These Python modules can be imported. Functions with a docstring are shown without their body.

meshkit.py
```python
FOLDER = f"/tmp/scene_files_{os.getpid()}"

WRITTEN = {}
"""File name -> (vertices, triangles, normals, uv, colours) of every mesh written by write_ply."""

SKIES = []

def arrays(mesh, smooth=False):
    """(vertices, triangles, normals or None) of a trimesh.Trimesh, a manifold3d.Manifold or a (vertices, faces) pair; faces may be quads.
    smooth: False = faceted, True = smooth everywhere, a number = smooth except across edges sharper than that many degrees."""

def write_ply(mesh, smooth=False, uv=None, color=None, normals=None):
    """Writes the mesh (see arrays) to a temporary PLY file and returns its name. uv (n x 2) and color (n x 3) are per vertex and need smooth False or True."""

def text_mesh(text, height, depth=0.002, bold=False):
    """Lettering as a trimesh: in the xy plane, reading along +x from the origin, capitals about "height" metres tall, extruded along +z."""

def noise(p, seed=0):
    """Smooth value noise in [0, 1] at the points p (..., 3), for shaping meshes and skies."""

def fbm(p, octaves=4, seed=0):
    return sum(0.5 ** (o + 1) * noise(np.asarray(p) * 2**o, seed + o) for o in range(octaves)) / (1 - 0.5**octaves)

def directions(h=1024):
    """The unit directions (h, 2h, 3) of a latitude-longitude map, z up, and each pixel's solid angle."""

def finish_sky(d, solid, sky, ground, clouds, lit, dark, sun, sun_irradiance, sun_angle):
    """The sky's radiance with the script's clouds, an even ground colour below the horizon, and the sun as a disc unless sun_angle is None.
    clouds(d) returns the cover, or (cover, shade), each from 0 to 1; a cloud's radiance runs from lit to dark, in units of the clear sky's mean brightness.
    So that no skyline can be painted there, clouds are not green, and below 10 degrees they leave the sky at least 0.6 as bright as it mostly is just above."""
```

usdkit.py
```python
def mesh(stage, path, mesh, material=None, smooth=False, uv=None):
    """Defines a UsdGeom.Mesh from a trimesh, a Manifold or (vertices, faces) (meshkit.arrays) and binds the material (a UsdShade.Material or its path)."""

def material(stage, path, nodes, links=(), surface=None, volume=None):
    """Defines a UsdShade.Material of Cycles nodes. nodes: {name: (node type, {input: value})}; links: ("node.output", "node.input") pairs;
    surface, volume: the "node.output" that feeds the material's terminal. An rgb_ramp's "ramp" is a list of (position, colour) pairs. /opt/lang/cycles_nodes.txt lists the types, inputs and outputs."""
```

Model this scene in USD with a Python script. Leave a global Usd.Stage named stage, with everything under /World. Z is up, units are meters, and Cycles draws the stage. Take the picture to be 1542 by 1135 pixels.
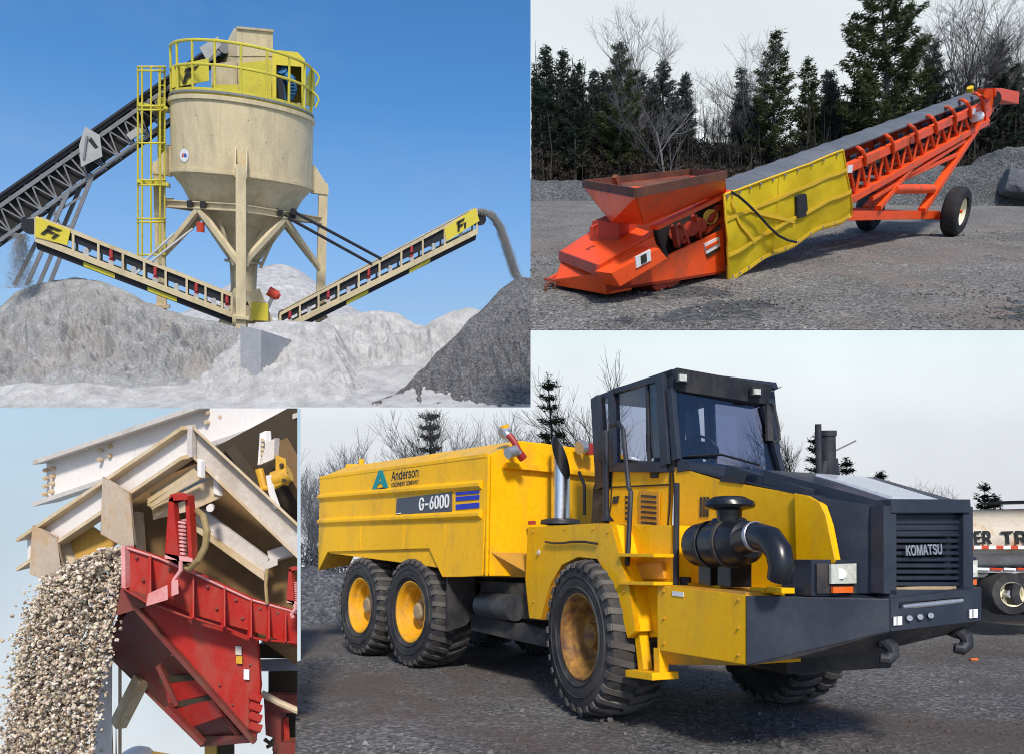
import math, random
import numpy as np, trimesh, usdkit, meshkit
from shapely.geometry import Polygon
from pxr import Usd, UsdGeom, UsdLux, UsdShade, Gf, Sdf, Vt

stage = Usd.Stage.CreateInMemory()
UsdGeom.SetStageUpAxis(stage, UsdGeom.Tokens.z)
UsdGeom.SetStageMetersPerUnit(stage, 1.0)
WORLD = UsdGeom.Xform.Define(stage, '/World')
stage.SetDefaultPrim(WORLD.GetPrim())
LOOKS = UsdGeom.Scope.Define(stage, '/World/Looks')

# ---------------------------------------------------------------- camera, sky, sun, exposure
FOCAL, CX, CY = 1150.0, 799.0, 700.0          # focal length and principal point, measured on a 1542 x 1135 picture
APERTURE = 36.0
cam = UsdGeom.Camera.Define(stage, '/World/camera')
fl = APERTURE * FOCAL / 1542.0
cam.CreateFocalLengthAttr(fl)
cam.CreateHorizontalApertureAttr(APERTURE)
cam.CreateVerticalApertureAttr(APERTURE * 753 / 1024)
cam.CreateHorizontalApertureOffsetAttr((771.0 - CX) / FOCAL * fl)
cam.CreateVerticalApertureOffsetAttr((CY - 567.5) / FOCAL * fl)
UsdGeom.XformCommonAPI(cam).SetRotate((90, 0, 0))
cam.CreateExposureAttr(0.58)

SUN_EL, SUN_AZ = math.radians(43), math.radians(9)      # behind the camera, to its right
SUN_DIR = np.array([math.sin(SUN_AZ) * math.cos(SUN_EL), -math.cos(SUN_AZ) * math.cos(SUN_EL), math.sin(SUN_EL)])
sun = UsdLux.DistantLight.Define(stage, '/World/sun')
sun.CreateIntensityAttr(0.62); sun.CreateAngleAttr(7.0); sun.CreateNormalizeAttr(True)
sun.CreateColorAttr(Gf.Vec3f(1.0, 0.95, 0.87))
zz = SUN_DIR; xx = np.cross([0, 0, 1.0], zz); xx /= np.linalg.norm(xx); yy = np.cross(zz, xx)
sun.AddTransformOp().Set(Gf.Matrix4d(*xx, 0, *yy, 0, *zz, 0, 0, 0, 0, 1))
sky_m = usdkit.material(stage, '/World/Looks/sky_material', {
    's': ('sky_texture', {'sky_type': 'single_scattering', 'sun_disc': False, 'sun_elevation': SUN_EL,
                          'sun_rotation': math.atan2(SUN_DIR[0], SUN_DIR[1]), 'air_density': 1.0, 'aerosol_density': 1.3, 'ozone_density': 3.0}),
    'h': ('hsv', {'saturation': 1.28, 'value': 0.80}),
    'tc': ('texture_coordinate', {}), 'sx': ('separate_xyz', {}), 'hz': ('map_range', {'from_min': 0.10, 'from_max': 0.42, 'to_min': 0.62, 'to_max': 0.0, 'clamp': True}),
    'mp': ('mapping', {'scale': (1.0, 1.0, 3.5)}), 'cn': ('noise_texture', {'scale': 2.2, 'detail': 6.0, 'roughness': 0.6, 'distortion': 0.5}), 'cm': ('map_range', {'from_min': 0.48, 'from_max': 0.80, 'to_min': 0.0, 'to_max': 0.22, 'clamp': True}),
    'ad': ('math', {'math_type': 'add', 'use_clamp': True}), 'mx': ('mix', {'color2': (1.55, 2.0, 2.65)}),
    'b': ('background_shader', {'strength': 0.15})}, [('s.color', 'h.color'), ('tc.generated', 'sx.vector'), ('sx.z', 'hz.value'), ('tc.generated', 'mp.vector'), ('mp.vector', 'cn.vector'), ('cn.fac', 'cm.value'),
    ('hz.result', 'ad.value1'), ('cm.result', 'ad.value2'), ('ad.value', 'mx.fac'), ('h.color', 'mx.color1'), ('mx.color', 'b.color')], surface='b.background')
dome = UsdLux.DomeLight.Define(stage, '/World/sky')
UsdShade.MaterialBindingAPI.Apply(dome.GetPrim()).Bind(sky_m)
dome.GetPrim().SetCustomDataByKey('kind', 'structure')

# ---------------------------------------------------------------- helpers
def V(*a): return np.array(a[0] if len(a) == 1 else a, float)
def unit(a): a = np.asarray(a, float); return a / np.linalg.norm(a)
def ray(px, py): return V((px - CX) / FOCAL, 1.0, (CY - py) / FOCAL)
def at(px, py, y): return ray(px, py) * y
def hit(px, py, p0, n): r = ray(px, py); return r * (np.dot(p0, n) / np.dot(r, n))

class Frame:
    """A set's own axes: a right, b depth, u up; P(a,b,w) gives the world point, and the two finders turn a measured spot into coordinates on a plane of the frame."""
    def __init__(s, o, a, b, u): s.o, s.a, s.b, s.u = map(V, (o, a, b, u))
    def P(s, a, b, w): return s.o + s.a * a + s.b * b + s.u * w
    def inv(s, p): d = V(p) - s.o; return V(d @ s.a, d @ s.b, d @ s.u)
    def onb(s, px, py, b=0.0): return s.inv(hit(px, py, s.o + s.b * b, s.b))
    def ona(s, px, py, a=0.0): return s.inv(hit(px, py, s.o + s.a * a, s.a))
    def onw(s, px, py, w=0.0): return s.inv(hit(px, py, s.o + s.u * w, s.u))

names = {}
def numbered(path):
    k = names.get(path, -1) + 1; names[path] = k
    return path if k == 0 else f'{path}_{k:03d}'
base_of = {}
def tag(p, label=None, cat=None, group=None, kind=None):
    p = p.GetPrim() if hasattr(p, 'GetPrim') else p
    for k, v in (('label', label), ('category', cat), ('group', group), ('kind', kind)):
        if v: p.SetCustomDataByKey(k, v)
    return p
def thing(name, label, cat, base, group=None):
    path = numbered('/World/' + name)
    x = UsdGeom.Xform.Define(stage, path); x.AddTranslateOp().Set(Gf.Vec3d(*map(float, base)))
    base_of[path] = V(base)
    return tag(x, label, cat, group)

class MB:
    """Collects world-space shapes that become one mesh."""
    def __init__(s): s.v, s.f, s.n = [], [], 0
    def add(s, v, f):
        v = np.asarray(v, float).reshape(-1, 3); f = np.asarray(f, int)
        if f.shape[1] == 4: f = np.vstack([f[:, [0, 1, 2]], f[:, [0, 2, 3]]])
        s.v.append(v); s.f.append(f + s.n); s.n += len(v); return s
    def tm(s, m): return s.add(m.vertices, m.faces)
    def hexa(s, p):            # p: 4 below, 4 above, same order
        return s.add(p, [[0, 3, 2, 1], [4, 5, 6, 7], [0, 1, 5, 4], [1, 2, 6, 5], [2, 3, 7, 6], [3, 0, 4, 7]])
    def box(s, c, ax, h):
        a, b, u = [V(k) * q for k, q in zip(ax, h)]; c = V(c)
        q = [c - a - b, c + a - b, c + a + b, c - a + b]
        return s.hexa([k - u for k in q] + [k + u for k in q])
    def bar(s, p0, p1, w, h, up=(0, 0, 1), ext=0.0):
        p0, p1 = V(p0), V(p1); d = unit(p1 - p0); p0 = p0 - d * ext; p1 = p1 + d * ext
        x = np.cross(d, up); x = unit(x) if np.linalg.norm(x) > 1e-6 else unit(np.cross(d, (1, 0.1, 0)))
        y = np.cross(x, d)
        return s.box((p0 + p1) / 2, (x, d, y), (w / 2, np.linalg.norm(p1 - p0) / 2, h / 2))
    def ibeam(s, p0, p1, w, h, t, up=(0, 0, 1)):
        p0, p1 = V(p0), V(p1); d = unit(p1 - p0); x = unit(np.cross(d, up)); y = np.cross(x, d)
        s.bar(p0, p1, t, h - 2 * t, y)
        for k in (-1, 1): s.bar(p0 + y * k * (h - t) / 2, p1 + y * k * (h - t) / 2, w, t, y)
        return s
    def tube(s, pts, r, n=8, closed=False):
        pts = [V(p) for p in pts]; N = len(pts); rr = np.full(N, r) if np.ndim(r) == 0 else np.asarray(r)
        vs, up = [], None
        for i, p in enumerate(pts):
            d = unit(pts[(i + 1) % N] - pts[i - 1]) if closed else unit(pts[min(i + 1, N - 1)] - pts[max(i - 1, 0)])
            if up is None: up = np.cross(d, (0.31, 0.17, 0.93)); up = up if np.linalg.norm(up) > 1e-3 else np.cross(d, (1, 0, 0))
            x = unit(up - d * (up @ d)); up = x; y = np.cross(d, x)
            th = np.arange(n) * 2 * np.pi / n
            vs.append(p + rr[i] * (np.cos(th)[:, None] * x + np.sin(th)[:, None] * y))
        f = []
        for i in range(N if closed else N - 1):
            a, b = i * n, ((i + 1) % N) * n
            for k in range(n):
                q = (k + 1) % n; f += [[a + k, a + q, b + q], [a + k, b + q, b + k]]
        vs = np.vstack(vs)
        if not closed:
            c = len(vs); vs = np.vstack([vs, pts[0], pts[-1]]); e = (N - 1) * n
            for k in range(n): q = (k + 1) % n; f += [[c, q, k], [c + 1, e + k, e + q]]
        return s.add(vs, f)
    def pipes(s, P, r0, r1, n=3):
        """Many tapering tubes at once: P is (count, points, 3), r0 and r1 the radii at their two ends."""
        P = np.asarray(P, float); N, k, _ = P.shape
        if N == 0: return s
        d = np.gradient(P, axis=1); d /= np.linalg.norm(d, axis=2, keepdims=True) + 1e-12
        x = np.cross(d, V(0.31, 0.87, 0.38)); x /= np.linalg.norm(x, axis=2, keepdims=True) + 1e-9; y = np.cross(d, x)
        r = np.asarray(r0, float)[:, None] + (np.asarray(r1, float) - np.asarray(r0, float))[:, None] * np.linspace(0, 1, k)
        th = np.arange(n) * 2 * np.pi / n
        v = P[:, :, None] + r[:, :, None, None] * (np.cos(th)[:, None] * x[:, :, None] + np.sin(th)[:, None] * y[:, :, None])
        i = np.arange(N * k * n).reshape(N, k, n); a, b = i[:, :-1], i[:, 1:]
        q = np.stack([a, np.roll(a, -1, 2), np.roll(b, -1, 2), b], -1).reshape(-1, 4)
        return s.add(v.reshape(-1, 3), q)
    def lathe(s, o, ax, prof, n=32, a0=0.0, a1=2 * np.pi, x=None):
        o, ax = V(o), unit(ax); x = unit(np.cross(ax, (0.3, 0.9, 0.2)) if x is None else V(x) - ax * (V(x) @ ax)); y = np.cross(ax, x)
        full = abs(a1 - a0 - 2 * np.pi) < 1e-6; m = n if full else n + 1
        th = a0 + (a1 - a0) * np.arange(m) / n
        vs = np.vstack([o + ax * h + r * (np.cos(th)[:, None] * x + np.sin(th)[:, None] * y) for r, h in prof])
        f = []
        for i in range(len(prof) - 1):
            for k in range(n):
                q = (k + 1) % m; a, b = i * m, (i + 1) * m
                f += [[a + k, a + q, b + q], [a + k, b + q, b + k]]
        return s.add(vs, f)
    def cyl(s, p0, p1, r, n=16, r1=None):
        p0, p1 = V(p0), V(p1); L = np.linalg.norm(p1 - p0)
        return s.lathe(p0, p1 - p0, [(1e-4, 0), (r, 0), (r if r1 is None else r1, L), (1e-4, L)], n)
    def plate(s, pts, off, holes=()):   # planar outline pushed along off
        pts = np.array([V(p) for p in pts]); off = V(off); nrm = unit(off)
        c = pts.mean(0); x = unit(pts[1] - pts[0] - nrm * ((pts[1] - pts[0]) @ nrm)); y = np.cross(nrm, x)
        to2 = lambda q: np.c_[(q - c) @ x, (q - c) @ y]
        hs = [np.array([V(k) for k in h]) for h in holes]
        pol = Polygon(to2(pts), [to2(h) for h in hs])
        if not pol.is_valid: pol = pol.buffer(0)
        v2, f = trimesh.creation.triangulate_polygon(pol, engine='earcut')
        d0 = (pts - c) @ nrm
        A = np.c_[to2(pts), np.ones(len(pts))]; co = np.linalg.lstsq(A, d0, rcond=None)[0]
        v3 = c + v2[:, :1] * x + v2[:, 1:] * y + (np.c_[v2, np.ones(len(v2))] @ co)[:, None] * nrm
        a2 = (v2[f[:, 1]] - v2[f[:, 0]]); b2 = (v2[f[:, 2]] - v2[f[:, 0]])
        f = np.where((a2[:, 0] * b2[:, 1] - a2[:, 1] * b2[:, 0] > 0)[:, None], f, f[:, ::-1])
        n = len(v3); s.add(np.vstack([v3, v3 + off]), np.vstack([f[:, ::-1], f + n]))
        for k, ring in enumerate([pts] + hs):
            r2 = to2(ring); area = np.sum(r2[:, 0] * np.roll(r2[:, 1], -1) - np.roll(r2[:, 0], -1) * r2[:, 1])
            if (area < 0) == (k == 0): ring = ring[::-1]
            m = len(ring); q = [[i, (i + 1) % m, m + (i + 1) % m, m + i] for i in range(m)]
            s.add(np.vstack([ring, ring + off]), q)
        return s
    def loft(s, rings, closed=True, cap=True):
        m = len(rings[0]); vs = np.vstack([np.array(r, float) for r in rings]); f = []
        for i in range(len(rings) - 1):
            for k in range(m if closed else m - 1):
                q = (k + 1) % m; f.append([i * m + k, i * m + q, (i + 1) * m + q, (i + 1) * m + k])
        s.add(vs, f)
        if cap and closed:
            for r, rev in ((rings[0], True), (rings[-1], False)):
                r = np.array(r, float); c = r.mean(0); ff = [[0, 1 + (k + 1) % m, 1 + k] if rev else [0, 1 + k, 1 + (k + 1) % m] for k in range(m)]
                s.add(np.vstack([c, r]), ff)
        return s
    def text(s, txt, o, x, y, height, depth, bold=True, width=None):
        m = meshkit.text_mesh(txt, height, depth, bold=bold); x, y = unit(x), unit(y); n = np.cross(x, y)
        v = np.array(m.vertices)
        if width: v[:, 0] *= width / (v[:, 0].max())
        return s.add(V(o) + v[:, :1] * x + v[:, 1:2] * y + v[:, 2:] * n, m.faces)
    def arrays(s): return np.vstack(s.v), np.vstack(s.f)

def obj(name, mb, mat, parent=None, smooth=28, fix=True):
    v, f = mb.arrays() if isinstance(mb, MB) else mb
    pp = str(parent.GetPath()) if parent is not None else '/World'
    top = '/'.join(pp.split('/')[:3])
    path = numbered(pp + '/' + name)
    b = base_of.get(top, V(0, 0, 0))
    m = usdkit.mesh(stage, path, (v - b, f), M[mat] if isinstance(mat, str) else mat, smooth=smooth)
    return m.GetPrim()
def top(name, mb, mat, label, cat, group=None, kind=None, smooth=28):
    v, f = mb.arrays() if isinstance(mb, MB) else mb
    b = V(v[:, 0].mean(), v[:, 1].mean(), v[:, 2].min())
    path = numbered('/World/' + name)
    m = usdkit.mesh(stage, path, (v - b, f), M[mat], smooth=smooth)
    m.AddTranslateOp().Set(Gf.Vec3d(*map(float, b)))
    return tag(m, label, cat, group, kind)
def struct(name, mb, mat, smooth=False, kind='structure', parent=None):
    p = obj(name, mb, mat, parent, smooth); return tag(p, kind=kind)

# ---------------------------------------------------------------- materials
M = {}
def paint(name, col, rough=0.45, metal=0.0, vary=0.18, scale=2.0, dirt=None, dirt_at=0.58, dirt_soft=0.12, dirt_scale=1.3, bump=0.0, bump_scale=30.0, bevel=0.0, coat=0.0, fine=12.0, spec=0.32, streak=None):
    """Paint, rubber, steel, dust: a base colour that wanders a little, dust or rust in patches, a fine relief and softened edges."""
    c = V(col)
    nd = {'g': ('geometry', {}), 'n1': ('noise_texture', {'scale': scale, 'detail': 5.0, 'roughness': 0.6}),
          'n2': ('noise_texture', {'scale': scale * fine, 'detail': 3.0, 'roughness': 0.7}),
          'r1': ('rgb_ramp', {'ramp': [(0.25, c * (1 - vary)), (0.5, c), (0.78, np.clip(c * (1 + vary), 0, 0.95))]}),
          'mx': ('mix', {'mix_type': 'overlay', 'fac': 0.25}),
          'rr': ('map_range', {'from_min': 0.3, 'from_max': 0.7, 'to_min': max(rough - 0.1, 0.02), 'to_max': min(rough + 0.12, 1.0), 'clamp': True}),
          'p': ('principled_bsdf', {'metallic': metal, 'coat_weight': coat, 'specular_ior_level': spec})}
    ln = [('g.position', 'n1.vector'), ('g.position', 'n2.vector'), ('n1.fac', 'r1.fac'), ('r1.color', 'mx.color1'), ('n2.fac', 'mx.color2'), ('n1.fac', 'rr.value'), ('rr.result', 'p.roughness')]
    out = 'mx.color'
    if dirt is not None:
        nd['n3'] = ('noise_texture', {'scale': dirt_scale, 'detail': 8.0, 'roughness': 0.68, 'distortion': 0.4})
        nd['dm'] = ('map_range', {'from_min': dirt_at - dirt_soft, 'from_max': dirt_at + dirt_soft, 'to_min': 0.0, 'to_max': 1.0, 'clamp': True})
        nd['md'] = ('mix', {'color2': V(dirt)})
        if streak:
            nd['mp'] = ('mapping', {'scale': (1.0, 1.0, streak)}); ln += [('g.position', 'mp.vector'), ('mp.vector', 'n3.vector')]
        else: ln += [('g.position', 'n3.vector')]
        ln += [('n3.fac', 'dm.value'), ('dm.result', 'md.fac'), (out, 'md.color1')]; out = 'md.color'
    ln.append((out, 'p.base_color'))
    nrm = None
    if bevel: nd['bv'] = ('bevel', {'radius': bevel, 'samples': 4}); nrm = 'bv.bevel'
    if bump:
        nd['nb'] = ('noise_texture', {'scale': bump_scale, 'detail': 6.0, 'roughness': 0.65}); nd['bp'] = ('bump', {'strength': 1.0, 'distance': bump})
        ln += [('g.position', 'nb.vector'), ('nb.fac', 'bp.height')]
        if nrm: ln.append((nrm, 'bp.normal'))
        nrm = 'bp.normal'
    if nrm: ln.append((nrm, 'p.normal'))
    M[name] = usdkit.material(stage, f'/World/Looks/{name}', nd, ln, surface='p.BSDF'); return name

def sky_board(name, stops, axis=2, z0=0.0, z1=1.0, cloud=0.05, strength=1.0, scale=0.06):
    """A sky that gives off its own light: pale overcast that runs from one tone to another with height, with faint cloud."""
    M[name] = usdkit.material(stage, f'/World/Looks/{name}', {
        'g': ('geometry', {}), 'x': ('separate_xyz', {}), 'mr': ('map_range', {'from_min': z0, 'from_max': z1, 'clamp': True}),
        'r': ('rgb_ramp', {'ramp': stops}), 'n': ('noise_texture', {'scale': scale, 'detail': 4.0, 'roughness': 0.55}),
        'nm': ('map_range', {'from_min': 0.3, 'from_max': 0.7, 'to_min': 1 - cloud, 'to_max': 1 + cloud}),
        'm': ('mix', {'mix_type': 'multiply', 'fac': 1.0}), 'e': ('emission', {'strength': strength})},
        [('g.position', 'x.vector'), ('x.z', 'mr.value'), ('mr.result', 'r.fac'), ('g.position', 'n.vector'), ('n.fac', 'nm.value'),
         ('r.color', 'm.color1'), ('nm.result', 'm.color2'), ('m.color', 'e.color')], surface='e.emission')

def ground_mat(name, cols, scale, stone=0.03, wet=None, rough=0.9, bump=0.03, stone_scale=None, patch=None, patch_scale=0.35, patch_at=0.55):
    """Crushed stone: cell by cell tones from cols, larger drifts of light and dark, patches of another earth, and a relief."""
    ss = stone_scale or scale
    nd = {'g': ('geometry', {}), 'v': ('voronoi_texture', {'scale': ss, 'randomness': 1.0}), 'sp': ('separate_color', {}),
          'v2': ('voronoi_texture', {'scale': ss * 2.7, 'randomness': 1.0}),
          'r': ('rgb_ramp', {'ramp': cols}), 'n': ('noise_texture', {'scale': 0.5, 'detail': 7.0, 'roughness': 0.62}),
          'nr': ('map_range', {'from_min': 0.3, 'from_max': 0.7, 'to_min': 0.72, 'to_max': 1.22}), 'm': ('mix', {'mix_type': 'multiply', 'fac': 1.0}),
          'nf': ('noise_texture', {'scale': ss * 0.6, 'detail': 8.0, 'roughness': 0.75}), 'ad': ('math', {'math_type': 'multiply_add', 'value2': 0.6}),
          'b': ('bump', {'strength': 1.0, 'distance': bump}), 'p': ('principled_bsdf', {'roughness': rough, 'specular_ior_level': 0.25})}
    ln = [('g.position', 'v.vector'), ('g.position', 'v2.vector'), ('v.color', 'sp.color'), ('sp.r', 'r.fac'), ('g.position', 'n.vector'), ('n.fac', 'nr.value'),
          ('r.color', 'm.color1'), ('nr.result', 'm.color2'), ('g.position', 'nf.vector'), ('v.distance', 'ad.value1'), ('nf.fac', 'ad.value3'), ('ad.value', 'b.height'), ('b.normal', 'p.normal')]
    out = 'm.color'
    if patch is not None:
        nd['pn'] = ('noise_texture', {'scale': patch_scale, 'detail': 9.0, 'roughness': 0.7, 'distortion': 0.6}); nd['pm'] = ('map_range', {'from_min': patch_at - 0.07, 'from_max': patch_at + 0.09, 'to_min': 0.0, 'to_max': 0.8, 'clamp': True})
        nd['px'] = ('mix', {'color2': V(patch)})
        ln += [('g.position', 'pn.vector'), ('pn.fac', 'pm.value'), ('pm.result', 'px.fac'), (out, 'px.color1')]; out = 'px.color'
    ln.append((out, 'p.base_color'))
    M[name] = usdkit.material(stage, f'/World/Looks/{name}', nd, ln, surface='p.BSDF')

def leaf_mat(name, col, vary=0.35, trans=0.25):
    c = V(col)
    M[name] = usdkit.material(stage, f'/World/Looks/{name}', {
        'g': ('geometry', {}), 'n': ('noise_texture', {'scale': 0.9, 'detail': 3.0}), 'r': ('rgb_ramp', {'ramp': [(0.3, c * (1 - vary)), (0.55, c), (0.75, c * (1 + vary))]}),
        'p': ('principled_bsdf', {'roughness': 0.7, 'specular_ior_level': 0.2}), 't': ('translucent_bsdf', {}), 'm': ('mix_closure', {'fac': trans})},
        [('g.position', 'n.vector'), ('n.fac', 'r.fac'), ('r.color', 'p.base_color'), ('r.color', 't.color'), ('p.BSDF', 'm.closure1'), ('t.BSDF', 'm.closure2')], surface='m.closure')
def glass_mat(name, tint=(0.6, 0.65, 0.72), rough=0.02):
    M[name] = usdkit.material(stage, f'/World/Looks/{name}', {
        't': ('transparent_bsdf', {'color': V(tint)}), 'gl': ('glossy_bsdf', {'roughness': rough, 'color': V(0.9, 0.93, 1.0)}), 'f': ('layer_weight', {'blend': 0.5}), 'pw': ('math', {'math_type': 'power', 'value2': 4.0}), 'ma': ('math', {'math_type': 'multiply_add', 'value2': 0.8, 'value3': 0.05, 'use_clamp': True}), 'm': ('mix_closure', {})},
        [('f.facing', 'pw.value1'), ('pw.value', 'ma.value1'), ('ma.value', 'm.fac'), ('t.BSDF', 'm.closure1'), ('gl.BSDF', 'm.closure2')], surface='m.closure')

def fbm(p, o=4, seed=0): return meshkit.fbm(p, o, seed)
def grid(nu, nv, fn):
    """A sheet of nu x nv points; fn takes arrays u, v in 0..1 and returns points."""
    u, v = np.meshgrid(np.linspace(0, 1, nu), np.linspace(0, 1, nv), indexing='xy')
    p = fn(u.ravel(), v.ravel()); i = np.arange(nu * nv).reshape(nv, nu)
    q = np.stack([i[:-1, :-1], i[:-1, 1:], i[1:, 1:], i[1:, :-1]], -1).reshape(-1, 4)
    return p, np.vstack([q[:, [0, 1, 2]], q[:, [0, 2, 3]]])
# ================================================================ the sand yard with the surge bin
paint('bin_beige', (0.60, 0.495, 0.305), 0.5, vary=0.08, scale=0.35, dirt=(0.42, 0.34, 0.22), dirt_at=0.60, dirt_scale=0.5, bevel=0.05, streak=0.12)
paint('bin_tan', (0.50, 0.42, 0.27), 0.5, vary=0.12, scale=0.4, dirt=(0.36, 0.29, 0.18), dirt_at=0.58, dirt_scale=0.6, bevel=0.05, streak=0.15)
paint('bin_yellow', (0.58, 0.50, 0.055), 0.45, vary=0.1, scale=0.5, dirt=(0.42, 0.36, 0.08), dirt_at=0.64, bevel=0.03)
paint('plate_yellow', (0.66, 0.54, 0.06), 0.4, vary=0.06, scale=0.5)
paint('steel_grey', (0.20, 0.20, 0.21), 0.55, vary=0.2, scale=0.6)
paint('steel_dark', (0.09, 0.09, 0.095), 0.6, vary=0.25, scale=0.6)
paint('steel_light', (0.40, 0.40, 0.39), 0.5, vary=0.15, scale=0.6)
paint('belt_black', (0.022, 0.022, 0.026), 0.7, vary=0.25, scale=0.5)
paint('dark_hole', (0.03, 0.028, 0.025), 0.8, vary=0.3)
paint('motor_blue', (0.04, 0.16, 0.32), 0.35, vary=0.15)
paint('motor_red', (0.50, 0.06, 0.03), 0.4, vary=0.15)
paint('idler_red', (0.42, 0.05, 0.05), 0.5, vary=0.15)
paint('sticker_white', (0.75, 0.75, 0.75), 0.4, vary=0.03)
paint('sticker_blue', (0.05, 0.10, 0.35), 0.4, vary=0.03)
paint('mark_black', (0.03, 0.028, 0.02), 0.5, vary=0.05)
paint('concrete', (0.36, 0.36, 0.37), 0.85, vary=0.15, scale=0.5, bump=0.06, bump_scale=3)
ground_mat('sand_white', [(0, (0.37, 0.36, 0.345)), (0.5, (0.40, 0.39, 0.375)), (1, (0.43, 0.42, 0.405))], 5.0, bump=0.06, rough=0.95)
ground_mat('sand_grey', [(0, (0.23, 0.23, 0.228)), (0.5, (0.28, 0.278, 0.27)), (1, (0.34, 0.333, 0.32))], 4.5, bump=0.1, rough=0.95, patch=(0.30, 0.265, 0.235), patch_scale=0.10, patch_at=0.56)
ground_mat('sand_dark', [(0, (0.07, 0.07, 0.074)), (0.5, (0.125, 0.124, 0.128)), (1, (0.21, 0.206, 0.20))], 5.0, bump=0.2, rough=0.95)
ground_mat('far_hill', [(0, (0.38, 0.37, 0.36)), (1, (0.48, 0.46, 0.44))], 0.5, bump=0.4, rough=0.95)

SU = unit(V(0.0889, -0.2365, 0.967)); SC = at(367, 215, 116.0)
_b = unit(SC - SU * (SC @ SU)); S = Frame(SC, np.cross(_b, SU), _b, SU)
K = 0.0945                                       # metres that one pixel of the picture spans at the bin's axis
def sp(px, py, d=0.0): return S.P(*S.onb(px, py, d))
L = lambda x, b, y: sp(x, y, b)                  # width, depth, height of the set, measured at its axis

# ---- ground and heaps
def sand_floor(u, v):
    y = 84 + 70 * v; x = -80 + 110 * u; z = np.where(y < 102, 0.46 * (y - 88) + 6.66, 13.1 + 0.12 * (y - 102)) - 0.25 + 0.5 * fbm(np.c_[x * .25, y * .25, 0 * x], 4, 3) + 0.22 * fbm(np.c_[x * 1.4, y * 1.4, 0 * x], 3, 9)
    return np.c_[x, y, z]
v_, f_ = grid(200, 120, sand_floor); struct('sandy_ground', (v_, f_), 'sand_white', smooth=True)

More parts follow.
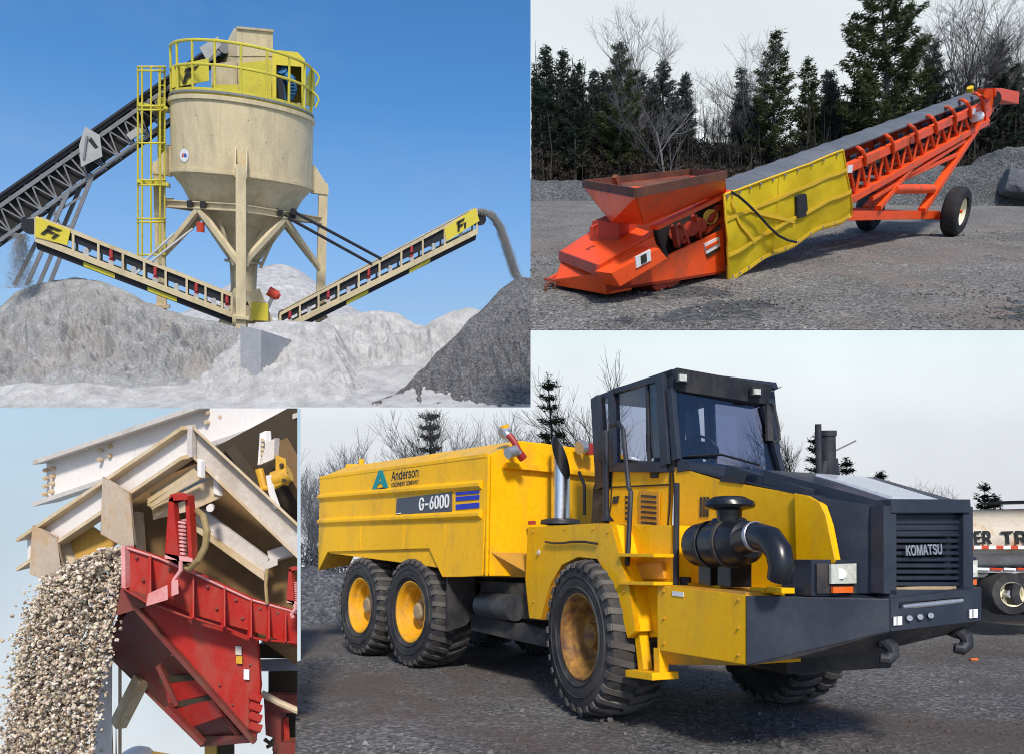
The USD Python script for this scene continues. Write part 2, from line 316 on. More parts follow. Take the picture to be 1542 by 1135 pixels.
def heap(ridge, foot, y0, y1, amp, seed, nu=220, nv=70, rough=1.0, back=6.0, bow=0.0, gully=0.0):
    """A heap: its crest line, as seen, at depth y0 (a list where it wanders) and its foot at y1, rough and gullied between; it falls away behind."""
    rx, ry = np.array(ridge, float).T; fx, fy = np.array(foot, float).T
    def fn(u, v):
        px = rx[0] + (rx[-1] - rx[0]) * u; t = np.clip((v - 0.18) / 0.82, 0, 1); bk = np.clip((0.18 - v) / 0.18, 0, 1)
        d0 = y0(px) if callable(y0) else y0; rp, fp = np.interp(px, rx, ry), np.interp(px, fx, fy)
        d1 = 34.0 / (0.46 - (CY - fp) / FOCAL) if y1 is None else (y1(px) if callable(y1) else y1)
        zr, zf = (CY - rp) / FOCAL * d0, (CY - fp) / FOCAL * d1
        prof = t + bow * np.sin(np.pi * t)
        d = d0 + (d1 - d0) * t + back * bk; z = zr + (zf - zr) * prof - bk * back * 0.75
        x = (px - CX) / FOCAL * d
        q = np.c_[x, d, 0 * x]
        env = np.clip(t * 4 + 0.15, 0, 1) * np.clip((1 - t) * 3, 0, 1)
        n = (fbm(q * 0.35, 5, seed) - 0.5) * 2 * amp + (np.abs(fbm(q * 0.8, 4, seed + 5) - 0.5) * -2 + 0.4) * amp * 0.5 * rough + (fbm(q * 3.2, 3, seed + 8) - .5) * amp * 0.22 * rough
        n = n + (0.5 - np.abs(fbm(q * 0.55 + 7, 4, seed + 11) - 0.5) * 3.2) * amp * 0.8 * rough
        n = n + gully * (np.abs(fbm(np.c_[x * 0.9 + 0.25 * z, z * 0.12, 0 * x], 4, seed + 2) - 0.5) * 2 - 0.35) * np.clip(t * 3, 0, 1)
        return np.c_[x, d - 0.5 * n * env, z + n * env]
    return grid(nu, nv, fn)
def heap_thing(h, mat, label, name='sand_heap'): return top(name, h, mat, label, 'sand heap', smooth=True)

heap_thing(heap([(-60, 470), (0, 462), (25, 440), (60, 424), (110, 420), (150, 424), (185, 436), (215, 452), (250, 466), (290, 477), (330, 487), (352, 494), (375, 500), (400, 540), (420, 590)],
                [(-60, 606), (100, 598), (250, 586), (330, 578), (420, 600)], 107, None, 1.6, 11, nu=300, nv=120, gully=1.5, bow=0.05), 'sand_grey', 'large rough grey heap with gullied flank below the left belt conveyor')
heap_thing(heap([(-60, 500), (0, 474), (30, 458), (60, 438), (85, 426), (110, 424), (140, 432), (170, 446), (200, 470)], [(-60, 540), (200, 540)], 114, 107, 0.5, 31, nu=120, nv=50), 'sand_grey', 'small grey heap under the falling dust at the left conveyor tip')
heap_thing(heap([(-60, 592), (0, 580), (40, 574), (80, 579), (120, 574), (170, 580), (230, 588), (300, 594), (360, 604)], [(-60, 618), (360, 616)], 92.5, 88, 0.5, 17, nu=160, nv=30, back=1.5), 'sand_white', 'low rough bank of whitish sand in front of the grey heap')
heap_thing(heap([(205, 600), (250, 580), (300, 548), (340, 520), (366, 499), (385, 486), (420, 484), (470, 485), (488, 484), (505, 494), (520, 520), (545, 552), (562, 580), (572, 600)],
                [(205, 612), (320, 611), (480, 609), (572, 606)], 104.5, None, 0.75, 23, nu=220, nv=100, rough=1.3, bow=-0.04, gully=0.35), 'sand_white', 'white sand mound with a flat top in front of the bin')
heap_thing(heap([(455, 500), (480, 486), (500, 474), (520, 476), (545, 470), (560, 468), (585, 470), (600, 472), (612, 480), (628, 488), (640, 490), (655, 480), (680, 470), (705, 462), (740, 470)],
                [(455, 590), (560, 572), (640, 570), (740, 570)], 117, 105, 1.0, 41, nu=200, nv=80, gully=0.7), 'sand_white', 'pale jagged sand bank behind the bin under the right conveyor')
dk = heap([(560, 606), (592, 594), (612, 580), (628, 561), (640, 552), (656, 531), (668, 521), (690, 501), (706, 480), (722, 469), (738, 452), (752, 436), (770, 423), (784, 416), (800, 418), (830, 436), (900, 490)],
          [(560, 616), (592, 616), (700, 618), (900, 620)], lambda p: np.interp(p, [560, 592, 640, 780, 900], [88.8, 91.5, 98, 112, 109]), None, 0.5, 53, nu=260, nv=120, back=10, bow=0.06, gully=1.2)
heap_thing(dk, 'sand_dark', 'dark grey cone of crushed stone under the right conveyor tip')
v_, f_ = grid(160, 60, lambda u, v: np.c_[(lambda x, y: [x, y, (0.199 * y + 0.0 * x) * np.ones_like(x) + 21 * np.exp(-((x + 84 + 8 * np.sin(y * .05)) / 25) ** 2 - ((y - 240) / 40) ** 2) * (0.85 + 0.3 * fbm(np.c_[x * .04, y * .04, 0 * x], 4, 2)) - 6.5 - np.clip(y - 250, 0, None) * .06])(-330 + 420 * u, 150 + 150 * v)].reshape(3, -1).T)
struct('distant_hills', (v_, f_), 'far_hill', smooth=True)

m = MB(); cb = [at(362, 548, 95.2), at(393, 556, 93.6)]; cb += [cb[1] + V(1.5, 8, 0), cb[0] + V(1.5, 8, 0)]
hgt = S.u * 4.75; m.hexa([p - S.u * 3.5 for p in cb] + [p + hgt for p in cb])
top('concrete_block', m, 'concrete', 'grey concrete block half buried in the white mound before the bin', 'concrete block')

# ---- the bin
B0 = L(367, 0, 490)
bin_ = thing('surge_bin', 'round beige surge bin on four columns with a conical outlet', 'storage bin', B0)
ax = S.u; O = L(367, 0, 215)
def bl(mb, prof, n=64, a0=0.0, a1=2 * np.pi): return mb.lathe(O, ax, [(r * K, (215 - y) * K) for r, y in prof], n, a0, a1, x=S.a)
obj('tank_shell', bl(MB(), [(1, 172), (107, 172), (107, 273)]), 'bin_beige', bin_)
obj('tank_rim', bl(MB(), [(106, 174), (109.5, 174), (109.5, 168), (105, 167), (104, 172)]), 'bin_beige', bin_)
obj('tank_lower_ring', bl(MB(), [(106, 271), (109.5, 271), (109.5, 276), (106, 277)]), 'bin_beige', bin_)
obj('tank_bowl', bl(MB(), [(107, 276), (103, 280), (92, 293), (84, 308), (81, 316), (83, 317), (83, 321), (79, 322)]), 'bin_tan', bin_)
obj('cone', bl(MB(), [(79, 320), (28, 394), (24, 398), (30, 399), (30, 403), (22, 404), (20, 446), (27, 470), (28, 500)]), 'bin_tan', bin_)
for k in range(8):       # welded seams that show as fine vertical ribs
    a = k * np.pi / 4 + 0.3; d = S.a * np.cos(a) - S.b * np.sin(a)
    obj('seam', MB().bar(O + d * 107.0 * K + ax * (215 - 173) * K, O + d * 107.0 * K + ax * (215 - 271) * K, 0.06, 0.05, d), 'bin_beige', bin_)
for k in range(26):
    a = -np.pi * (k + .5) / 26; d = S.a * np.cos(a) + S.b * np.sin(a); yy_ = [196, 222, 240][k % 3]
    if k % 2 == 0: obj('bolt', MB().cyl(O + d * 106.9 * K + ax * (215 - yy_) * K, O + d * 107.6 * K + ax * (215 - yy_) * K, 0.09, 6), 'bin_tan', bin_)
# round sticker
a = math.radians(-141); dd = S.a * np.cos(a) + S.b * np.sin(a); tt = S.a * np.sin(a) * -1 + S.b * np.cos(a)
def disc(r, off, col, sx=1.0): return obj('round_sticker' if off < .05 else 'sticker_mark', MB().plate([O + dd * (107 * K + off) + tt * r * sx * np.cos(t) + ax * ((215 - 253) * K + r * 0.9 * np.sin(t)) for t in np.linspace(0, 2 * np.pi, 24)[:-1]], dd * 0.02), col, bin_)
disc(0.98, 0.03, 'sticker_white'); 
obj('sticker_mark', MB().plate([O + dd * (107 * K + .06) + tt * q + ax * ((215 - 253) * K + w) for q, w in ((-.55, -.2), (-.35, .3), (-.1, .3), (-.1, -.2))], dd * .02), 'motor_red', bin_)
obj('sticker_mark', MB().plate([O + dd * (107 * K + .06) + tt * q + ax * ((215 - 253) * K + w) for q, w in ((.0, -.25), (.0, .25), (.3, .3), (.6, 0), (.5, -.25))], dd * .02), 'sticker_blue', bin_)

# columns at four sides, beams and braces between them
CR = 125 * K
cdir = [-S.b, S.a, S.b, -S.a]; cdir[0] = unit(-S.b - S.a * 0.03)
cw = 15.5 * K
ctop = {0: 236, 1: 262, 2: 262, 3: 262}
for i, d in enumerate(cdir):
    p = O + d * CR; t = unit(np.cross(ax, d))
    m = MB().bar(p + ax * (215 - 262) * K, p + ax * (215 - 560) * K, cw * .92, cw * .92, d); obj('column', m, 'bin_beige', bin_)
    for s in (-1, 1):
        q = O + t * s * cw * 0.47
        obj('column_bracket', MB().plate([q + d * 106 * K + ax * (215 - 236) * K, q + d * 110 * K + ax * (215 - 236) * K, q + d * 133 * K + ax * (215 - 268) * K, q + d * 133 * K + ax * (215 - 280) * K, q + d * 106 * K + ax * (215 - 280) * K], t * s * 0.12), 'bin_beige', bin_)
    obj('base_plate', MB().bar(p + ax * (215 - 480) * K, p + ax * (215 - 485) * K, cw * 1.5, cw * 1.5, d), 'bin_beige', bin_)
RB = 322
mids = {}
for i in range(4):
    p, q = O + cdir[i] * CR, O + cdir[(i + 1) % 4] * CR; h = ax * (215 - RB) * K
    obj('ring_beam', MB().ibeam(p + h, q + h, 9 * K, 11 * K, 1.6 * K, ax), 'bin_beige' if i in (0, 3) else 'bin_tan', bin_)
    mid = (p + q) / 2 + h - ax * 5 * K; mids[i] = mid
    for z, e in ((p, 405), (q, 405)):
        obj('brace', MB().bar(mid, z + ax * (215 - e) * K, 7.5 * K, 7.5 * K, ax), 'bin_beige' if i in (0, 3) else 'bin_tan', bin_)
    g = unit(np.cross(q - p, ax)); along = unit(q - p)
    for s in (-14, 14): obj('gusset', MB().box(mid + g * 5.2 * K + along * s * K + ax * 6 * K, (along, g, ax), (5.5 * K, .5 * K, 5 * K)), 'dark_hole', bin_)
for x0, y0, x1, y1, d0 in ((330, 328, 352, 400, -5), (404, 328, 372, 402, -5), (425, 330, 392, 404, -2)):
    obj('inner_brace', MB().bar(L(x0, d0, y0), L(x1, d0, y1), 5 * K, 5 * K, ax), 'bin_tan', bin_)
# cone outlet: gate, chute pants, motor and box
obj('gate_housing', MB().box(L(369, -1, 470), (S.a, S.b, ax), (24 * K, 24 * K, 12 * K)), 'bin_tan', bin_)
for sx, x1 in ((-1, 340), (1, 402)):
    obj('outlet_chute', MB().bar(L(372 + sx * 8, -2, 440), L(x1, -3, 492), 26 * K, 22 * K, S.b), 'bin_beige', bin_)
obj('yellow_guard', MB().box(L(391, -5, 469), (S.a, S.b, ax), (13 * K, 9 * K, 14 * K)), 'plate_yellow', bin_)
mt = obj('gate_motor', MB().cyl(L(404, -4, 438), L(418, -4, 446), 8 * K, 16).cyl(L(418, -4, 446), L(421, -4, 448), 5 * K, 12), 'motor_red', bin_)
obj('gate_arm', MB().tube([L(400, -4, 470), L(412, -4, 444)], 3 * K, 8), 'steel_light', bin_)
obj('cone_motor', MB().cyl(L(302, -6, 335), L(302, -6, 350), 6 * K, 14), 'motor_red', bin_)

# platform and railing on top
obj('deck', bl(MB(), [(60, 165), (108, 165), (108, 162), (60, 162)]), 'steel_grey', bin_)
RR = 104.5
A0, A1 = math.radians(-172), math.radians(8)
ringp = lambda r, y, n=60, a0=A0, a1=A1: [O + (S.a * np.cos(t) + S.b * np.sin(t)) * r * K + ax * (215 - y) * K for t in np.linspace(a0, a1, n)]
obj('toe_board', bl(MB(), [(RR + 1, 168), (RR + 1, 158), (RR - 1, 158), (RR - 1, 168)], 64, A0 - .0, A1), 'bin_yellow', bin_)
obj('top_rail', MB().tube(ringp(RR, 95), 2.2 * K, 7), 'bin_yellow', bin_)
obj('mid_rail', MB().tube(ringp(RR, 127), 2.0 * K, 7), 'bin_yellow', bin_)
for t in np.linspace(A0, A1, 10):
    d = S.a * np.cos(t) + S.b * np.sin(t)
    obj('rail_post', MB().tube([O + d * RR * K + ax * (215 - 166) * K, O + d * RR * K + ax * (215 - 95) * K], 1.9 * K, 7), 'bin_yellow', bin_)
for y in (108, 140):   # end hoops of the railing on the right
    obj('rail_hoop', MB().tube([O + S.a * (RR - 3) * K - S.b * 3 + ax * (215 - y + 12) * K, O + S.a * (RR + 5) * K - S.b * 3 + ax * (215 - y + 6) * K, O + S.a * (RR + 8) * K - S.b * 3 + ax * (215 - y) * K, O + S.a * (RR + 3) * K - S.b * 3 + ax * (215 - y - 12) * K], 1.5 * K, 6), 'bin_yellow', bin_)
obj('walkway_panel', MB().plate([L(470, -3, 100), L(474, 0, 118), L(474, 0, 160), L(461, -3.5, 160), L(461, -3.5, 118)], S.b * .12), 'bin_yellow', bin_)

# head chute and drive house
bx = lambda mb, x0, x1, y0, y1, d0, d1: mb.hexa([L(x0, d0, y1), L(x1, d0, y1), L(x1, d1, y1), L(x0, d1, y1), L(x0, d0, y0), L(x1, d0, y0), L(x1, d1, y0), L(x0, d1, y0)])
obj('head_chute', MB().hexa([L(358, -2.2, 170), L(412, -1.2, 170), L(412, 4, 170), L(322, 4.5, 170), L(358, -2.2, 85), L(412, -1.2, 85), L(412, 4, 85), L(330, 4.5, 85)]), 'bin_beige', bin_)
obj('chute_hood', MB().hexa([L(357, -2.3, 85), L(411, -1.3, 85), L(411, 3.5, 85), L(331, 4.5, 85), L(357, -2.3, 43), L(411, -1.3, 48), L(411, 3.5, 48), L(352, 3.5, 43)]), 'bin_beige', bin_)
obj('hood_lip', MB().bar(L(356, -2.4, 42), L(412, -1.4, 47), .25, .3, ax), 'bin_tan', bin_)
obj('chute_side_panel', MB().plate([L(318, -1, 97), L(357, -2.4, 92), L(357, -2.4, 158), L(318, -1, 158)], S.b * .2), 'bin_tan', bin_)
obj('yellow_screen', MB().plate([L(360, -3.2, 96), L(409, -3.2, 90), L(409, -3.2, 166), L(360, -3.2, 166)], S.b * .2), 'bin_yellow', bin_)
obj('yellow_screen', MB().plate([L(319, -2.4, 128), L(359, -3.1, 128), L(359, -3.1, 166), L(319, -2.4, 166)], S.b * .2), 'bin_yellow', bin_)
# drive house: hollow, open towards us
hx = [(411, 80), (416, 75), (446, 78), (458, 88)]
prof = [(410, 166), (410, 82), (418, 76), (448, 79), (459, 90), (459, 166)]
obj('drive_house', MB().plate([L(x, -3.6, y) for x, y in prof], S.b * 0.25, holes=[[L(x, -3.6, y) for x, y in ((416, 165.2), (454, 165.2), (454, 101), (416, 98))]])
    .loft([[L(x, -3.4, y) for x, y in prof], [L(x, 2.5, y) for x, y in prof]], closed=False, cap=False).plate([L(x, 2.5, y) for x, y in prof], S.b * .2), 'plate_yellow', bin_)
dm = obj('drive_motor', MB().cyl(L(424, -3, 104), L(433, -1, 122), 8.5 * K, 18).tube([L(430, -3, 112), L(438, -3, 120), L(441, -3, 135), L(437, -3, 150)], [6 * K, 7.5 * K, 7 * K, 5 * K], 12).cyl(L(421, -2.4, 120), L(428, -2.4, 162), 6 * K, 14), 'motor_blue', bin_)
for k in range(5): obj('cooling_fin', MB().bar(L(433 + k * 1.2, -4 + k * .1, 122 + k * 5), L(443 + k * .5, -4, 122 + k * 5), .12, .6, S.b), 'motor_blue', dm)
obj('motor_stand', MB().box(L(436, -1, 160), (S.a, S.b, ax), (16 * K, 1.5, 4 * K)), 'bin_tan', bin_)
obj('belt_guard', MB().plate([L(418, -3, 100), L(424, -3, 100), L(430, -3, 160), L(420, -3, 160)], S.b * .3), 'belt_black', bin_)

# caged ladder on the left side
def ladder():
    t = thing('caged_ladder', 'yellow caged ladder climbing the left side of the bin', 'ladder', L(232, 0, 480))
    C = (228, -1.5)
    zs = [(100, 20), (160, 20), (218, 20), (275, 21), (330, 20), (384, 19)]
    ringl = lambda y, r=21, n=28: [L(C[0] + r * np.cos(a), C[1] + r * K * np.sin(a), y) for a in np.linspace(0, 2 * np.pi, n)[:-1]]
    for y in (101, 107, 160, 166, 216, 272, 279, 330, 335, 384): obj('cage_hoop', MB().tube(ringl(y), 1.5 * K, 6, closed=True), 'bin_yellow', t)
    for a in (-2.9, -2.3, -1.6, -0.9, -.3): obj('cage_bar', MB().tube([L(C[0] + 21 * np.cos(a), C[1] + 21 * K * np.sin(a), y) for y in (101, 387)], 1.35 * K, 6), 'bin_yellow', t)
    obj('support_post', MB().bar(L(243, 1.4, 150), L(243, 1.4, 478), .95, .95, S.b), 'bin_yellow', t)
    for x in (240, 248): obj('ladder_stile', MB().tube([L(x, 0.2, 104), L(x, 0.2, 478)], 1.4 * K, 6), 'bin_yellow', t)
    for k in range(38): obj('rung', MB().tube([L(240, .2, 110 + 9.6 * k), L(248, .2, 110 + 9.6 * k)], .8 * K, 5), 'bin_yellow', t)
    obj('rest_platform', MB().box(L(232, -1, 277), (S.a, S.b, ax), (22 * K, 20 * K, 2.5 * K)), 'bin_yellow', t)
    obj('rest_platform', MB().box(L(232, -1, 163), (S.a, S.b, ax), (20 * K, 18 * K, 2 * K)), 'bin_yellow', t)
    for y in (220, 300, 360): obj('standoff', MB().bar(L(246, 0, y), L(262, 1, y), .2, .2, ax), 'bin_yellow', t)
ladder()

# ---- conveyors. Each is a frame along p0 -> p1 in the set's flat coordinates with near and far sides
def dir_of(p0, p1):
    d = unit(p1 - p0); q = unit(np.cross(ax, d)); q = q if q @ S.b > 0 else -q; n = np.cross(q, d); n = n if n @ ax > 0 else -n
    return d, q, n
# long feed conveyor
def long_conveyor():
    p0, p1 = L(-70, 1.2, 344), L(335, 1.2, 60)
    t = thing('feed_conveyor', 'long dark truss conveyor rising to the top of the bin', 'conveyor', L(60, 1, 420))
    d, q, n = dir_of(p0, p1); Ln = np.linalg.norm(p1 - p0); W = 3.4
    pt = lambda s, c, h: p0 + d * s + q * c + n * h
    obj('belt', MB().hexa([pt(0, 0, -.55), pt(Ln, 0, -.55), pt(Ln, W, -.55), pt(0, W, -.55), pt(0, -.2, 0), pt(Ln, -.2, 0), pt(Ln, W + .2, 0), pt(0, W + .2, 0)]), 'belt_black', t)
    obj('belt_cover', MB().loft([[pt(s, W / 2 + (W / 2 + .25) * np.cos(a), -.1 + .55 * np.sin(a)) for a in np.linspace(0, np.pi, 9)] for s in (0, Ln * .93)], closed=True), 'belt_black', t)
    obj('return_belt', MB().hexa([pt(0, .4, -1.75), pt(Ln, .4, -1.75), pt(Ln, W - .4, -1.75), pt(0, W - .4, -1.75), pt(0, .4, -1.65), pt(Ln, .4, -1.65), pt(Ln, W - .4, -1.65), pt(0, W - .4, -1.65)]), 'belt_black', t)
    H = 4.4
    for c in (0, W):
        mt_ = 'steel_dark' if c else 'steel_grey'
        obj('top_chord', MB().bar(pt(0, c, -1.05), pt(Ln * .97, c, -1.05), .42, .5, n), mt_, t)
        obj('bottom_chord', MB().bar(pt(0, c, -H), pt(Ln * .80, c, -H), .38, .42, n), mt_, t)
    Nb = 14
    for k in range(Nb):
        s0, s1 = Ln * .8 * k / Nb, Ln * .8 * (k + 1) / Nb
        for c in (0, W):
            mt_ = 'steel_dark' if c else 'steel_grey'
            obj('truss_post', MB().bar(pt(s0, c, -1.2), pt(s0, c, -H), .22, .22, d), mt_, t)
            obj('truss_diagonal', MB().bar(pt(s0, c, -H), pt((s0 + s1) / 2, c, -1.2), .2, .2, q), mt_, t)
            obj('truss_diagonal', MB().bar(pt((s0 + s1) / 2, c, -1.2), pt(s1, c, -H), .2, .2, q), mt_, t)
        obj('cross_tie', MB().bar(pt(s0, 0, -H), pt(s1, W, -H), .16, .16, n), 'steel_grey', t)
        obj('cross_tie', MB().bar(pt(s0, 0, -H), pt(s0, W, -H), .2, .2, n), 'steel_grey', t)
        obj('idler', MB().cyl(pt(s0 + .6, .2, -.8), pt(s0 + .6, W - .2, -.8), .25, 8), 'steel_grey', t)
    obj('truss_shade_panel', MB().plate([pt(0, .5, -.5), pt(Ln * .9, .5, -.5), pt(Ln * .9, .5, -2.3), pt(Ln * .55, .5, -3.9), pt(0, .5, -4.1)], q * .08), 'dark_hole', t)  # added dark sheet, its colour stands for the shade inside the truss
    # triangular take-up guard
    obj('takeup_guard', MB().plate([sp(128, 191, -.2), sp(150, 204, -.2), sp(154, 236, -.2), sp(122, 252, -.2), sp(119, 220, -.2)], S.b * .35), 'steel_light', t)
    obj('guard_slot', MB().plate([sp(137, 207, -.26), sp(148, 222, -.26), sp(143, 224, -.26), sp(133, 212, -.26)], S.b * .05), 'dark_hole', t)
    obj('guard_rib', MB().bar(sp(126, 240, -.3), sp(131, 205, -.3), .25, .2, S.b), 'steel_grey', t)
    # walkway under the far part with a light rail
    obj('catwalk', MB().bar(pt(Ln * .42, -.5, -H - .1), pt(Ln * .8, -.5, -H - .1), 1.2, .2, n), 'steel_grey', t)
    obj('counterweight', MB().box(pt(Ln * .6, -.2, -3.3), (d, q, n), (1.1, .4, .45)), 'steel_light', t)
    # yellow plate with a slanted mark at the head
    hp = MB().plate([sp(258, 100, -4), sp(314, 88, -4.4), sp(315, 122, -4.4), sp(259, 133, -4)], S.b * .2)
    h = obj('head_plate', hp, 'bin_yellow', t)
    X, Y = unit(sp(314, 88, -4.2) - sp(258, 100, -4.2)), ax
    o = sp(274, 128, -4.3)
    mk = MB()
    for (x0, x1, y0, y1, sl) in ((0, .7, 0, 1.9, .8), (.3, 2.2, 1.5, 1.95, .2), (.2, 1.5, .7, 1.1, .2)):
        mk.plate([o + X * (x0) + Y * y0, o + X * (x1 - .25) + Y * (y0 + .1), o + X * (x1 + sl) + Y * (y1 + .1), o + X * (x0 + sl) + Y * y1], -S.b * .06)
    obj('plate_mark', mk, 'mark_black', h)
    obj('head_pulley', MB().cyl(pt(Ln - .4, -.2, -.9), pt(Ln - .4, W + .2, -.9), .9, 20), 'steel_grey', t)
    obj('head_frame', MB().plate([sp(300, 72, -1), sp(328, 55, -1), sp(333, 68, -1), sp(312, 92, -1)], S.b * .4), 'steel_light', t)
    # trestle legs
    for (x0, y0, x1, y1, dd_) in ((140, 262, 74, 430, 1.2), (128, 266, 58, 430, 4.4), (104, 286, 40, 430, 1.2), (92, 292, 22, 430, 4.4)):
        obj('leg', MB().bar(L(x0, dd_, y0), L(x1, dd_, y1), .5, .5, S.b), 'steel_grey', t)
    for a_, b_ in (((122, 297), (81, 322)), ((105, 340), (60, 365)), ((81, 322), (101, 354))):
        obj('leg_brace', MB().bar(L(a_[0], 1.3, a_[1]), L(b_[0], 1.3, b_[1]), .28, .28, S.b), 'steel_grey', t)
long_conveyor()

def stacker(name, label, tip, tail, d_tip, d_tail, posts, plate, flip, W=2.6, seed=1):
    """Side-frame conveyor of the bin. tip, tail: where the near frame's upper and lower edges are seen; posts: along it."""
    (xu0, yu0, yl0), (xu1, yu1, yl1) = tip, tail
    T0, T1, B0_, B1_ = sp(xu0, yu0, d_tip), sp(xu1, yu1, d_tail), sp(xu0, yl0, d_tip), sp(xu1, yl1, d_tail)
    q = unit(np.cross(ax, T1 - T0)); q = q if q @ S.b > 0 else -q
    t = thing(name, label, 'conveyor', B1_)
    up = lambda f: T0 + (T1 - T0) * f; lo = lambda f: B0_ + (B1_ - B0_) * f
    d = unit(T1 - T0)
    for c in (0.0, W):
        obj('top_rail', MB().bar(up(0) + q * c, up(1) + q * c, .3, .42, ax), 'bin_beige', t)
        obj('bottom_rail', MB().bar(lo(0) + q * c, lo(1) + q * c, .36, .8, ax), 'bin_beige', t)
        for f in posts: obj('post', MB().bar(up(f) + q * c, lo(f) + q * c, .3, .28, q), 'bin_beige', t)
    obj('belt', MB().hexa([lo(0) + q * .2 + ax * 1.55, lo(1) + q * .2 + ax * 1.2, lo(1) + q * (W - .2) + ax * 1.2, lo(0) + q * (W - .2) + ax * 1.55, up(0) + q * .2 + ax * .1, up(1) + q * .2 + ax * .1, up(1) + q * (W - .2) + ax * .1, up(0) + q * (W - .2) + ax * .1]), 'belt_black', t)
    obj('under_pan', MB().hexa([lo(0) + q * .3 - ax * 1.35, lo(1) + q * .3 - ax * 1.35, lo(1) + q * (W - .3) - ax * 1.35, lo(0) + q * (W - .3) - ax * 1.35, lo(0) + q * .2 - ax * .55, lo(1) + q * .2 - ax * .55, lo(1) + q * (W - .2) - ax * .55, lo(0) + q * (W - .2) - ax * .55]), 'belt_black', t)
    for i in range(len(posts) - 1):
        f = (posts[i] + posts[i + 1]) / 2
        if i % 2 == 0:
            m = MB().cyl(up(f) + q * .05 - ax * .3, up(f) + q * .05 - ax * 1.35, .24, 8)
            obj('idler_end', m, 'idler_red', t)
        obj('idler', MB().cyl(up(f) * .4 + lo(f) * .6 + q * .1, up(f) * .4 + lo(f) * .6 + q * (W - .1), .3, 10), 'idler_red' if i % 2 == 0 else 'steel_light', t)
        obj('idler_bracket', MB().box(up(f) * .25 + lo(f) * .75 + q * .15, (d, q, ax), (.35, .1, .3)), 'steel_light', t)
    for f in (.3, .62): obj('underside_panel', MB().box(lo(f) + q * W / 2 - ax * .95, (d, q, ax), (2.0, W * .42, .3)), 'bin_yellow', t)
    pts = [sp(x, y, d_tip + (d_tail - d_tip) * fr - .32) for x, y, fr in plate]
    h = obj('end_plate', MB().plate(pts, q * .18), 'plate_yellow', t)
    c = sum(pts) / len(pts); X = d if d @ S.a > 0 else -d; Y = unit(ax - X * (ax @ X)); o = c - X * 1.2 - Y * .75 - q * .05
    mk = MB()
    for (x0, x1, y0, y1, sl) in ((0, .6, 0, 1.4, .7), (.4, 2.0, 1.15, 1.5, .2), (.3, 1.4, .5, .85, .2), (1.3, 1.8, 0, .8, .3)):
        mk.plate([o + X * x0 + Y * y0, o + X * (x1 - .2) + Y * y0, o + X * (x1 + sl) + Y * y1, o + X * (x0 + sl) + Y * y1], -q * .05)
    obj('plate_mark', mk, 'mark_black', h)
    hp = (T0 + B0_) / 2 - d * .75 - ax * .1
    obj('head_pulley', MB().cyl(hp + q * .1, hp + q * (W - .1), 1.0, 20), 'belt_black', t)
    obj('head_cover', MB().lathe(hp + q * .05, q, [(1.3, 0), (1.3, W - .1)], 14, -1.1, 1.1, x=ax), 'steel_light' if flip else 'bin_yellow', t)
    return t
fr = lambda x, a=54, b=349: (x - a) / (b - a)
stacker('belt_conveyor', 'beige side conveyor rising left from the bin, its yellow plate by the dust fall', (54, 328, 360), (349, 445, 474), -9.5, -9.5, [fr(x) for x in (54, 106, 142, 178, 210, 243, 276, 306, 333, 349)],
        [(54, 327, 0), (106, 347, .17), (101, 370, .17), (53, 357, 0)], True)
fr2 = lambda x: (718 - x) / (718 - 422)
stacker('belt_conveyor', 'beige side conveyor rising right from the bin and pouring onto the dark cone', (718, 316, 349), (422, 473, 497), -4.0, -5.0, [fr2(x) for x in (718, 667, 633, 600, 567, 536, 506, 477, 450, 422)],
        [(669, 345, .17), (716, 313, 0), (722, 333, 0), (673, 364, .17)], False)
# stay rods from the ring beam to the right conveyor
for x0, y0, x1, y1, w in ((415, 318, 560, 398, 'lower'), (442, 319, 574, 390, 'upper')):
    top('stay_rod', MB().tube([sp(x0, y0, -6), sp(x1, y1, -4.6)], .24, 7).cyl(sp(x0, y0, -6.2), sp(x0, y0, -5.4), .5, 10), 'belt_black', f'{w} of the two dark stay rods between bin and right conveyor', 'stay rod')
for (a_, b_) in (((205, 412), (290, 345)), ((200, 410), (262, 352))):
    top('stay_rod', MB().tube([sp(*a_, -9.4), sp(*b_, -5)], .16, 7), 'steel_light', 'thick pale stay rod leaning from the left conveyor up to the bin' if a_[0] > 202 else 'thin pale stay rod leaning from the left conveyor beside a thicker one', 'stay rod')

# ---- falling sand: grains in a stream
def stones(rng, pts, rad, tri=None):
    ico = trimesh.creation.icosphere(0); vv, ff, n = [], [], 0
    v0, f0 = np.array(ico.vertices), np.array(ico.faces)
    for p, r in zip(pts, rad):
        a = rng.normal(size=(3, 3)); qm, _ = np.linalg.qr(a)
        s = r * rng.uniform(.6, 1.25, 3); v = (v0 * rng.uniform(.8, 1.15, (len(v0), 1)) * s) @ qm + p
        vv.append(v); ff.append(f0 + n); n += len(v)
    return np.vstack(vv), np.vstack(ff)
rng = np.random.default_rng(4)
c = [(722, 319), (740, 323), (752, 340), (761, 366), (770, 394), (778, 418)]
pts, rad = [], []
for k in range(15000):
    t = rng.uniform(0, 1); x = np.interp(t, np.linspace(0, 1, 6), [p[0] for p in c]); y = np.interp(t, np.linspace(0, 1, 6), [p[1] for p in c])
    pts.append(sp(x + rng.normal() * (2.4 + 1.2 * t), y + rng.normal() * 2, -3 + rng.normal() * .6)); rad.append(rng.uniform(.035, .085))
sv, sf = stones(rng, pts, rad); core = MB().tube([sp(x, y, -3) for x, y in c], np.linspace(.28, .42, len(c)), 10); cv, cf_ = core.arrays()
struct('falling_sand', (np.vstack([sv, cv]), np.vstack([sf, cf_ + len(sv)])), 'sand_grey', kind='stuff')
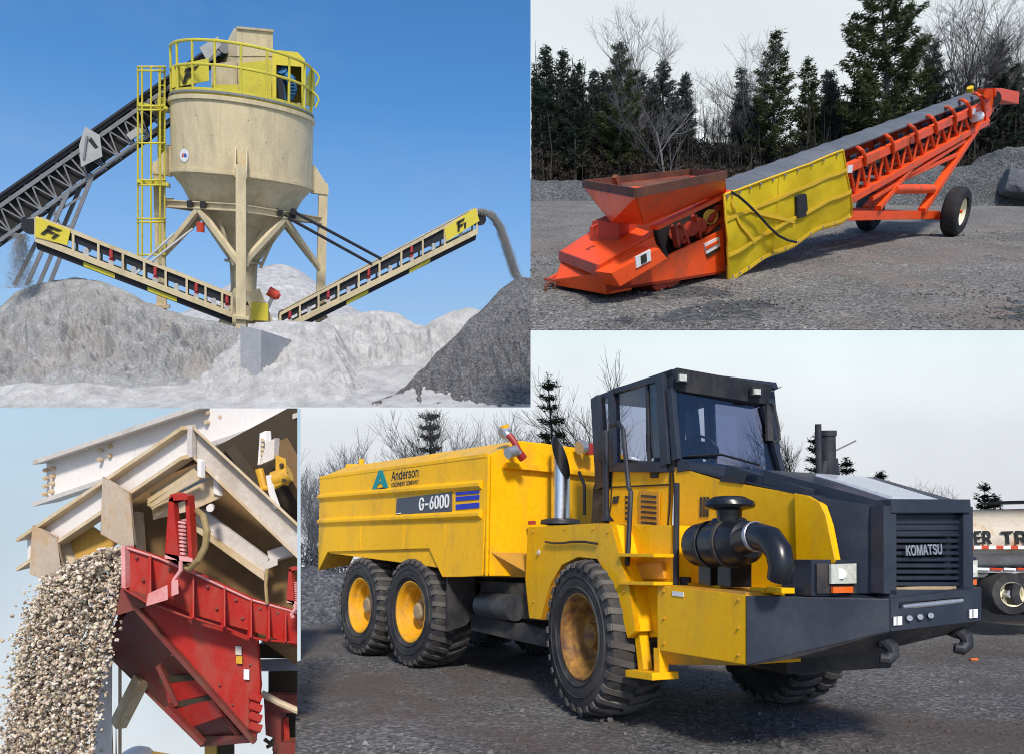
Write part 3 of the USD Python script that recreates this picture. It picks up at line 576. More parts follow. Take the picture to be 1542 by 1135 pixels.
tag(stage.GetPrimAtPath('/World/falling_sand'), 'grey sand pouring from the right conveyor tip onto the dark cone', 'sand')
pts, rad = [], []
for k in range(6000):
    t = rng.uniform(0, 1) ** 1.2; x = 30 + rng.normal() * (5 + 9 * t) + 4 * t; y = 352 + 82 * t
    pts.append(sp(x, y, -8.5 + rng.normal() * .8)); rad.append(rng.uniform(.025, .06))
struct('falling_sand', stones(rng, pts, rad), 'sand_grey', kind='stuff')
tag(stage.GetPrimAtPath('/World/falling_sand_001'), 'fine grey dust falling from the left conveyor tip', 'sand')
# ================================================================ the wooded yard with the portable conveyor
paint('conv_red', (0.82, 0.085, 0.012), 0.42, vary=0.12, scale=0.7, dirt=(0.40, 0.08, 0.03), dirt_at=0.62, dirt_scale=1.4, streak=.3, bevel=0.03, bump=0.004, bump_scale=4)
paint('conv_red_dark', (0.46, 0.05, 0.02), 0.5, vary=0.2, scale=0.8, dirt=(0.2, 0.05, 0.03), dirt_at=0.58, dirt_scale=0.8, bevel=0.02)
paint('rust', (0.17, 0.065, 0.035), 0.8, vary=0.3, scale=1.0, dirt=(0.09, 0.04, 0.03), dirt_at=0.52, dirt_scale=1.1, bump=0.01, bump_scale=12)
paint('tarp_yellow', (0.82, 0.64, 0.02), 0.55, vary=0.08, scale=0.5, dirt=(0.76, 0.56, 0.02), dirt_at=0.6, dirt_scale=0.4, bump=0.02, bump_scale=2.0)
tarp_p = '/World/Looks/tarp_mesh'
M['tarp_mesh'] = usdkit.material(stage, tarp_p, {'g': ('geometry', {}), 'n': ('noise_texture', {'scale': 0.8, 'detail': 5.0}), 'r': ('rgb_ramp', {'ramp': [(0.3, (0.70, 0.52, 0.015)), (0.6, (0.84, 0.66, 0.02)), (0.8, (0.88, 0.70, 0.05))]}),
    'p': ('principled_bsdf', {'roughness': 0.6, 'specular_ior_level': 0.2}), 't': ('translucent_bsdf', {}), 'x': ('transparent_bsdf', {'color': V(.95, .85, .4)}), 'm': ('mix_closure', {'fac': 0.3}), 'm2': ('mix_closure', {'fac': 0.12})},
    [('g.position', 'n.vector'), ('n.fac', 'r.fac'), ('r.color', 'p.base_color'), ('r.color', 't.color'), ('p.BSDF', 'm.closure1'), ('t.BSDF', 'm.closure2'), ('m.closure', 'm2.closure1'), ('x.BSDF', 'm2.closure2')], surface='m2.closure')
paint('tarp_stripe', (0.70, 0.44, 0.018), 0.55, vary=0.08, scale=0.8)
paint('belt_slate', (0.10, 0.11, 0.125), 0.6, vary=0.15, scale=0.4, dirt=(0.15, 0.155, 0.165), dirt_at=0.58, dirt_scale=0.5)
paint('rubber', (0.018, 0.018, 0.02), 0.75, vary=0.2, scale=2, dirt=(0.06, 0.055, 0.05), dirt_at=0.62)
paint('rim_cream', (0.80, 0.74, 0.54), 0.5, vary=0.08)
paint('steel_pale', (0.5, 0.5, 0.5), 0.4, metal=0.3, vary=0.1)
paint('rope_orange', (0.45, 0.17, 0.05), 0.8)
paint('boulder', (0.10, 0.105, 0.12), 0.8, vary=0.3, scale=0.5, dirt=(0.22, 0.2, 0.18), dirt_at=0.66, bump=0.08, bump_scale=2)
paint('bark', (0.055, 0.05, 0.048), 0.9, vary=0.35, scale=1.5)
paint('bark_grey', (0.17, 0.165, 0.165), 0.9, vary=0.3, scale=1.5)
leaf_mat('needles_dark', (0.032, 0.046, 0.030)); leaf_mat('needles_green', (0.062, 0.074, 0.030)); leaf_mat('needles_blue', (0.046, 0.060, 0.052)); leaf_mat('needles_haze', (0.056, 0.068, 0.062)); leaf_mat('brush_brown', (0.060, 0.048, 0.036)); leaf_mat('brush_dark', (0.028, 0.028, 0.026))
ground_mat('gravel_yard', [(0, (0.06, 0.058, 0.054)), (0.35, (0.12, 0.117, 0.108)), (0.7, (0.17, 0.163, 0.15)), (0.9, (0.25, 0.235, 0.215)), (1, (0.36, 0.33, 0.30))], 24.0, bump=0.018, patch=(0.175, 0.14, 0.118), patch_scale=0.16, patch_at=0.57)
ground_mat('gravel_berm', [(0, (0.055, 0.06, 0.062)), (0.6, (0.10, 0.105, 0.107)), (1, (0.17, 0.17, 0.17))], 12.0, bump=0.08)
ground_mat('forest_floor', [(0, (0.03, 0.028, 0.024)), (1, (0.06, 0.05, 0.04))], 3.0, bump=0.15)
sky_board('overcast_back', [(0, (0.57, 0.60, 0.62)), (0.35, (0.60, 0.63, 0.645)), (0.7, (0.545, 0.575, 0.595)), (1, (0.51, 0.55, 0.575))], z0=14.0, z1=36.0, cloud=0.035, scale=0.05)

CU = unit(V(0, -0.4043, 1.0)); CB = unit(V(0, 1, 0.4043)); CH = 2.66
C = Frame(-CU * CH, V(1, 0, 0), CB, CU)            # origin on the ground below the camera
def cg(px, py): return C.onw(px, py)               # ground coordinates of a spot

# ---- ground, bank, forest floor
def yard(u, v):
    a = np.power(u, 1.0) * 46; b = 11.0 + 47 * v ** 1.3
    w = 0.10 * (fbm(np.c_[a * .3, b * .3, 0 * a], 4, 1) - .5) + 0.05 * (fbm(np.c_[a * 2, b * 2, 0 * a], 3, 5) - .5)
    w = w - np.clip(b - 53, 0, None) * 0.0
    return C.o + a[:, None] * C.a + b[:, None] * C.b + w[:, None] * C.u
# the front edge of the yard is a straight lip
F0 = hit(799, 497, C.o, C.u); LIP = C.inv(F0)[1]
def yard2(u, v):
    a = 46 * u; b = LIP + 46 * v ** 1.4
    w = (0.16 * (fbm(np.c_[a * .3, b * .3, 0 * a], 4, 1) - .5) + 0.06 * (fbm(np.c_[a * 2.5, b * 2.5, 0 * a], 3, 5) - .5)) * np.clip((b - LIP) / 2, 0, 1)
    return C.o + a[:, None] * C.a + b[:, None] * C.b + w[:, None] * C.u
gv, gf = grid(220, 220, yard2); struct('gravel_yard', (gv, gf), 'gravel_yard', smooth=True)
m = MB(); q = [C.P(0.0, LIP + .01, -0.004), C.P(46, LIP + .01, -.004), C.P(46, LIP + 46, -.3), C.P(0, LIP + 46, -.3)]
m.hexa([q[0] - C.u * .004, q[1] - C.u * .004, q[2] - C.u * 3, q[3] - C.u * 3] + q); struct('yard_bed', m, 'gravel_berm')

def berm(u, v):
    px0 = 799 + 1000 * u; a = 36 * u * 1.15
    base = np.interp(a, [0, 14, 24, 41], [50.5, 50.5, 46.5, 44.0]); hgt = np.interp(a, [0, 9, 18, 26, 30, 41], [1.1, 1.15, 1.1, 2.2, 3.1, 2.7])
    wd = 6.0; b = base - .4 + wd * v
    prof = np.clip(np.minimum(v / 0.42, (1.25 - v) / .42), 0, 1); prof = prof * prof * (3 - 2 * prof)
    n = fbm(np.c_[a * .5, b * .5, 0 * a], 5, 3) - .5
    w = hgt * prof * (1 + .7 * n) + .25 * n * prof - .12
    return C.o + a[:, None] * C.a + b[:, None] * C.b + w[:, None] * C.u
top('gravel_bank', grid(240, 40, berm), 'gravel_berm', 'long low bank of dark gravel along the edge of the woods', 'gravel bank', smooth=True)
def ffloor(u, v):
    a = 44 * u; b = 53.5 + 6 * v; w = .5 + .6 * fbm(np.c_[a * .3, b * .3, 0 * a], 4, 6) - .3
    return C.o + a[:, None] * C.a + b[:, None] * C.b + w[:, None] * C.u
struct('forest_floor', grid(90, 24, ffloor), 'forest_floor', smooth=True)

BY = 62.0
def board(name, mat, corners, th=0.4):
    m = MB(); q = [V(p) for p in corners]; o = V(0, th, 0); m.hexa(q + [p + o for p in q]); return struct(name, m, mat)
board('sky_001', 'overcast_back', [V(0, BY, 13.0), V(46, BY, 13.0), V(46, BY, 39.5), V(0, BY, 39.5)])

# ---- trees
UPZ = V(0, 0, 1)
def tufts(rng, pts, size, n=9, flat=0.55):
    """Needle sprays: thin blades fanned about each point."""
    pts = np.repeat(np.asarray(pts, float), n, 0); N = len(pts)
    d = rng.normal(size=(N, 3)); d[:, 2] = d[:, 2] * flat + .18; d /= np.linalg.norm(d, axis=1)[:, None]
    s = np.cross(d, rng.normal(size=(N, 3))); s /= np.linalg.norm(s, axis=1)[:, None]
    l = size * rng.uniform(.6, 1.25, N)[:, None]; w = l * rng.uniform(.10, .2, N)[:, None]
    p0 = pts + rng.normal(size=(N, 3)) * size * .3
    v = np.stack([p0 - s * w, p0 + s * w, p0 + d * l + s * w * .3], 1).reshape(-1, 3)
    return v, np.arange(3 * N).reshape(-1, 3)
def keep(v, f, clip):
    if clip is None: return v, f
    ok = clip(v)[f].all(1); f = f[ok]; used = np.unique(f); mp = np.full(len(v), -1); mp[used] = np.arange(len(used)); return v[used], mp[f]
def tube3(mb, pts, r0, r1, n=4): mb.tube(pts, np.linspace(r0, r1, len(pts)), n)
def pine_mesh(base, h, spread, seed, clip=None, bare=0.22, whorls=20, size=.3, dens=1.0, droop=0.12, nb=9):
    """A conifer: tapered trunk, tiers of boughs that lengthen downwards, sprays of needles along their outer part."""
    rng = np.random.default_rng(seed); base = V(base); tr = MB(); lx, ly = rng.normal(size=2) * .02 * h
    axis = lambda f: base + UPZ * h * f + V(lx * f * f + .006 * h * math.sin(5 * f + seed), ly * f * f, 0)
    tube3(tr, [axis(f) for f in np.linspace(-.02, 1, 12)], h * .015, h * .002, 7)
    pts, br = [axis(1 - .012 * k) for k in range(4)], []
    for k in range(whorls):
        f = min(bare + (1 - bare) * (k + rng.uniform(-.2, .2)) / whorls, .985)
        prof = ((1 - f) ** .8 * (0.55 + 0.45 * min(1, (f - bare) / .25)) * 1.1) * rng.uniform(.72, 1.12); nbr = rng.integers(4, 7); a0 = rng.uniform(0, 6.28)
        for j in range(nbr):
            a = a0 + 2 * np.pi * j / nbr + rng.normal() * .25; l = spread * prof * rng.uniform(.6, 1.1) + .02 * h
            d = V(math.cos(a), math.sin(a), 0); rise = rng.uniform(.0, .22) + .55 * max(0, f - .72)
            P = [axis(f) + d * l * s + UPZ * l * (rise * s - droop * (1 - f) * math.sin(s * 3.0) + .14 * s * s) for s in np.linspace(0, 1, 5)]
            br.append((P, h * .0032 * (1.2 - f), h * .0007))
            for s in np.linspace(.34, 1, max(2, int(l / size * 1.7 * dens))):
                i = min(int(s * 4), 3); p = P[i] + (P[i + 1] - P[i]) * (s * 4 - i); side = V(-d[1], d[0], 0)
                for z in (-1, 1): pts.append(p + side * z * rng.uniform(.02, .22) * l * (1.15 - s) + UPZ * rng.normal() * .03 * l)
    tr.pipes([q[0] for q in br], [q[1] for q in br], [q[2] for q in br], 3)
    v, f = tr.arrays(); v2, f2 = tufts(rng, pts, size, nb, .34)
    return keep(v, f, clip), keep(v2, f2, clip)
def pine(name, label, base, h, spread, seed, needles='needles_dark', group=None, clip=None, barkm='bark', **kw):
    t = thing(name, label, 'tree', base, group); a, b = pine_mesh(base, h, spread, seed, clip, **kw)
    obj('trunk', a, barkm, t, smooth=False); obj('crown', b, needles, t, smooth=False); return t
def bare_tree(name, label, base, h, spread, seed, barkm='bark_grey', group=None, clip=None, stems=1, levels=5, fork=3, r=.011, upness=.75, minr=.009, lean=0.0):
    rng = np.random.default_rng(seed); base = V(base)
    t = thing(name, label, 'tree', base, group); tr, cr = MB(), MB(); segs = {0: [], 1: []}
    def grow(p, d, l, rad, lev, mb):
        P = [p]; dd = d
        for s in range(3):
            dd = dd + rng.normal(size=3) * .13 + UPZ * .05; dd = dd / math.sqrt(dd @ dd); P.append(P[-1] + dd * l / 3)
        segs[mb].append((P, max(rad, minr), max(rad * .62, minr * .8)))
        if lev >= levels: return
        for k in range(fork + (lev == levels - 1) * 2):
            i = rng.integers(1, 4); q = P[i]; a = rng.uniform(0, 2 * np.pi); o = V(math.cos(a), math.sin(a), rng.uniform(-.1, .5))
            nd = unit(dd * upness + o * (0.62 + .1 * lev) * spread)
            grow(q, nd, l * rng.uniform(.5, .78), rad * .52, lev + 1, 1)
        grow(P[-1], unit(dd + rng.normal(size=3) * .15), l * .72, rad * .6, lev + 1, 1)
    for s in range(stems):
        a = rng.uniform(0, 6.28); d = unit(UPZ + V(math.cos(a), math.sin(a), 0) * (.22 if stems > 1 else .04) + V(lean, 0, 0))
        grow(base + V(s * .15 * h * .1, 0, 0), d, h * .36, h * r, 0, 0)
    for k, mb in ((0, tr), (1, cr)):
        mb.pipes([q[0] for q in segs[k]], [q[1] for q in segs[k]], [q[2] for q in segs[k]], 6 if k == 0 else 3)
    for nm, mb in (('trunk', tr), ('crown', cr)):
        v, f = mb.arrays(); v, f = keep(v, f, clip); obj(nm, (v, f), barkm, t, smooth=False)
    return t
inC = lambda v: (v[:, 0] > 0.02) & (v[:, 1] < BY - .05)
def gz(x, y, off=.3): return -(CU[1] * y + CH) / CU[2] + off        # height of the yard plane at x, y
def ct(px, y):                                                       # foot of a tree seen in column px at depth y
    x = (px - CX) / FOCAL * y; return V(x, y, gz(x, y))
def hgt_to(py, y, base): return (CY - py) / FOCAL * y - base[2]
pines = [  # column, depth, top row, spread (px), kind, what it looks like
    (803, 56.0, 92, 26, 'needles_dark', 'dark pine cut by the left end of the wood'),
    (826, 55.0, 74, 30, 'needles_dark', 'slim dark pine, leftmost of the pair that rises over the left wood'),
    (846, 56.5, 71, 26, 'needles_dark', 'narrow pine with a bent tip, right one of a close pair in the left wood'),
    (866, 54.0, 97, 34, 'needles_dark', 'bushy dark pine with a lower top beside the close pair'),
    (893, 57.0, 106, 28, 'needles_blue', 'small bluish pine in the gap left of the broad pointed pine'),
    (934, 54.0, 60, 56, 'needles_green', 'tall broad pine with a tufted tip left of the round bare tree'),
    (908, 57.5, 112, 26, 'needles_dark', 'low dark pine half hidden behind the broad pointed pine'),
    (997, 56.5, 96, 46, 'needles_blue', 'grey green pine with thin top next to the round bare tree'),
    (1023, 58.0, 112, 30, 'needles_blue', 'short blunt pine tucked against the round bare tree'),
    (1166, 55.0, 43, 52, 'needles_green', 'tall pine with layered boughs standing clear before pale sky'),
    (1143, 57.5, 150, 34, 'needles_blue', 'thin pine leaning out left of the tall layered pine'),
    (1216, 57.0, 90, 34, 'needles_green', 'slight light green pine between the two tallest pines'),
    (1336, 53.0, -60, 100, 'needles_green', 'biggest pine, with wide shelves of boughs above the conveyor'),
    (1402, 57.0, 62, 44, 'needles_dark', 'dark pine right behind the biggest pine'),
    (1508, 55.5, 60, 52, 'needles_dark', 'dark flat topped pine behind the conveyor head'),
    (1290, 57.5, 118, 44, 'needles_green', 'olive pine low on the left of the biggest pine'),
    (1250, 58.0, 150, 40, 'needles_dark', 'dark low pine under the slight green pine'),
    (1455, 57.5, 150, 50, 'needles_dark', 'dark low pine behind the upper truss of the conveyor'),
    (1535, 58.0, 95, 40, 'needles_dark', 'dark pine at the right end of the wood'),
]
for i, (px, y, py, sp_, nd, lab) in enumerate(pines):
    b = ct(px, y); h = hgt_to(py, y, b); s_ = sp_ / FOCAL * y
    big = sp_ > 90
    pine('pine_tree', lab, b, h, s_ * 1.12, 100 + i, nd, 'trees of the wood behind the conveyor', inC, bare=.22 if big else .2, whorls=17 if big else (16 if py < 65 else 17), size=.36 if big else .27, dens=1.3 if big else 1.1, droop=.2 if big else .12)
bares = [
    (1003, 53.5, 62, 1.0, 1, 'bark_grey', 'round bare tree with a fine spreading crown against the sky'),
    (985, 57.5, 64, .6, 1, 'bark_grey', 'narrow bare tree showing above the grey green pine'),
    (1133, 57.0, 66, .8, 2, 'bark_grey', 'thin forked bare tree left of the tall layered pine'),
    (1437, 56.0, -10, .8, 3, 'bark', 'tall many stemmed bare tree right of the biggest pine'),
    (1478, 57.5, -10, .8, 2, 'bark_grey', 'tall pale bare tree above the conveyor head'),
    (1518, 58.0, 20, .8, 2, 'bark_grey', 'bare tree at the right edge above the flat topped pine'),
    (812, 58.5, 128, .5, 1, 'bark_grey', 'faint bare tree at the far left of the wood'),
    (1008, 52.5, 180, .25, 1, 'bark_grey', 'pale slim trunk under the round bare tree'),
    (960, 58.0, 110, .6, 1, 'bark', 'small bare tree between the broad pine and the grey green pine'),
    (1100, 58.0, 150, .9, 2, 'bark', 'low wide bare tree right of the round bare tree'),
    (1262, 56.5, 160, .9, 2, 'bark', 'bare brushwood tree behind the belt, below the green pines'),
]
for i, (px, y, py, sp_, st, bm, lab) in enumerate(bares):
    b = ct(px, y); h = hgt_to(py, y, b)
    bare_tree('bare_tree', lab, b, h * (1.08 if i < 2 else .95) if sp_ > .3 else h, sp_, 300 + i, bm, 'trees of the wood behind the conveyor', inC, stems=st, levels=5 if sp_ > .3 else 2, r=.0085, minr=.007)
# the rear rows of the wood read as one mass of pines
rng = np.random.default_rng(71); rv, rf, rn = [], [], 0
for k in range(46):
    px = rng.uniform(799, 1130) if k < 26 else rng.uniform(1225, 1545); y = rng.uniform(57.5, 60.5); top_y = rng.uniform(98, 175) if k < 26 else rng.uniform(95, 170)
    b = ct(px, y); (v, f), (v2, f2) = pine_mesh(b, hgt_to(top_y, y, b), rng.uniform(16, 28) / FOCAL * y, 800 + k, inC, bare=.3, whorls=15, size=.27, nb=6)
    for vv, ff in ((v, f), (v2, f2)): rv.append(vv); rf.append(ff + rn); rn += len(vv)
top('far_wood', (np.vstack(rv), np.vstack(rf)), 'needles_haze', 'rear rows of grey green pines that read as one wood', 'wood', kind='stuff', smooth=False)  # haze over the rear rows is mixed into this paler needle colour
# slim trunks that can be told apart in the shade of the wood
rng = np.random.default_rng(77)
# undergrowth that reads as one dark mass
def brush(seed, n, x0, x1, y0, y1, hfun, size, mat, label, stems=300):
    rng = np.random.default_rng(seed); px = rng.uniform(x0, x1, n); y = rng.uniform(y0, y1, n); x = (px - CX) / FOCAL * y
    hh = hfun(px) * rng.beta(1.1, 1.3, n); z = gz(x, y) + hh
    v, f = tufts(rng, np.c_[x, y, z], size, 6, 1.4)
    mb = MB()
    for k in range(stems):
        p = rng.uniform(x0, x1); yy2 = rng.uniform(y0, y1); xq = (p - CX) / FOCAL * yy2; hq = hfun(p) * rng.uniform(.9, 2.0); b = V(xq, yy2, gz(xq, yy2))
        tube3(mb, [b, b + V(rng.normal() * .1, 0, hq * .5), b + V(rng.normal() * .3, 0, hq)], .05 * rng.uniform(.5, 1.5), .015, 4)
    v2, f2 = mb.arrays(); v, f = keep(np.vstack([v, v2]), np.vstack([f, f2 + len(v)]), inC)
    p = top('undergrowth', (v, f), mat, label, 'undergrowth', kind='stuff', smooth=False)
hb = lambda p: np.interp(p, [799, 900, 1000, 1080, 1160, 1300, 1542], [5.6, 5.0, 4.2, 3.4, 3.2, 4.0, 5.2])
brush(1, 11000, 799, 1560, 54.5, 60.5, hb, .42, 'brush_dark', 'dark tangled undergrowth and trunks filling the wood', 620)
brush(2, 5000, 799, 1560, 53.0, 57.0, lambda p: .55 * hb(p), .34, 'brush_brown', 'brown bare brushwood along the edge of the wood', 160)

# ---- the portable conveyor
NW = cg(1432, 356)                                  # near wheel on the ground
th_ = math.radians(46); dA = C.a * math.cos(th_) + C.b * math.sin(th_); pA = C.a * math.sin(th_) - C.b * math.cos(th_)
TR = 3.0
MID = C.P(NW[0], NW[1], 0) - pA * TR / 2
KV = Frame(MID, dA, pA, CU)                          # a: along the machine, b: towards us, u: up
HW = 0.95                                            # half width of the frame
def kq(px, py, q=HW): p = KV.onb(px, py, q); return KV.P(p[0], q, p[2])
conv = thing('portable_conveyor', 'orange red portable conveyor with yellow tarp and flared feed hopper', 'conveyor', KV.P(0, 0, 0))
U = KV.u
def solid(name, pts, q0, q1, mat, parent=None, holes=()):
    """An outline on the near plane q0 given by pixels, carried across the machine to q1."""
    P = [kq(x, y, q0) for x, y in pts]; H = [[kq(x, y, q0) for x, y in h] for h in holes]
    return obj(name, MB().plate(P, pA * (q1 - q0), H), mat, parent or conv)
# feed end: side plates with an opening, tail box, cover, hopper
solid('side_plate', [(924, 438), (1005, 386), (1088, 347), (1093, 411), (1022, 423)], HW, HW - .06, 'conv_red')
fs = [kq(x, y) for x, y in ((924, 438), (1005, 386), (1088, 347), (1093, 411), (1022, 423))]
obj('side_plate', MB().plate([p - pA * 2 * HW for p in fs], pA * .06), 'conv_red', conv)
obj('bottom_plate', MB().hexa([kq(924, 438) , kq(1093, 411), kq(1093, 411) - pA * 2 * HW, kq(924, 438) - pA * 2 * HW, kq(924, 438) + U * .05, kq(1093, 411) + U * .05, kq(1093, 411) - pA * 2 * HW + U * .05, kq(924, 438) - pA * 2 * HW + U * .05]), 'conv_red_dark', conv)
solid('chute_rail', [(989, 341), (1105, 287), (1105, 293), (991, 347)], HW + .10, HW - .1, 'conv_red')
solid('roller_bay', [(990, 346), (1088, 304), (1088, 348), (1003, 387)], HW - .55, -HW + .1, 'dark_hole')
for x0, y0, x1, y1 in ((1014, 340, 1020, 372), (1024, 338, 1037, 372), (1045, 325, 1053, 358), (1069, 334, 1082, 310), (1060, 352, 1085, 330)):
    obj('roller_bracket', MB().bar(kq(x0, y0, HW - .2), kq(x1, y1, HW - .2), .08, .12, pA), 'conv_red_dark', conv)
for x, y in ((1019, 352), (1026, 356), (1053, 340), (1070, 327), (1040, 345)):
    obj('idler_roller', MB().cyl(kq(x, y, HW - .25), kq(x, y, -HW + .2), .17, 12), 'conv_red_dark' if x != 1070 else 'plate_yellow', conv)
obj('bay_post', MB().bar(kq(987, 342, HW + .02), kq(1003, 388, HW + .02), .09, .06, pA), 'dark_hole', conv)
# tail cover: sloped lid and side flank
QF = HW - 2.15
lid = [kq(901, 398, HW + .0), kq(983, 352, HW + .0), kq(982, 343, HW - .3)]
def kw(px, py, w):     # spot on a level plane of the machine
    r = ray(px, py); return r * ((KV.o + U * w) @ U / (r @ U))
def P3(px, py, q): return kq(px, py, q)
A1, A2, A3, A4 = P3(901, 399, HW), P3(984, 351, HW), P3(917, 330, -HW), P3(844, 378, -HW)
obj('tail_lid', MB().hexa([A4 - U * .06, A1 - U * .06, A2 - U * .06, A3 - U * .06, A4, A1, A2, A3]), 'conv_red', conv)
B1, B2 = P3(905, 405, HW), P3(988, 368, HW)
obj('tail_flank', MB().plate([A1 - U * .03, A2 - U * .03, B2, P3(911, 411, HW)], -pA * .06), 'conv_red', conv)
obj('lid_edge', MB().bar(A4 - U * .1, A1 - U * .1, .08, .2, U), 'conv_red_dark', conv)
for x, y in ((890, 352), (925, 366)): obj('lid_handle', MB().tube([P3(x, y + 6, 0), P3(x, y, 0) + U * .12, P3(x + 8, y - 4, 0) + U * .12, P3(x + 8, y + 2, 0)], .035, 6), 'conv_red_dark', conv)
N1, N2, N3, N4 = P3(914, 444, HW), P3(911, 411, HW), P3(847, 388, -HW), P3(836, 424, -HW)
nose_s = [P3(924, 438, HW), P3(914, 444, HW), P3(911, 409, HW), P3(988, 368, HW), P3(1005, 386, HW)]
obj('nose_flank', MB().plate(nose_s, -pA * .06), 'conv_red', conv)
mid_ = P3(893, 413, HW * .4); 
nt, nm, nb_ = P3(836, 421, -.62), P3(893, 410, .35), P3(838, 430, -.62)
nn_ = np.array([N3, nm, nt, nb_, N2, N1, N3 + dA * 1.1, N2 + dA * .8, N1 + dA * .8, nb_ + dA * 1.1])
hull = trimesh.convex.convex_hull(nn_); obj('nose_front', (np.array(hull.vertices), np.array(hull.faces)), 'conv_red', conv, smooth=False)
rg = P3(828, 436, -HW * .6)
obj('hitch_ring', MB().tube([rg + (dA * math.cos(a) + U * math.sin(a)) * .14 for a in np.linspace(0, 2 * np.pi, 17)[:-1]], .04, 7, closed=True), 'rust', conv)
gb = [(920, 412), (992, 374), (1005, 390), (934, 432)]
bxp = solid('belt_guard_box', gb, HW + .42, HW + .02, 'conv_red')
X_ = unit(kq(992, 374, HW + .3) - kq(920, 412, HW + .3)); Y_ = unit(np.cross(pA, X_)) ; Y_ = Y_ if Y_ @ U > 0 else -Y_
st = MB(); o = kq(955, 405, HW + .43); st.box(o + X_ * .3 + Y_ * .1, (X_, Y_, pA), (.24, .11, .012)); s1 = obj('sticker', st, 'sticker_white', bxp)
obj('sticker_mark', MB().box(o + X_ * .3 + Y_ * .1 + pA * .015, (X_, Y_, pA), (.09, .08, .01)), 'mark_black', bxp)
p1 = [(1061, 368), (1083, 357), (1085, 371), (1064, 383)]
solid('side_sticker', p1, HW + .03, HW, 'sticker_white')
solid('side_sticker', [(1065, 384), (1085, 373), (1085, 377), (1066, 388)], HW + .03, HW, 'mark_black')
solid('sticker_mark', [(1063, 372), (1082, 362), (1083, 366), (1064, 377)], HW + .045, HW + .03, 'conv_red')
for x, y in ((996, 433), (1014, 427)): obj('stand_foot', MB().plate([P3(x - 14, y - 2, HW - .1), P3(x + 8, y - 12, HW - .1), P3(x + 9, y, HW - .1), P3(x - 6, y + 7, HW - .1)], -pA * .5), 'conv_red_dark', conv)
obj('stand_foot', MB().bar(P3(985, 434, -HW + .2), P3(1015, 424, -HW + .2), .3, .3, U), 'conv_red_dark', conv)
# flared hopper with a rusty rim; inner faces seen over the near lip
tb = [kq(970, 339, HW * .95), kq(1094, 288, HW * .95), kq(1094, 288, HW * .95) - pA * 1.0, kq(970, 339, HW * .95) - pA * .85]
obj('hopper_neck', MB().hexa([tb[0] - pA * .62 - U * .5, tb[1] - pA * .62 - U * .5, tb[2] - pA * .5 - U * .5, tb[3] - pA * .5 - U * .5, tb[0] - pA * .62, tb[1] - pA * .62, tb[2] - pA * .5, tb[3] - pA * .5]), 'conv_red_dark', conv)
hr = [kq(957, 298, HW + .75), kq(1092, 270, HW + .55), kq(1040, 264, -HW - .8), kq(879, 283, -HW - .6)]
rim_h = U * .16
hop = MB()
for i in range(4):
    j = (i + 1) % 4
    hop.hexa([tb[i], tb[j], tb[j] * .98 + tb[(i + 2) % 4] * .02, tb[i] * .98 + tb[(i + 3) % 4] * .02, hr[i], hr[j], hr[j] * .985 + hr[(j + 1) % 4] * .015, hr[i] * .985 + hr[(i - 1) % 4] * .015])
obj('hopper', hop, 'conv_red', conv)
for i in range(4):
    j = (i + 1) % 4; inn = unit(tb[i] - hr[i]) * .02
    obj('hopper_rim', MB().bar(hr[i] + rim_h * .5, hr[j] + rim_h * .5, .06, .16, U, ext=.02), 'rust', conv)
obj('hopper_liner', MB().hexa([hr[2] + (tb[2] - hr[2]) * .7, hr[3] + (tb[3] - hr[3]) * .7, hr[3] + (tb[3] - hr[3]) * .7 + pA * .06, hr[2] + (tb[2] - hr[2]) * .7 + pA * .06, hr[2] + pA * .05, hr[3] + pA * .05, hr[3] + pA * .1, hr[2] + pA * .1]), 'rust', conv)
g0 = kq(925, 283, 0)
obj('hopper_prop', MB().bar(g0 + U * .22, g0 - U * .15 + dA * .25, .10, .12, pA).bar(g0, g0 + dA * .9 - U * .3 + pA * .3, .08, .08, U), 'rust', conv)
# belt and truss up to the head
lin = lambda p, q, f: (p[0] + (q[0] - p[0]) * f, p[1] + (q[1] - p[1]) * f)
bt0, bt1 = (1097, 283), (1487, 139)                  # upper edge of the belt on the near side
qs = HW * .72
T = lambda f: kq(*lin(bt0, bt1, f), qs)
bl_ = MB(); top_n = [T(f) for f in np.linspace(0, 1, 14)]
far_up = lambda f, wdt=1.35: T(f) - pA * wdt
rings = []
for f in np.linspace(-.02, 1, 15):
    c = T(f) - pA * .42
    rings.append([c + pA * .48 * math.cos(a) + U * (.13 * math.sin(a) - .12) for a in np.linspace(-.25, np.pi + .25, 11)])
obj('belt_hood', MB().loft(rings), 'belt_slate', conv)
for f in np.linspace(.06, .96, 12):
    c = T(f) - pA * .42; obj('hood_seam', MB().tube([c + pA * .485 * math.cos(a) + U * (.137 * math.sin(a) - .12) for a in np.linspace(0, np.pi, 9)], .018, 4), 'steel_grey', conv)
tc0, tc1, bc0, bc1 = (1262, 260), (1486, 157), (1262, 311), (1486, 184)
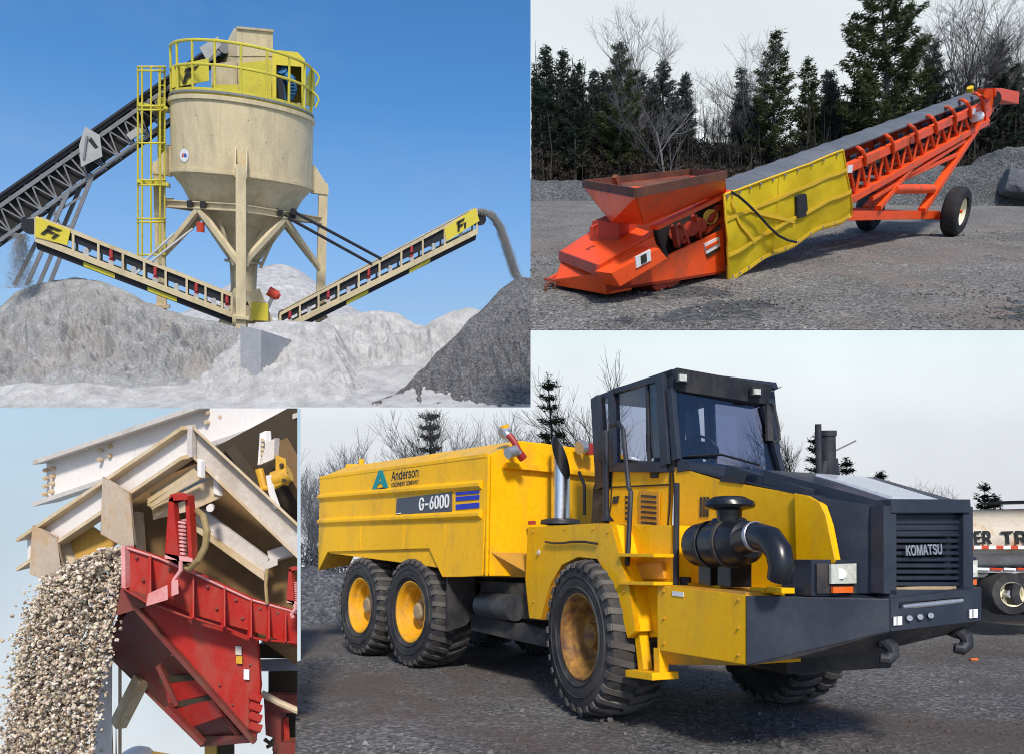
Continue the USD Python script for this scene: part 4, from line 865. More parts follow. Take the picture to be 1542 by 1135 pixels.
for q in (HW, -.15):
    ps = lambda f: kq(*lin(tc0, tc1, f)) + pA * (q - HW); pb = lambda f: kq(*lin(bc0, bc1, f)) + pA * (q - HW)
    obj('top_chord', MB().bar(ps(-.62), ps(1.0), .2, .24, U), 'conv_red', conv)
    obj('bottom_chord', MB().bar(pb(-.62), pb(1.0), .2, .2, U), 'conv_red', conv)
    for k in range(13):
        f0, f1 = k / 13, (k + 1) / 13
        obj('lattice_bar', MB().tube([ps(f0), pb((f0 + f1) / 2)], .05, 5), 'conv_red', conv)
        obj('lattice_bar', MB().tube([pb((f0 + f1) / 2), ps(f1)], .05, 5), 'conv_red', conv)
        if q > 0:
            obj('cross_bar', MB().bar(pb(f0), pb(f0) - pA * 1.1, .1, .1, U), 'conv_red', conv)
            obj('cross_bar', MB().tube([ps(f0), pb(f1) - pA * 1.1], .05, 5), 'conv_red_dark', conv)
    for k in range(3): obj('plate_bolt', MB().box(ps(.05 + .42 * k) + pA * .12, (dA, pA, U), (.14, .02, .1)), 'sticker_white' if k != 1 else 'conv_red_dark', conv)
for x, y in ((1294, 232), (1336, 213), (1372, 198), (1401, 184), (1430, 171), (1452, 160), (1472, 150)):
    c = kq(x, y, 0) 
    arc = [kq(x, y + 14, HW + .1) ] 
    sc = KV.inv(kq(x, y, HW))[0]
    P = [kq(x + 10, y + 18, HW + .12), kq(x + 9, y + 4, HW + .16), kq(x + 4, y - 5, HW + .1), kq(x - 2, y - 9, HW - .1), kq(x - 7, y - 9, HW - .4)]
    obj('guard_hoop', MB().tube(P, .055, 7), 'conv_red', conv)
    obj('troughing_idler', MB().cyl(kq(x + 8, y + 10, HW - .1), kq(x + 8, y + 10, -.05), .13, 8), 'belt_black', conv)
obj('return_belt', MB().hexa([kq(*lin(bc0, bc1, 0), HW - .15) + U * .5, kq(*lin(bc0, bc1, 1), HW - .15) + U * .5, kq(*lin(bc0, bc1, 1), HW - .15) + U * .5 - pA * 1.6, kq(*lin(bc0, bc1, 0), HW - .15) + U * .5 - pA * 1.6] +
    [p + U * .05 for p in (kq(*lin(bc0, bc1, 0), HW - .15) + U * .5, kq(*lin(bc0, bc1, 1), HW - .15) + U * .5, kq(*lin(bc0, bc1, 1), HW - .15) + U * .5 - pA * 1.6, kq(*lin(bc0, bc1, 0), HW - .15) + U * .5 - pA * 1.6)]), 'belt_black', conv)
solid('head_box', [(1499, 133), (1508, 133), (1535, 139), (1534, 157), (1505, 150), (1498, 146)], HW + .1, HW - .5, 'conv_red')
solid('head_plate', [(1484, 150), (1504, 134), (1506, 150), (1497, 166), (1485, 186)], HW + .05, HW - .05, 'conv_red')
solid('head_plate', [(1484, 150), (1504, 134), (1506, 150), (1497, 166), (1485, 186)], -.1, -.2, 'conv_red')
obj('head_motor', MB().cyl(kq(1488, 142, HW + .5), kq(1488, 142, HW - .4), .15, 14), 'conv_red', conv)
obj('head_pulley', MB().cyl(kq(1494, 150, HW), kq(1494, 150, -.1), .3, 16), 'belt_black', conv)
obj('lamp_white', MB().cyl(kq(1466, 178, HW + .1), kq(1476, 175, HW + .2), .16, 10), 'sticker_white', conv)
obj('beacon', MB().cyl(kq(1461, 138, 0), kq(1461, 132, 0), .12, 10), 'tarp_stripe', conv)
# yellow tarp with folds, an orange webbing and a window
def tarp():
    topc = [(1090, 293), (1106, 287), (1140, 274), (1180, 260), (1222, 244), (1266, 226)]; botc = [(1094, 420), (1120, 408), (1160, 388), (1200, 364), (1240, 346), (1280, 326)]
    tp = lambda f: (np.interp(f, np.linspace(0, 1, 6), [p[0] for p in topc]), np.interp(f, np.linspace(0, 1, 6), [p[1] for p in topc]))
    bp = lambda f: (np.interp(f, np.linspace(0, 1, 6), [p[0] for p in botc]), np.interp(f, np.linspace(0, 1, 6), [p[1] for p in botc]))
    n0, n1 = 70, 34; sh = []
    for lay in (0, 1):
        G = np.zeros((n1, n0, 3))
        for i, f in enumerate(np.linspace(0, 1, n0)):
            a, b = tp(f), bp(f)
            for j, g in enumerate(np.linspace(0, 1, n1)):
                x, y = a[0] + (b[0] - a[0]) * g + 3.0 * math.sin(g * 3.0) * (f > .9), a[1] + (b[1] - a[1]) * g
                G[j, i] = kq(x, y, HW + .16 + .10 * math.sin(g * 3.1))
        st_ = np.array([[KV.inv(p)[0] for p in r] for r in G]); wt = np.array([[KV.inv(p)[2] for p in r] for r in G])
        nn = fbm(np.stack([st_ * .9 + wt * .5, wt * .8 - .3 * st_, st_ * 0], -1), 4, 3) - .5; n2 = np.abs(fbm(np.stack([st_ * .55 - wt * .8, wt * .5, st_ * 0], -1), 3, 8) - .5)
        G += (nn * .12 - n2 * .13 + .04)[..., None] * pA - lay * .03 * pA
        G += U * (.06 * np.sin(st_ * 2.3) * np.linspace(0, 1, n1)[:, None] ** 3)[..., None]
        sh.append(G)
    v = np.vstack([g.reshape(-1, 3) for g in sh]); i = np.arange(n0 * n1).reshape(n1, n0); q = np.stack([i[:-1, :-1], i[1:, :-1], i[1:, 1:], i[:-1, 1:]], -1).reshape(-1, 4)
    t = obj('tarp', MB().add(v, np.vstack([q, q[:, ::-1] + n0 * n1])), 'tarp_mesh', conv, smooth=True)
    loc = lambda x, y, o=.05: sh[0][(lambda jj: jj)(0), 0]
    def on(f, g, o=.03):
        x, y = min(max(f, 0), .9999) * (n0 - 1), min(max(g, 0), .9999) * (n1 - 1); i, j = int(x), int(y); a, b = x - i, y - j; g_ = sh[0]
        return (g_[j, i] * (1 - a) + g_[j, i + 1] * a) * (1 - b) + (g_[j + 1, i] * (1 - a) + g_[j + 1, i + 1] * a) * b + pA * o
    for a, b in (((0, .72), (1, .62)), ((0, .30), (1, .30)), ((.02, .98), (.98, .95)), ((.1, .1), (.3, .72)), ((.55, .02), (.4, .95)), ((.3, .3), (.6, .7))):
        P = [on(a[0] + (b[0] - a[0]) * s, a[1] + (b[1] - a[1]) * s) for s in np.linspace(0, 1, 60)]
        obj('webbing', MB().loft([[p + U * .045, p + U * .045 + pA * .015, p - U * .045 + pA * .015, p - U * .045] for p in P]), 'tarp_stripe', t)
    ring = [(f, 0.005) for f in np.linspace(0, 1, 40)] + [(1, g) for g in np.linspace(0, 1, 14)] + [(f, .995) for f in np.linspace(1, 0, 40)] + [(0, g) for g in np.linspace(1, 0, 14)]
    obj('hem', MB().tube([on(*q, .01) for q in ring], .028, 6), 'tarp_stripe', t)
    for f in np.linspace(.04, .96, 11):
        for g in (.035, .965): p = on(f, g, .03); obj('eyelet', MB().cyl(p, p + pA * .02, .035, 8), 'steel_grey', t)
    P = [kq(x, y, HW + .40) for x, y in ((1102, 290), (1112, 296), (1126, 308), (1142, 324), (1158, 342), (1172, 355), (1186, 362), (1199, 365))]
    obj('cable', MB().tube(P, .03, 7), 'belt_black', t)
    c = on(.665, .66, .03); X = unit(on(.72, .66) - on(.62, .66)); 
    obj('window', MB().plate([kq(x, y, HW + .33) for x, y in ((1201, 297), (1204, 294), (1213, 292), (1215, 295), (1217, 322), (1214, 326), (1204, 329), (1201, 326))], -pA * .12), 'belt_black', t)
tarp()
obj('inner_tarp', MB().plate([kq(1095, 300, HW - .35), kq(1262, 236, HW - .35), kq(1262, 311, HW - .35), kq(1095, 400, HW - .35)], -pA * .8), 'conv_red_dark', conv)
# undercarriage
ax0, ax1 = KV.P(0, TR / 2 - .35, .62), KV.P(0, -TR / 2 + .35, .62)
def q2(px, py): return kq(px, py, TR / 2 - .55)
obj('axle_beam', MB().hexa([q2(1262, 333) - U * .0, q2(1416, 330), q2(1416, 330) - pA * .3, q2(1262, 333) - pA * .3, q2(1262, 318), q2(1416, 318), q2(1416, 318) - pA * .3, q2(1262, 318) - pA * .3]), 'conv_red', conv)
obj('cross_axle', MB().bar(KV.P(0, TR / 2 - .1, .66), KV.P(0, -TR / 2 + .1, .66), .26, .26, U), 'conv_red', conv)
obj('axle_beam', MB().bar(q2(1262, 326) - pA * (TR - 1.1), q2(1405, 324) - pA * (TR - 1.1), .22, .3, U), 'conv_red', conv)
for off in (0, -(TR - 1.1)):
    obj('upright_leg', MB().bar(q2(1388, 318) + pA * off, kq(1473, 188) + pA * (off * .55), .2, .24, pA), 'conv_red', conv)
    obj('brace', MB().bar(q2(1322, 314) + pA * off, q2(1376, 246) + pA * off * .6, .16, .18, pA), 'conv_red', conv)
    obj('brace', MB().bar(q2(1350, 274) + pA * off, q2(1443, 232) + pA * off * .6, .12, .12, pA), 'conv_red', conv)
    obj('brace', MB().bar(q2(1312, 300) + pA * off, q2(1452, 212) + pA * off * .6, .12, .12, pA), 'conv_red', conv)
obj('jack_tube', MB().cyl(q2(1345, 285), q2(1404, 285), .15, 14), 'conv_red', conv)
obj('jack_tube', MB().cyl(q2(1360, 285) - pA * 1.0, q2(1404, 285) - pA * 1.0, .12, 12), 'conv_red_dark', conv)
for nm, q in (('wheel', TR / 2), ('wheel', -TR / 2)):
    c = KV.P(0, q, .84); m = MB(); R_, w = .84, .27
    prof = [(.46, -w * .75), (.5, -w), (.72, -w), (.81, -w * .72), (.84, -w * .35), (.84, w * .35), (.81, w * .72), (.72, w), (.5, w), (.46, w * .75)]
    wt = obj('tyre', m.lathe(c, pA, prof, 36), 'rubber', conv)
    obj('rim', MB().lathe(c, pA, [(.47, w * .78), (.45, w * .55), (.36, w * .35), (.34, w * .2), (.001, w * .2)], 28).lathe(c, pA, [(.47, -w * .78), (.4, -w * .4), (.001, -w * .4)], 24), 'rim_cream', wt)
    obj('hub', MB().cyl(c + pA * w * .2, c + pA * w * .75, .06, 12), 'conv_red', wt)

# boulder on the right and a few loose stones
bc = V(C.o + C.a * 28.2 + C.b * 46.0 + C.u * 1.05)
ic = trimesh.creation.icosphere(3); v = np.array(ic.vertices); n = fbm(v * 1.3 + 5, 4, 4) - .5; v = v * (1 + .5 * n[:, None]); v = np.clip(v, -.72, .72) * V(1.9, 0.9, 0.95)
top('boulder', (v @ np.array([[.95, .1, .25], [-.1, 1, 0], [-.25, 0, .95]]).T + bc, np.array(ic.faces)), 'boulder', 'big bluish grey boulder lying on the gravel bank at the right edge', 'boulder', smooth=False)
rng = np.random.default_rng(12); pts, rad = [], []
for k in range(5200):
    b = LIP + .15 + 18 * rng.uniform() ** 1.7; a = rng.uniform(0, 1) * .68 * (b + 1)
    pts.append(C.P(a, b, 0.0)); rad.append(rng.uniform(.010, .030) * (1.5 if rng.uniform() < .04 else 1))
struct('loose_gravel', stones(rng, pts, rad), 'gravel_yard', kind='stuff')
tag(stage.GetPrimAtPath('/World/loose_gravel'), 'loose small stones strewn over the gravel yard by the orange conveyor', 'gravel')
# ================================================================ the lot with the articulated water truck
Yl = (0.90, 0.465, 0.005)
paint('truck_yellow', Yl, 0.34, vary=0.05, scale=1.2, dirt=(0.60, 0.32, 0.035), dirt_at=0.63, dirt_scale=2.6, streak=.35, bevel=0.012, spec=0.16)
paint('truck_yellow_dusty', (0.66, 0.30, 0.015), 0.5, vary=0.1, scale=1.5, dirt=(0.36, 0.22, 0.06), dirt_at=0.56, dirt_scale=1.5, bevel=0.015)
paint('truck_slate', (0.022, 0.027, 0.042), 0.38, vary=0.12, scale=1.5, dirt=(0.045, 0.05, 0.062), dirt_at=0.63, dirt_scale=1.4, bevel=0.012)
paint('truck_dark', (0.022, 0.024, 0.032), 0.5, vary=0.2, scale=2.0, dirt=(0.07, 0.065, 0.06), dirt_at=0.6, dirt_scale=2.0, bevel=0.008)
paint('chassis_dark', (0.022, 0.022, 0.027), 0.65, vary=0.3, scale=3.0, dirt=(0.09, 0.075, 0.06), dirt_at=0.56, dirt_scale=2.0)
paint('tyre_rubber', (0.020, 0.020, 0.024), 0.72, vary=0.25, scale=3.0, dirt=(0.085, 0.078, 0.07), dirt_at=0.56, dirt_scale=2.2, dirt_soft=0.16, bump=0.004, bump_scale=40)
paint('tyre_tread', (0.030, 0.029, 0.030), 0.85, vary=0.3, scale=3.0, dirt=(0.15, 0.135, 0.12), dirt_at=0.48, dirt_scale=1.8, dirt_soft=0.2, bump=0.004, bump_scale=40)
paint('rim_rusty', (0.46, 0.23, 0.04), 0.6, vary=0.2, scale=4, dirt=(0.13, 0.06, 0.03), dirt_at=0.50, dirt_scale=4.0, bevel=0.01)
paint('rim_yellow', (0.72, 0.34, 0.012), 0.45, vary=0.08, scale=4, dirt=(0.32, 0.2, 0.08), dirt_at=0.62, dirt_scale=3.0, bevel=0.01)
paint('hub_tan', (0.40, 0.30, 0.17), 0.6, vary=0.2, scale=5, dirt=(0.2, 0.14, 0.09), dirt_at=0.55, dirt_scale=4)
paint('chrome', (0.72, 0.72, 0.73), 0.22, metal=1.0, vary=0.05, dirt=(0.45, 0.43, 0.42), dirt_at=0.62)
paint('steel_bright', (0.42, 0.43, 0.45), 0.35, metal=0.6, vary=0.1)
paint('letter_white', (0.82, 0.82, 0.80), 0.4, vary=0.02)
paint('letter_black', (0.015, 0.015, 0.016), 0.45, vary=0.02)
paint('letter_blue', (0.012, 0.035, 0.42), 0.4, vary=0.02)
paint('letter_teal', (0.01, 0.24, 0.24), 0.4, vary=0.02)
paint('sign_slate', (0.075, 0.08, 0.10), 0.45, vary=0.06)
paint('gloss_black', (0.010, 0.010, 0.013), 0.28, vary=0.2, scale=3.0, spec=0.5)
paint('cab_inside', (0.05, 0.052, 0.06), 0.8, vary=0.2)
paint('lamp_lens', (0.50, 0.51, 0.44), 0.10, vary=0.25, scale=30.0, coat=0.6)
paint('lamp_bulb', (0.85, 0.85, 0.78), 0.2, vary=0.05)
paint('lamp_orange', (0.70, 0.12, 0.01), 0.25, vary=0.05, coat=0.5)
paint('valve_red', (0.32, 0.03, 0.03), 0.4, vary=0.15)
paint('hood_pale', (0.42, 0.44, 0.46), 0.3, vary=0.06, coat=0.3, bevel=0.015)
paint('tanker_white', (0.58, 0.52, 0.43), 0.45, vary=0.08, scale=1.0, dirt=(0.50, 0.27, 0.12), dirt_at=0.60, dirt_soft=0.05, dirt_scale=1.2)
paint('tanker_grey', (0.42, 0.42, 0.42), 0.4, metal=0.3, vary=0.12, scale=1.2, dirt=(0.3, 0.22, 0.15), dirt_at=0.6)
paint('tape_red', (0.55, 0.06, 0.02), 0.35, vary=0.05)
paint('scrap_orange', (0.62, 0.14, 0.03), 0.6, vary=0.1)
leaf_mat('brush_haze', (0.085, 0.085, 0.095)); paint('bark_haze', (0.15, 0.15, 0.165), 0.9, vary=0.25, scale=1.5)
glass_mat('cab_glass', (0.66, 0.68, 0.76), 0.03)
ground_mat('gravel_lot', [(0, (0.060, 0.057, 0.056)), (0.4, (0.108, 0.103, 0.100)), (0.75, (0.150, 0.142, 0.137)), (0.92, (0.215, 0.203, 0.193)), (1, (0.27, 0.256, 0.243))], 30.0, bump=0.012, patch=(0.105, 0.080, 0.068), patch_scale=0.40, patch_at=0.52)
ground_mat('gravel_pile', [(0, (0.06, 0.06, 0.068)), (0.6, (0.11, 0.11, 0.12)), (1, (0.18, 0.18, 0.19))], 16.0, bump=0.05)
sky_board('overcast_truck', [(0, (0.49, 0.51, 0.54)), (0.40, (0.52, 0.545, 0.57)), (0.58, (0.57, 0.605, 0.63)), (0.78, (0.56, 0.625, 0.645)), (1, (0.50, 0.60, 0.635))], z0=-2.0, z1=7.2, cloud=0.05, scale=0.12)

TU = unit(V(0.0106, 0.1208, 1.0)); TH = 1.5
TG = Frame(-TU * TH, unit(V(1, 0, 0) - TU * TU[0]), unit(np.cross(TU, V(1, 0, 0))), TU)
def unit_frame(hub_px, hub_y, contact_y, deg):
    h = math.radians(deg); p = TG.o * 0
    r = ray(hub_px, contact_y); g = r * (-TH / (r @ TU))
    a = unit(TG.a * math.cos(h) - TG.b * math.sin(h)); l = unit(TG.a * math.sin(h) + TG.b * math.cos(h))
    return Frame(g, a, l, TU)
# a runs forward along each half of the truck, b runs from the near wheel faces across it, u up
FR = unit_frame(868, 966, 1076, 67.0); RE = unit_frame(613, 921, 1004, 52.5)
MW = 1.37
def f_(px, py, l): p = FR.onb(px, py, l); return FR.P(p[0], l, p[2])       # on a lengthwise plane of the front half
def fa(px, py, s): p = FR.ona(px, py, s); return FR.P(s, p[1], p[2])      # on a crosswise plane of the front half
def r_(px, py, l): p = RE.onb(px, py, l); return RE.P(p[0], l, p[2])
def ra(px, py, s): p = RE.ona(px, py, s); return RE.P(s, p[1], p[2])
LF, LR, TUu = FR.b, RE.b, TU

# ---- ground, banks, sky
def lot(u, v):
    b = 2.2 + 36 * v ** 1.6; a = -0.3055 * (b * TG.b[1] - TH * TU[1]) / TG.a[0] * 1.0 + 1.06 * u * (b + 1.5)
    q = np.c_[a, b, 0 * a]
    w = 0.07 * (fbm(q * .4, 4, 1) - .5) + 0.035 * (fbm(q * 2.2, 4, 5) - .5)
    w += -0.018 * np.exp(-((np.abs(((a - 2.2) * .92 + (b - 5) * .40)) - .5) / .16) ** 2) - 0.02 * np.exp(-((np.abs((a - 4.6) * .5 + (b - 6) * .87) - .7) / .14) ** 2)
    return TG.o + a[:, None] * TG.a + b[:, None] * TG.b + w[:, None] * TG.u
struct('gravel_lot', grid(260, 240, lot), 'gravel_lot', smooth=True)
def pile(name, label, a0, a1, b0, wd, hs, seed):
    def fn(u, v):
        a = a0 + (a1 - a0) * u; pr = np.clip(np.minimum(v / .55, (1.3 - v) / .5), 0, 1); pr = pr * pr * (3 - 2 * pr)
        q = np.c_[a * .8, v * wd * .8, 0 * a]; w = np.interp(u, np.linspace(0, 1, len(hs)), hs) * pr * (1 + .8 * (fbm(q, 5, seed) - .5)) + .3 * (fbm(q * 3, 4, seed + 3) - .5) * pr - .1
        b = b0 + wd * v
        return TG.o + a[:, None] * TG.a + b[:, None] * TG.b + w[:, None] * TG.u
    top(name, grid(160, 50, fn), 'gravel_pile', label, 'gravel bank', smooth=True)
pile('gravel_bank', 'grey bank of crushed stone behind the rear wheels of the yellow truck', -14, 0, 16.5, 4, [1.2, 1.25, 1.15, 1.2, .9, .4], 3)
pile('gravel_bank', 'low distant gravel bank behind the tanker truck', 6, 26, 27, 4, [.5, .9, 1.0, .8, .9], 6)
TY = 34.0
zt = lambda py: (CY - py) / FOCAL * TY
xt = lambda px: (px - CX) / FOCAL * TY
m = MB(); ol = [(430, 900), (1700, 900), (1700, 492.5), (799, 492.5), (799, 613), (430, 613)]
m.plate([at(x, y, TY) for x, y in ol], V(0, .3, 0)); struct('sky_002', m, 'overcast_truck')
inT = lambda v: (v[:, 1] < TY - .05) & ((v[:, 2] / v[:, 1] < (CY - 614.5) / FOCAL) | ((v[:, 0] > 0.02) & (v[:, 2] / v[:, 1] < (CY - 505) / FOCAL)))
tz = lambda x, y, off=0.0: -(TU[0] * x + TU[1] * y + TH) / TU[2] + off
def tt_(px, y): x = (px - CX) / FOCAL * y; return V(x, y, tz(x, y))
GT = 'trees along the lot behind the water truck'
for i, (px, y, py, s_, sd, bm, lv, lab) in enumerate([
    (462, 27, 690, .5, 1, 'bark_grey', 5, 'pale bare tree at the far left behind the truck tank'),
    (497, 29, 640, .45, 1, 'bark_grey', 5, 'slender hazy bare tree left of the truck tank'),
    (476, 30, 672, .5, 2, 'bark_grey', 5, 'faint bare tree at the left end of the lot'),
    (600, 29, 630, .7, 2, 'bark_grey', 5, 'many branched bare tree above the middle of the tank'),
    (628, 27, 600, .6, 1, 'bark_grey', 5, 'bare tree with a straight stem left of the thick dark trunk'),
    (690, 26, 560, .5, 1, 'bark', 5, 'bare leaning tree with a thick dark trunk above the tank'),
    (735, 28, 590, .8, 1, 'bark_grey', 5, 'wide bare tree right of the thick dark trunk'),
    (775, 27, 610, .8, 2, 'bark_grey', 5, 'bare tree with arching twigs over the tank front'),
    (818, 29, 640, .8, 2, 'bark_grey', 5, 'low bare tree behind the exhaust stack'),
    (908, 28, 520, .55, 1, 'bark', 5, 'tall upright bare tree just left of the cab roof'),
    (880, 29, 590, .8, 2, 'bark_grey', 5, 'bare bushy tree between the small spruce and the cab'),
    (1214, 27, 588, .22, 1, 'bark', 4, 'thin dead tree with a bent tip right of the cab'),
    (1190, 29, 640, .6, 1, 'bark_grey', 5, 'bare twiggy tree beside the right cab mirror'),
    (1425, 30, 700, .8, 2, 'bark_grey', 5, 'round bare tree at the right behind the hood'),
    (1392, 31, 726, .8, 2, 'bark_grey', 4, 'low bare bush left of the round bare tree'),
]):
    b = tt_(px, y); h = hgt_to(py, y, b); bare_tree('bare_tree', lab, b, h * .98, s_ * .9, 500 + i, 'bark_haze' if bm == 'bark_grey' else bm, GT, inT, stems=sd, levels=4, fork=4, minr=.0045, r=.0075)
for i, (px, y, py, s_, nd, lab) in enumerate([
    (648, 29, 575, 22, 'needles_blue', 'blue grey pine cut by the top edge above the tank'),
    (841, 26, 565, 34, 'needles_green', 'small pointed spruce beside the exhaust stack'),
    (1236, 29, 655, 40, 'needles_blue', 'sparse blue grey pine behind the right hood stack'),
    (1275, 30, 690, 34, 'needles_dark', 'low dark pine right of the hood stack'),
    (1322, 30, 710, 34, 'needles_dark', 'small dark pine above the hood, farthest from the cab'),
    (1478, 31, 728, 32, 'needles_dark', 'small dark pine above the tanker truck'),
    (1500, 30, 745, 22, 'needles_blue', 'tiny pale pine at the right above the tanker'),
]):
    b = tt_(px, y); h = hgt_to(py, y, b); pine('pine_tree', lab, b, h, s_ / FOCAL * y, 540 + i, nd, GT, inT, bare=.25, whorls=14, size=.16, dens=1.0)
rngb = np.random.default_rng(9)
px = rngb.uniform(430, 1100, 5200); y = rngb.uniform(24, 31, 5200); x = (px - CX) / FOCAL * y; hh = np.interp(px, [430, 560, 1100], [2.2, 1.2, .8]) * rngb.beta(1.1, 1.5, 5200)
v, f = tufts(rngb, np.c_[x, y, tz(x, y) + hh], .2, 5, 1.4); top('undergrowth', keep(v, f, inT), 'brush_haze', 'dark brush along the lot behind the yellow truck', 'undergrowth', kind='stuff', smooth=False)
px = rngb.uniform(1250, 1640, 2600); y = rngb.uniform(26, 32, 2600); x = (px - CX) / FOCAL * y; hh = 1.3 * rngb.beta(1.1, 1.5, 2600)
v, f = tufts(rngb, np.c_[x, y, tz(x, y) + hh], .2, 5, 1.4); top('undergrowth', keep(v, f, inT), 'brush_haze', 'dark brush far behind the tanker truck', 'undergrowth', kind='stuff', smooth=False)

# ---- the truck
trk = thing('water_truck', 'yellow articulated water truck with slate cab and bumper, parked on gravel', 'water truck', FR.o)
def T_(name, mb, mat, parent=None, smooth=28): return obj(name, mb, mat, parent or trk, smooth)
def wheel(F, a, b, face, R, w, rimmat, hubmat, tread=True, lugs=30, inner=1):
    """A big lugged tyre with its dished rim; face = sign of the side that is seen, along the frame's b."""
    c = F.P(a, b, R - .015); ax_ = F.b * face; x = F.a
    pr = [(.53, -w * .40), (.56, -w * .46), (.80, -w * .5), (.93, -w * .47), (.965, -w * .38), (.965, w * .38), (.93, w * .47), (.80, w * .5), (.70, w * .515), (.62, w * .5), (.56, w * .46), (.53, w * .40)]
    wh = T_('wheel', MB().lathe(c, ax_, [(r * R, h) for r, h in pr], 56, x=x), 'tyre_rubber')
    lg = MB()
    for k in range(lugs):
        for sd in (-1, 1):
            t0 = 2 * np.pi * (k + (.5 if sd > 0 else 0)) / lugs; P = []
            for (dt, h) in ((0.0, w * .01), (.055, w * .2), (.10, w * .49)):
                for e in (-.035, .045):
                    P.append((t0 + dt + e, sd * h))
            ring = lambda r: [c + (x * math.cos(t) + np.cross(ax_, x) * math.sin(t)) * (r - (0.05 * R if abs(h) > w * .45 else 0)) + ax_ * h for t, h in P]
            lo, hi = ring(.95 * R), ring(1.0 * R)
            v = np.array(lo + hi); q = []
            for i in (0, 2):
                q += [[6 + i, 6 + i + 1, 6 + i + 3, 6 + i + 2], [i, i + 2, 8 + i, 6 + i], [i + 1, 7 + i, 9 + i, i + 3]]
            q += [[0, 6, 7, 1], [4, 5, 11, 10]]
            lg.add(v, q)
            # shoulder block
            tb = t0 + .10
            pts = [c + (x * math.cos(t) + np.cross(ax_, x) * math.sin(t)) * r + ax_ * sd * h for t, r, h in ((tb - .04, .94 * R, w * .49), (tb + .05, .94 * R, w * .49), (tb + .05, .87 * R, w * .505), (tb - .04, .87 * R, w * .505))]
            lg.add(np.array(pts + [p + ax_ * sd * w * .025 for p in pts]), [[4, 5, 6, 7], [0, 1, 5, 4], [1, 2, 6, 5], [2, 3, 7, 6], [3, 0, 4, 7]])
    T_('tread', lg, 'tyre_tread', wh)
    rim = MB().lathe(c, ax_, [(.54 * R, w * .42), (.555 * R, w * .47), (.53 * R, w * .475), (.49 * R, w * .42), (.47 * R, w * .30), (.43 * R, w * .26), (.40 * R, w * .10), (.35 * R, w * .04), (.34 * R, w * .02), (.001, w * .02)], 44, x=x)
    rm = T_('rim', rim, rimmat, wh)
    T_('hub', MB().lathe(c, ax_, [(.27 * R, w * .02), (.26 * R, w * .10), (.17 * R, w * .14), (.16 * R, w * .26), (.12 * R, w * .30), (.001, w * .31)], 24, x=x), hubmat, wh)
    for k in range(12):
        t = 2 * np.pi * k / 12; p = c + (x * math.cos(t) + np.cross(ax_, x) * math.sin(t)) * .30 * R + ax_ * w * .02
        T_('wheel_nut', MB().cyl(p, p + ax_ * .03, .022, 6), hubmat, wh)
    for rr_ in (.62, .76): T_('sidewall_rib', MB().lathe(c, ax_, [(rr_ * R - .012, w * .495), (rr_ * R, w * .525), (rr_ * R + .012, w * .495)], 48, x=x), 'tyre_rubber', wh)
    return wh
R0, WD = 0.76, 0.60
wheel(FR, 0.0, WD / 2, -1, R0, WD, 'rim_rusty', 'rim_rusty')
wheel(FR, 0.05, 2 * MW - WD / 2, 1, R0, WD, 'rim_rusty', 'rim_rusty')
for a in (0.0, -1.60):
    wheel(RE, a, WD / 2, -1, R0, WD, 'rim_yellow', 'hub_tan')
    wheel(RE, a, 2 * MW - WD / 2, 1, R0, WD, 'rim_yellow', 'hub_tan')

# tank: octagonal body, ribs, hipped top
LT = 0.03
zz_ = lambda px, py: RE.onb(px, py, LT)
sF, sB = 1.86, -3.02; W2 = 2 * MW - LT
hT, hB = 2.72, 1.28
def rp(s, l, w): return RE.P(s, l, w)
prof = [(LT, 1.24), (LT, hT), (LT + .42, hT + .27), (W2 - .42, hT + .27), (W2, hT), (W2, 1.24), (W2 - .25, .98), (LT + .25, .98)]
side = [r_(x, y, LT) for x, y in ((483, 718), (736, 684), (728, 866), (697, 868), (668, 868), (648, 825), (495, 830), (481, 858))]
ss = [RE.inv(p) for p in side]
body = MB()
# upper shell between rear and front faces
sb, sf = ss[0][0], ss[1][0]
ringz = lambda s, hi, lo: [rp(s, LT + .01, lo), rp(s, LT + .01, hi), rp(s, LT + .46, hi + .22), rp(s, W2 - .46, hi + .22), rp(s, W2, hi), rp(s, W2, lo)]
wb, wf = ss[0][2], ss[1][2]
body.loft([ringz(sb, wb, ss[7][2] + .32), ringz(sf, wf, ss[2][2] + .02)])
tank = T_('tank', body, 'truck_yellow', smooth=10)
# near side skirt with the wheel opening
T_('skirt', MB().plate(side, RE.b * -.02), 'truck_yellow', tank)
T_('skirt', MB().plate([p + RE.b * (W2 - LT) for p in side], RE.b * .02), 'truck_yellow', tank)
# slanted inner lining of the arch and the sump in front of it
ar = [r_(x, y, LT) for x, y in ((481, 858), (495, 830), (648, 825), (668, 868))]
lw = [RE.P(*(RE.inv(p) + V(0, .55, .10))) for p in ar]
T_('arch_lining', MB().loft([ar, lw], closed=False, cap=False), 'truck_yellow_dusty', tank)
T_('sump_slope', MB().hexa([r_(694, 868, LT) + RE.b * .2, r_(760, 869, LT) + RE.b * .45, r_(760, 869, LT) + RE.b * 2.3, r_(694, 868, LT) + RE.b * 2.3, r_(676, 828, LT), r_(734, 828, LT), r_(734, 828, LT) + RE.b * 2.5, r_(676, 828, LT) + RE.b * 2.5]), 'truck_yellow_dusty', tank)
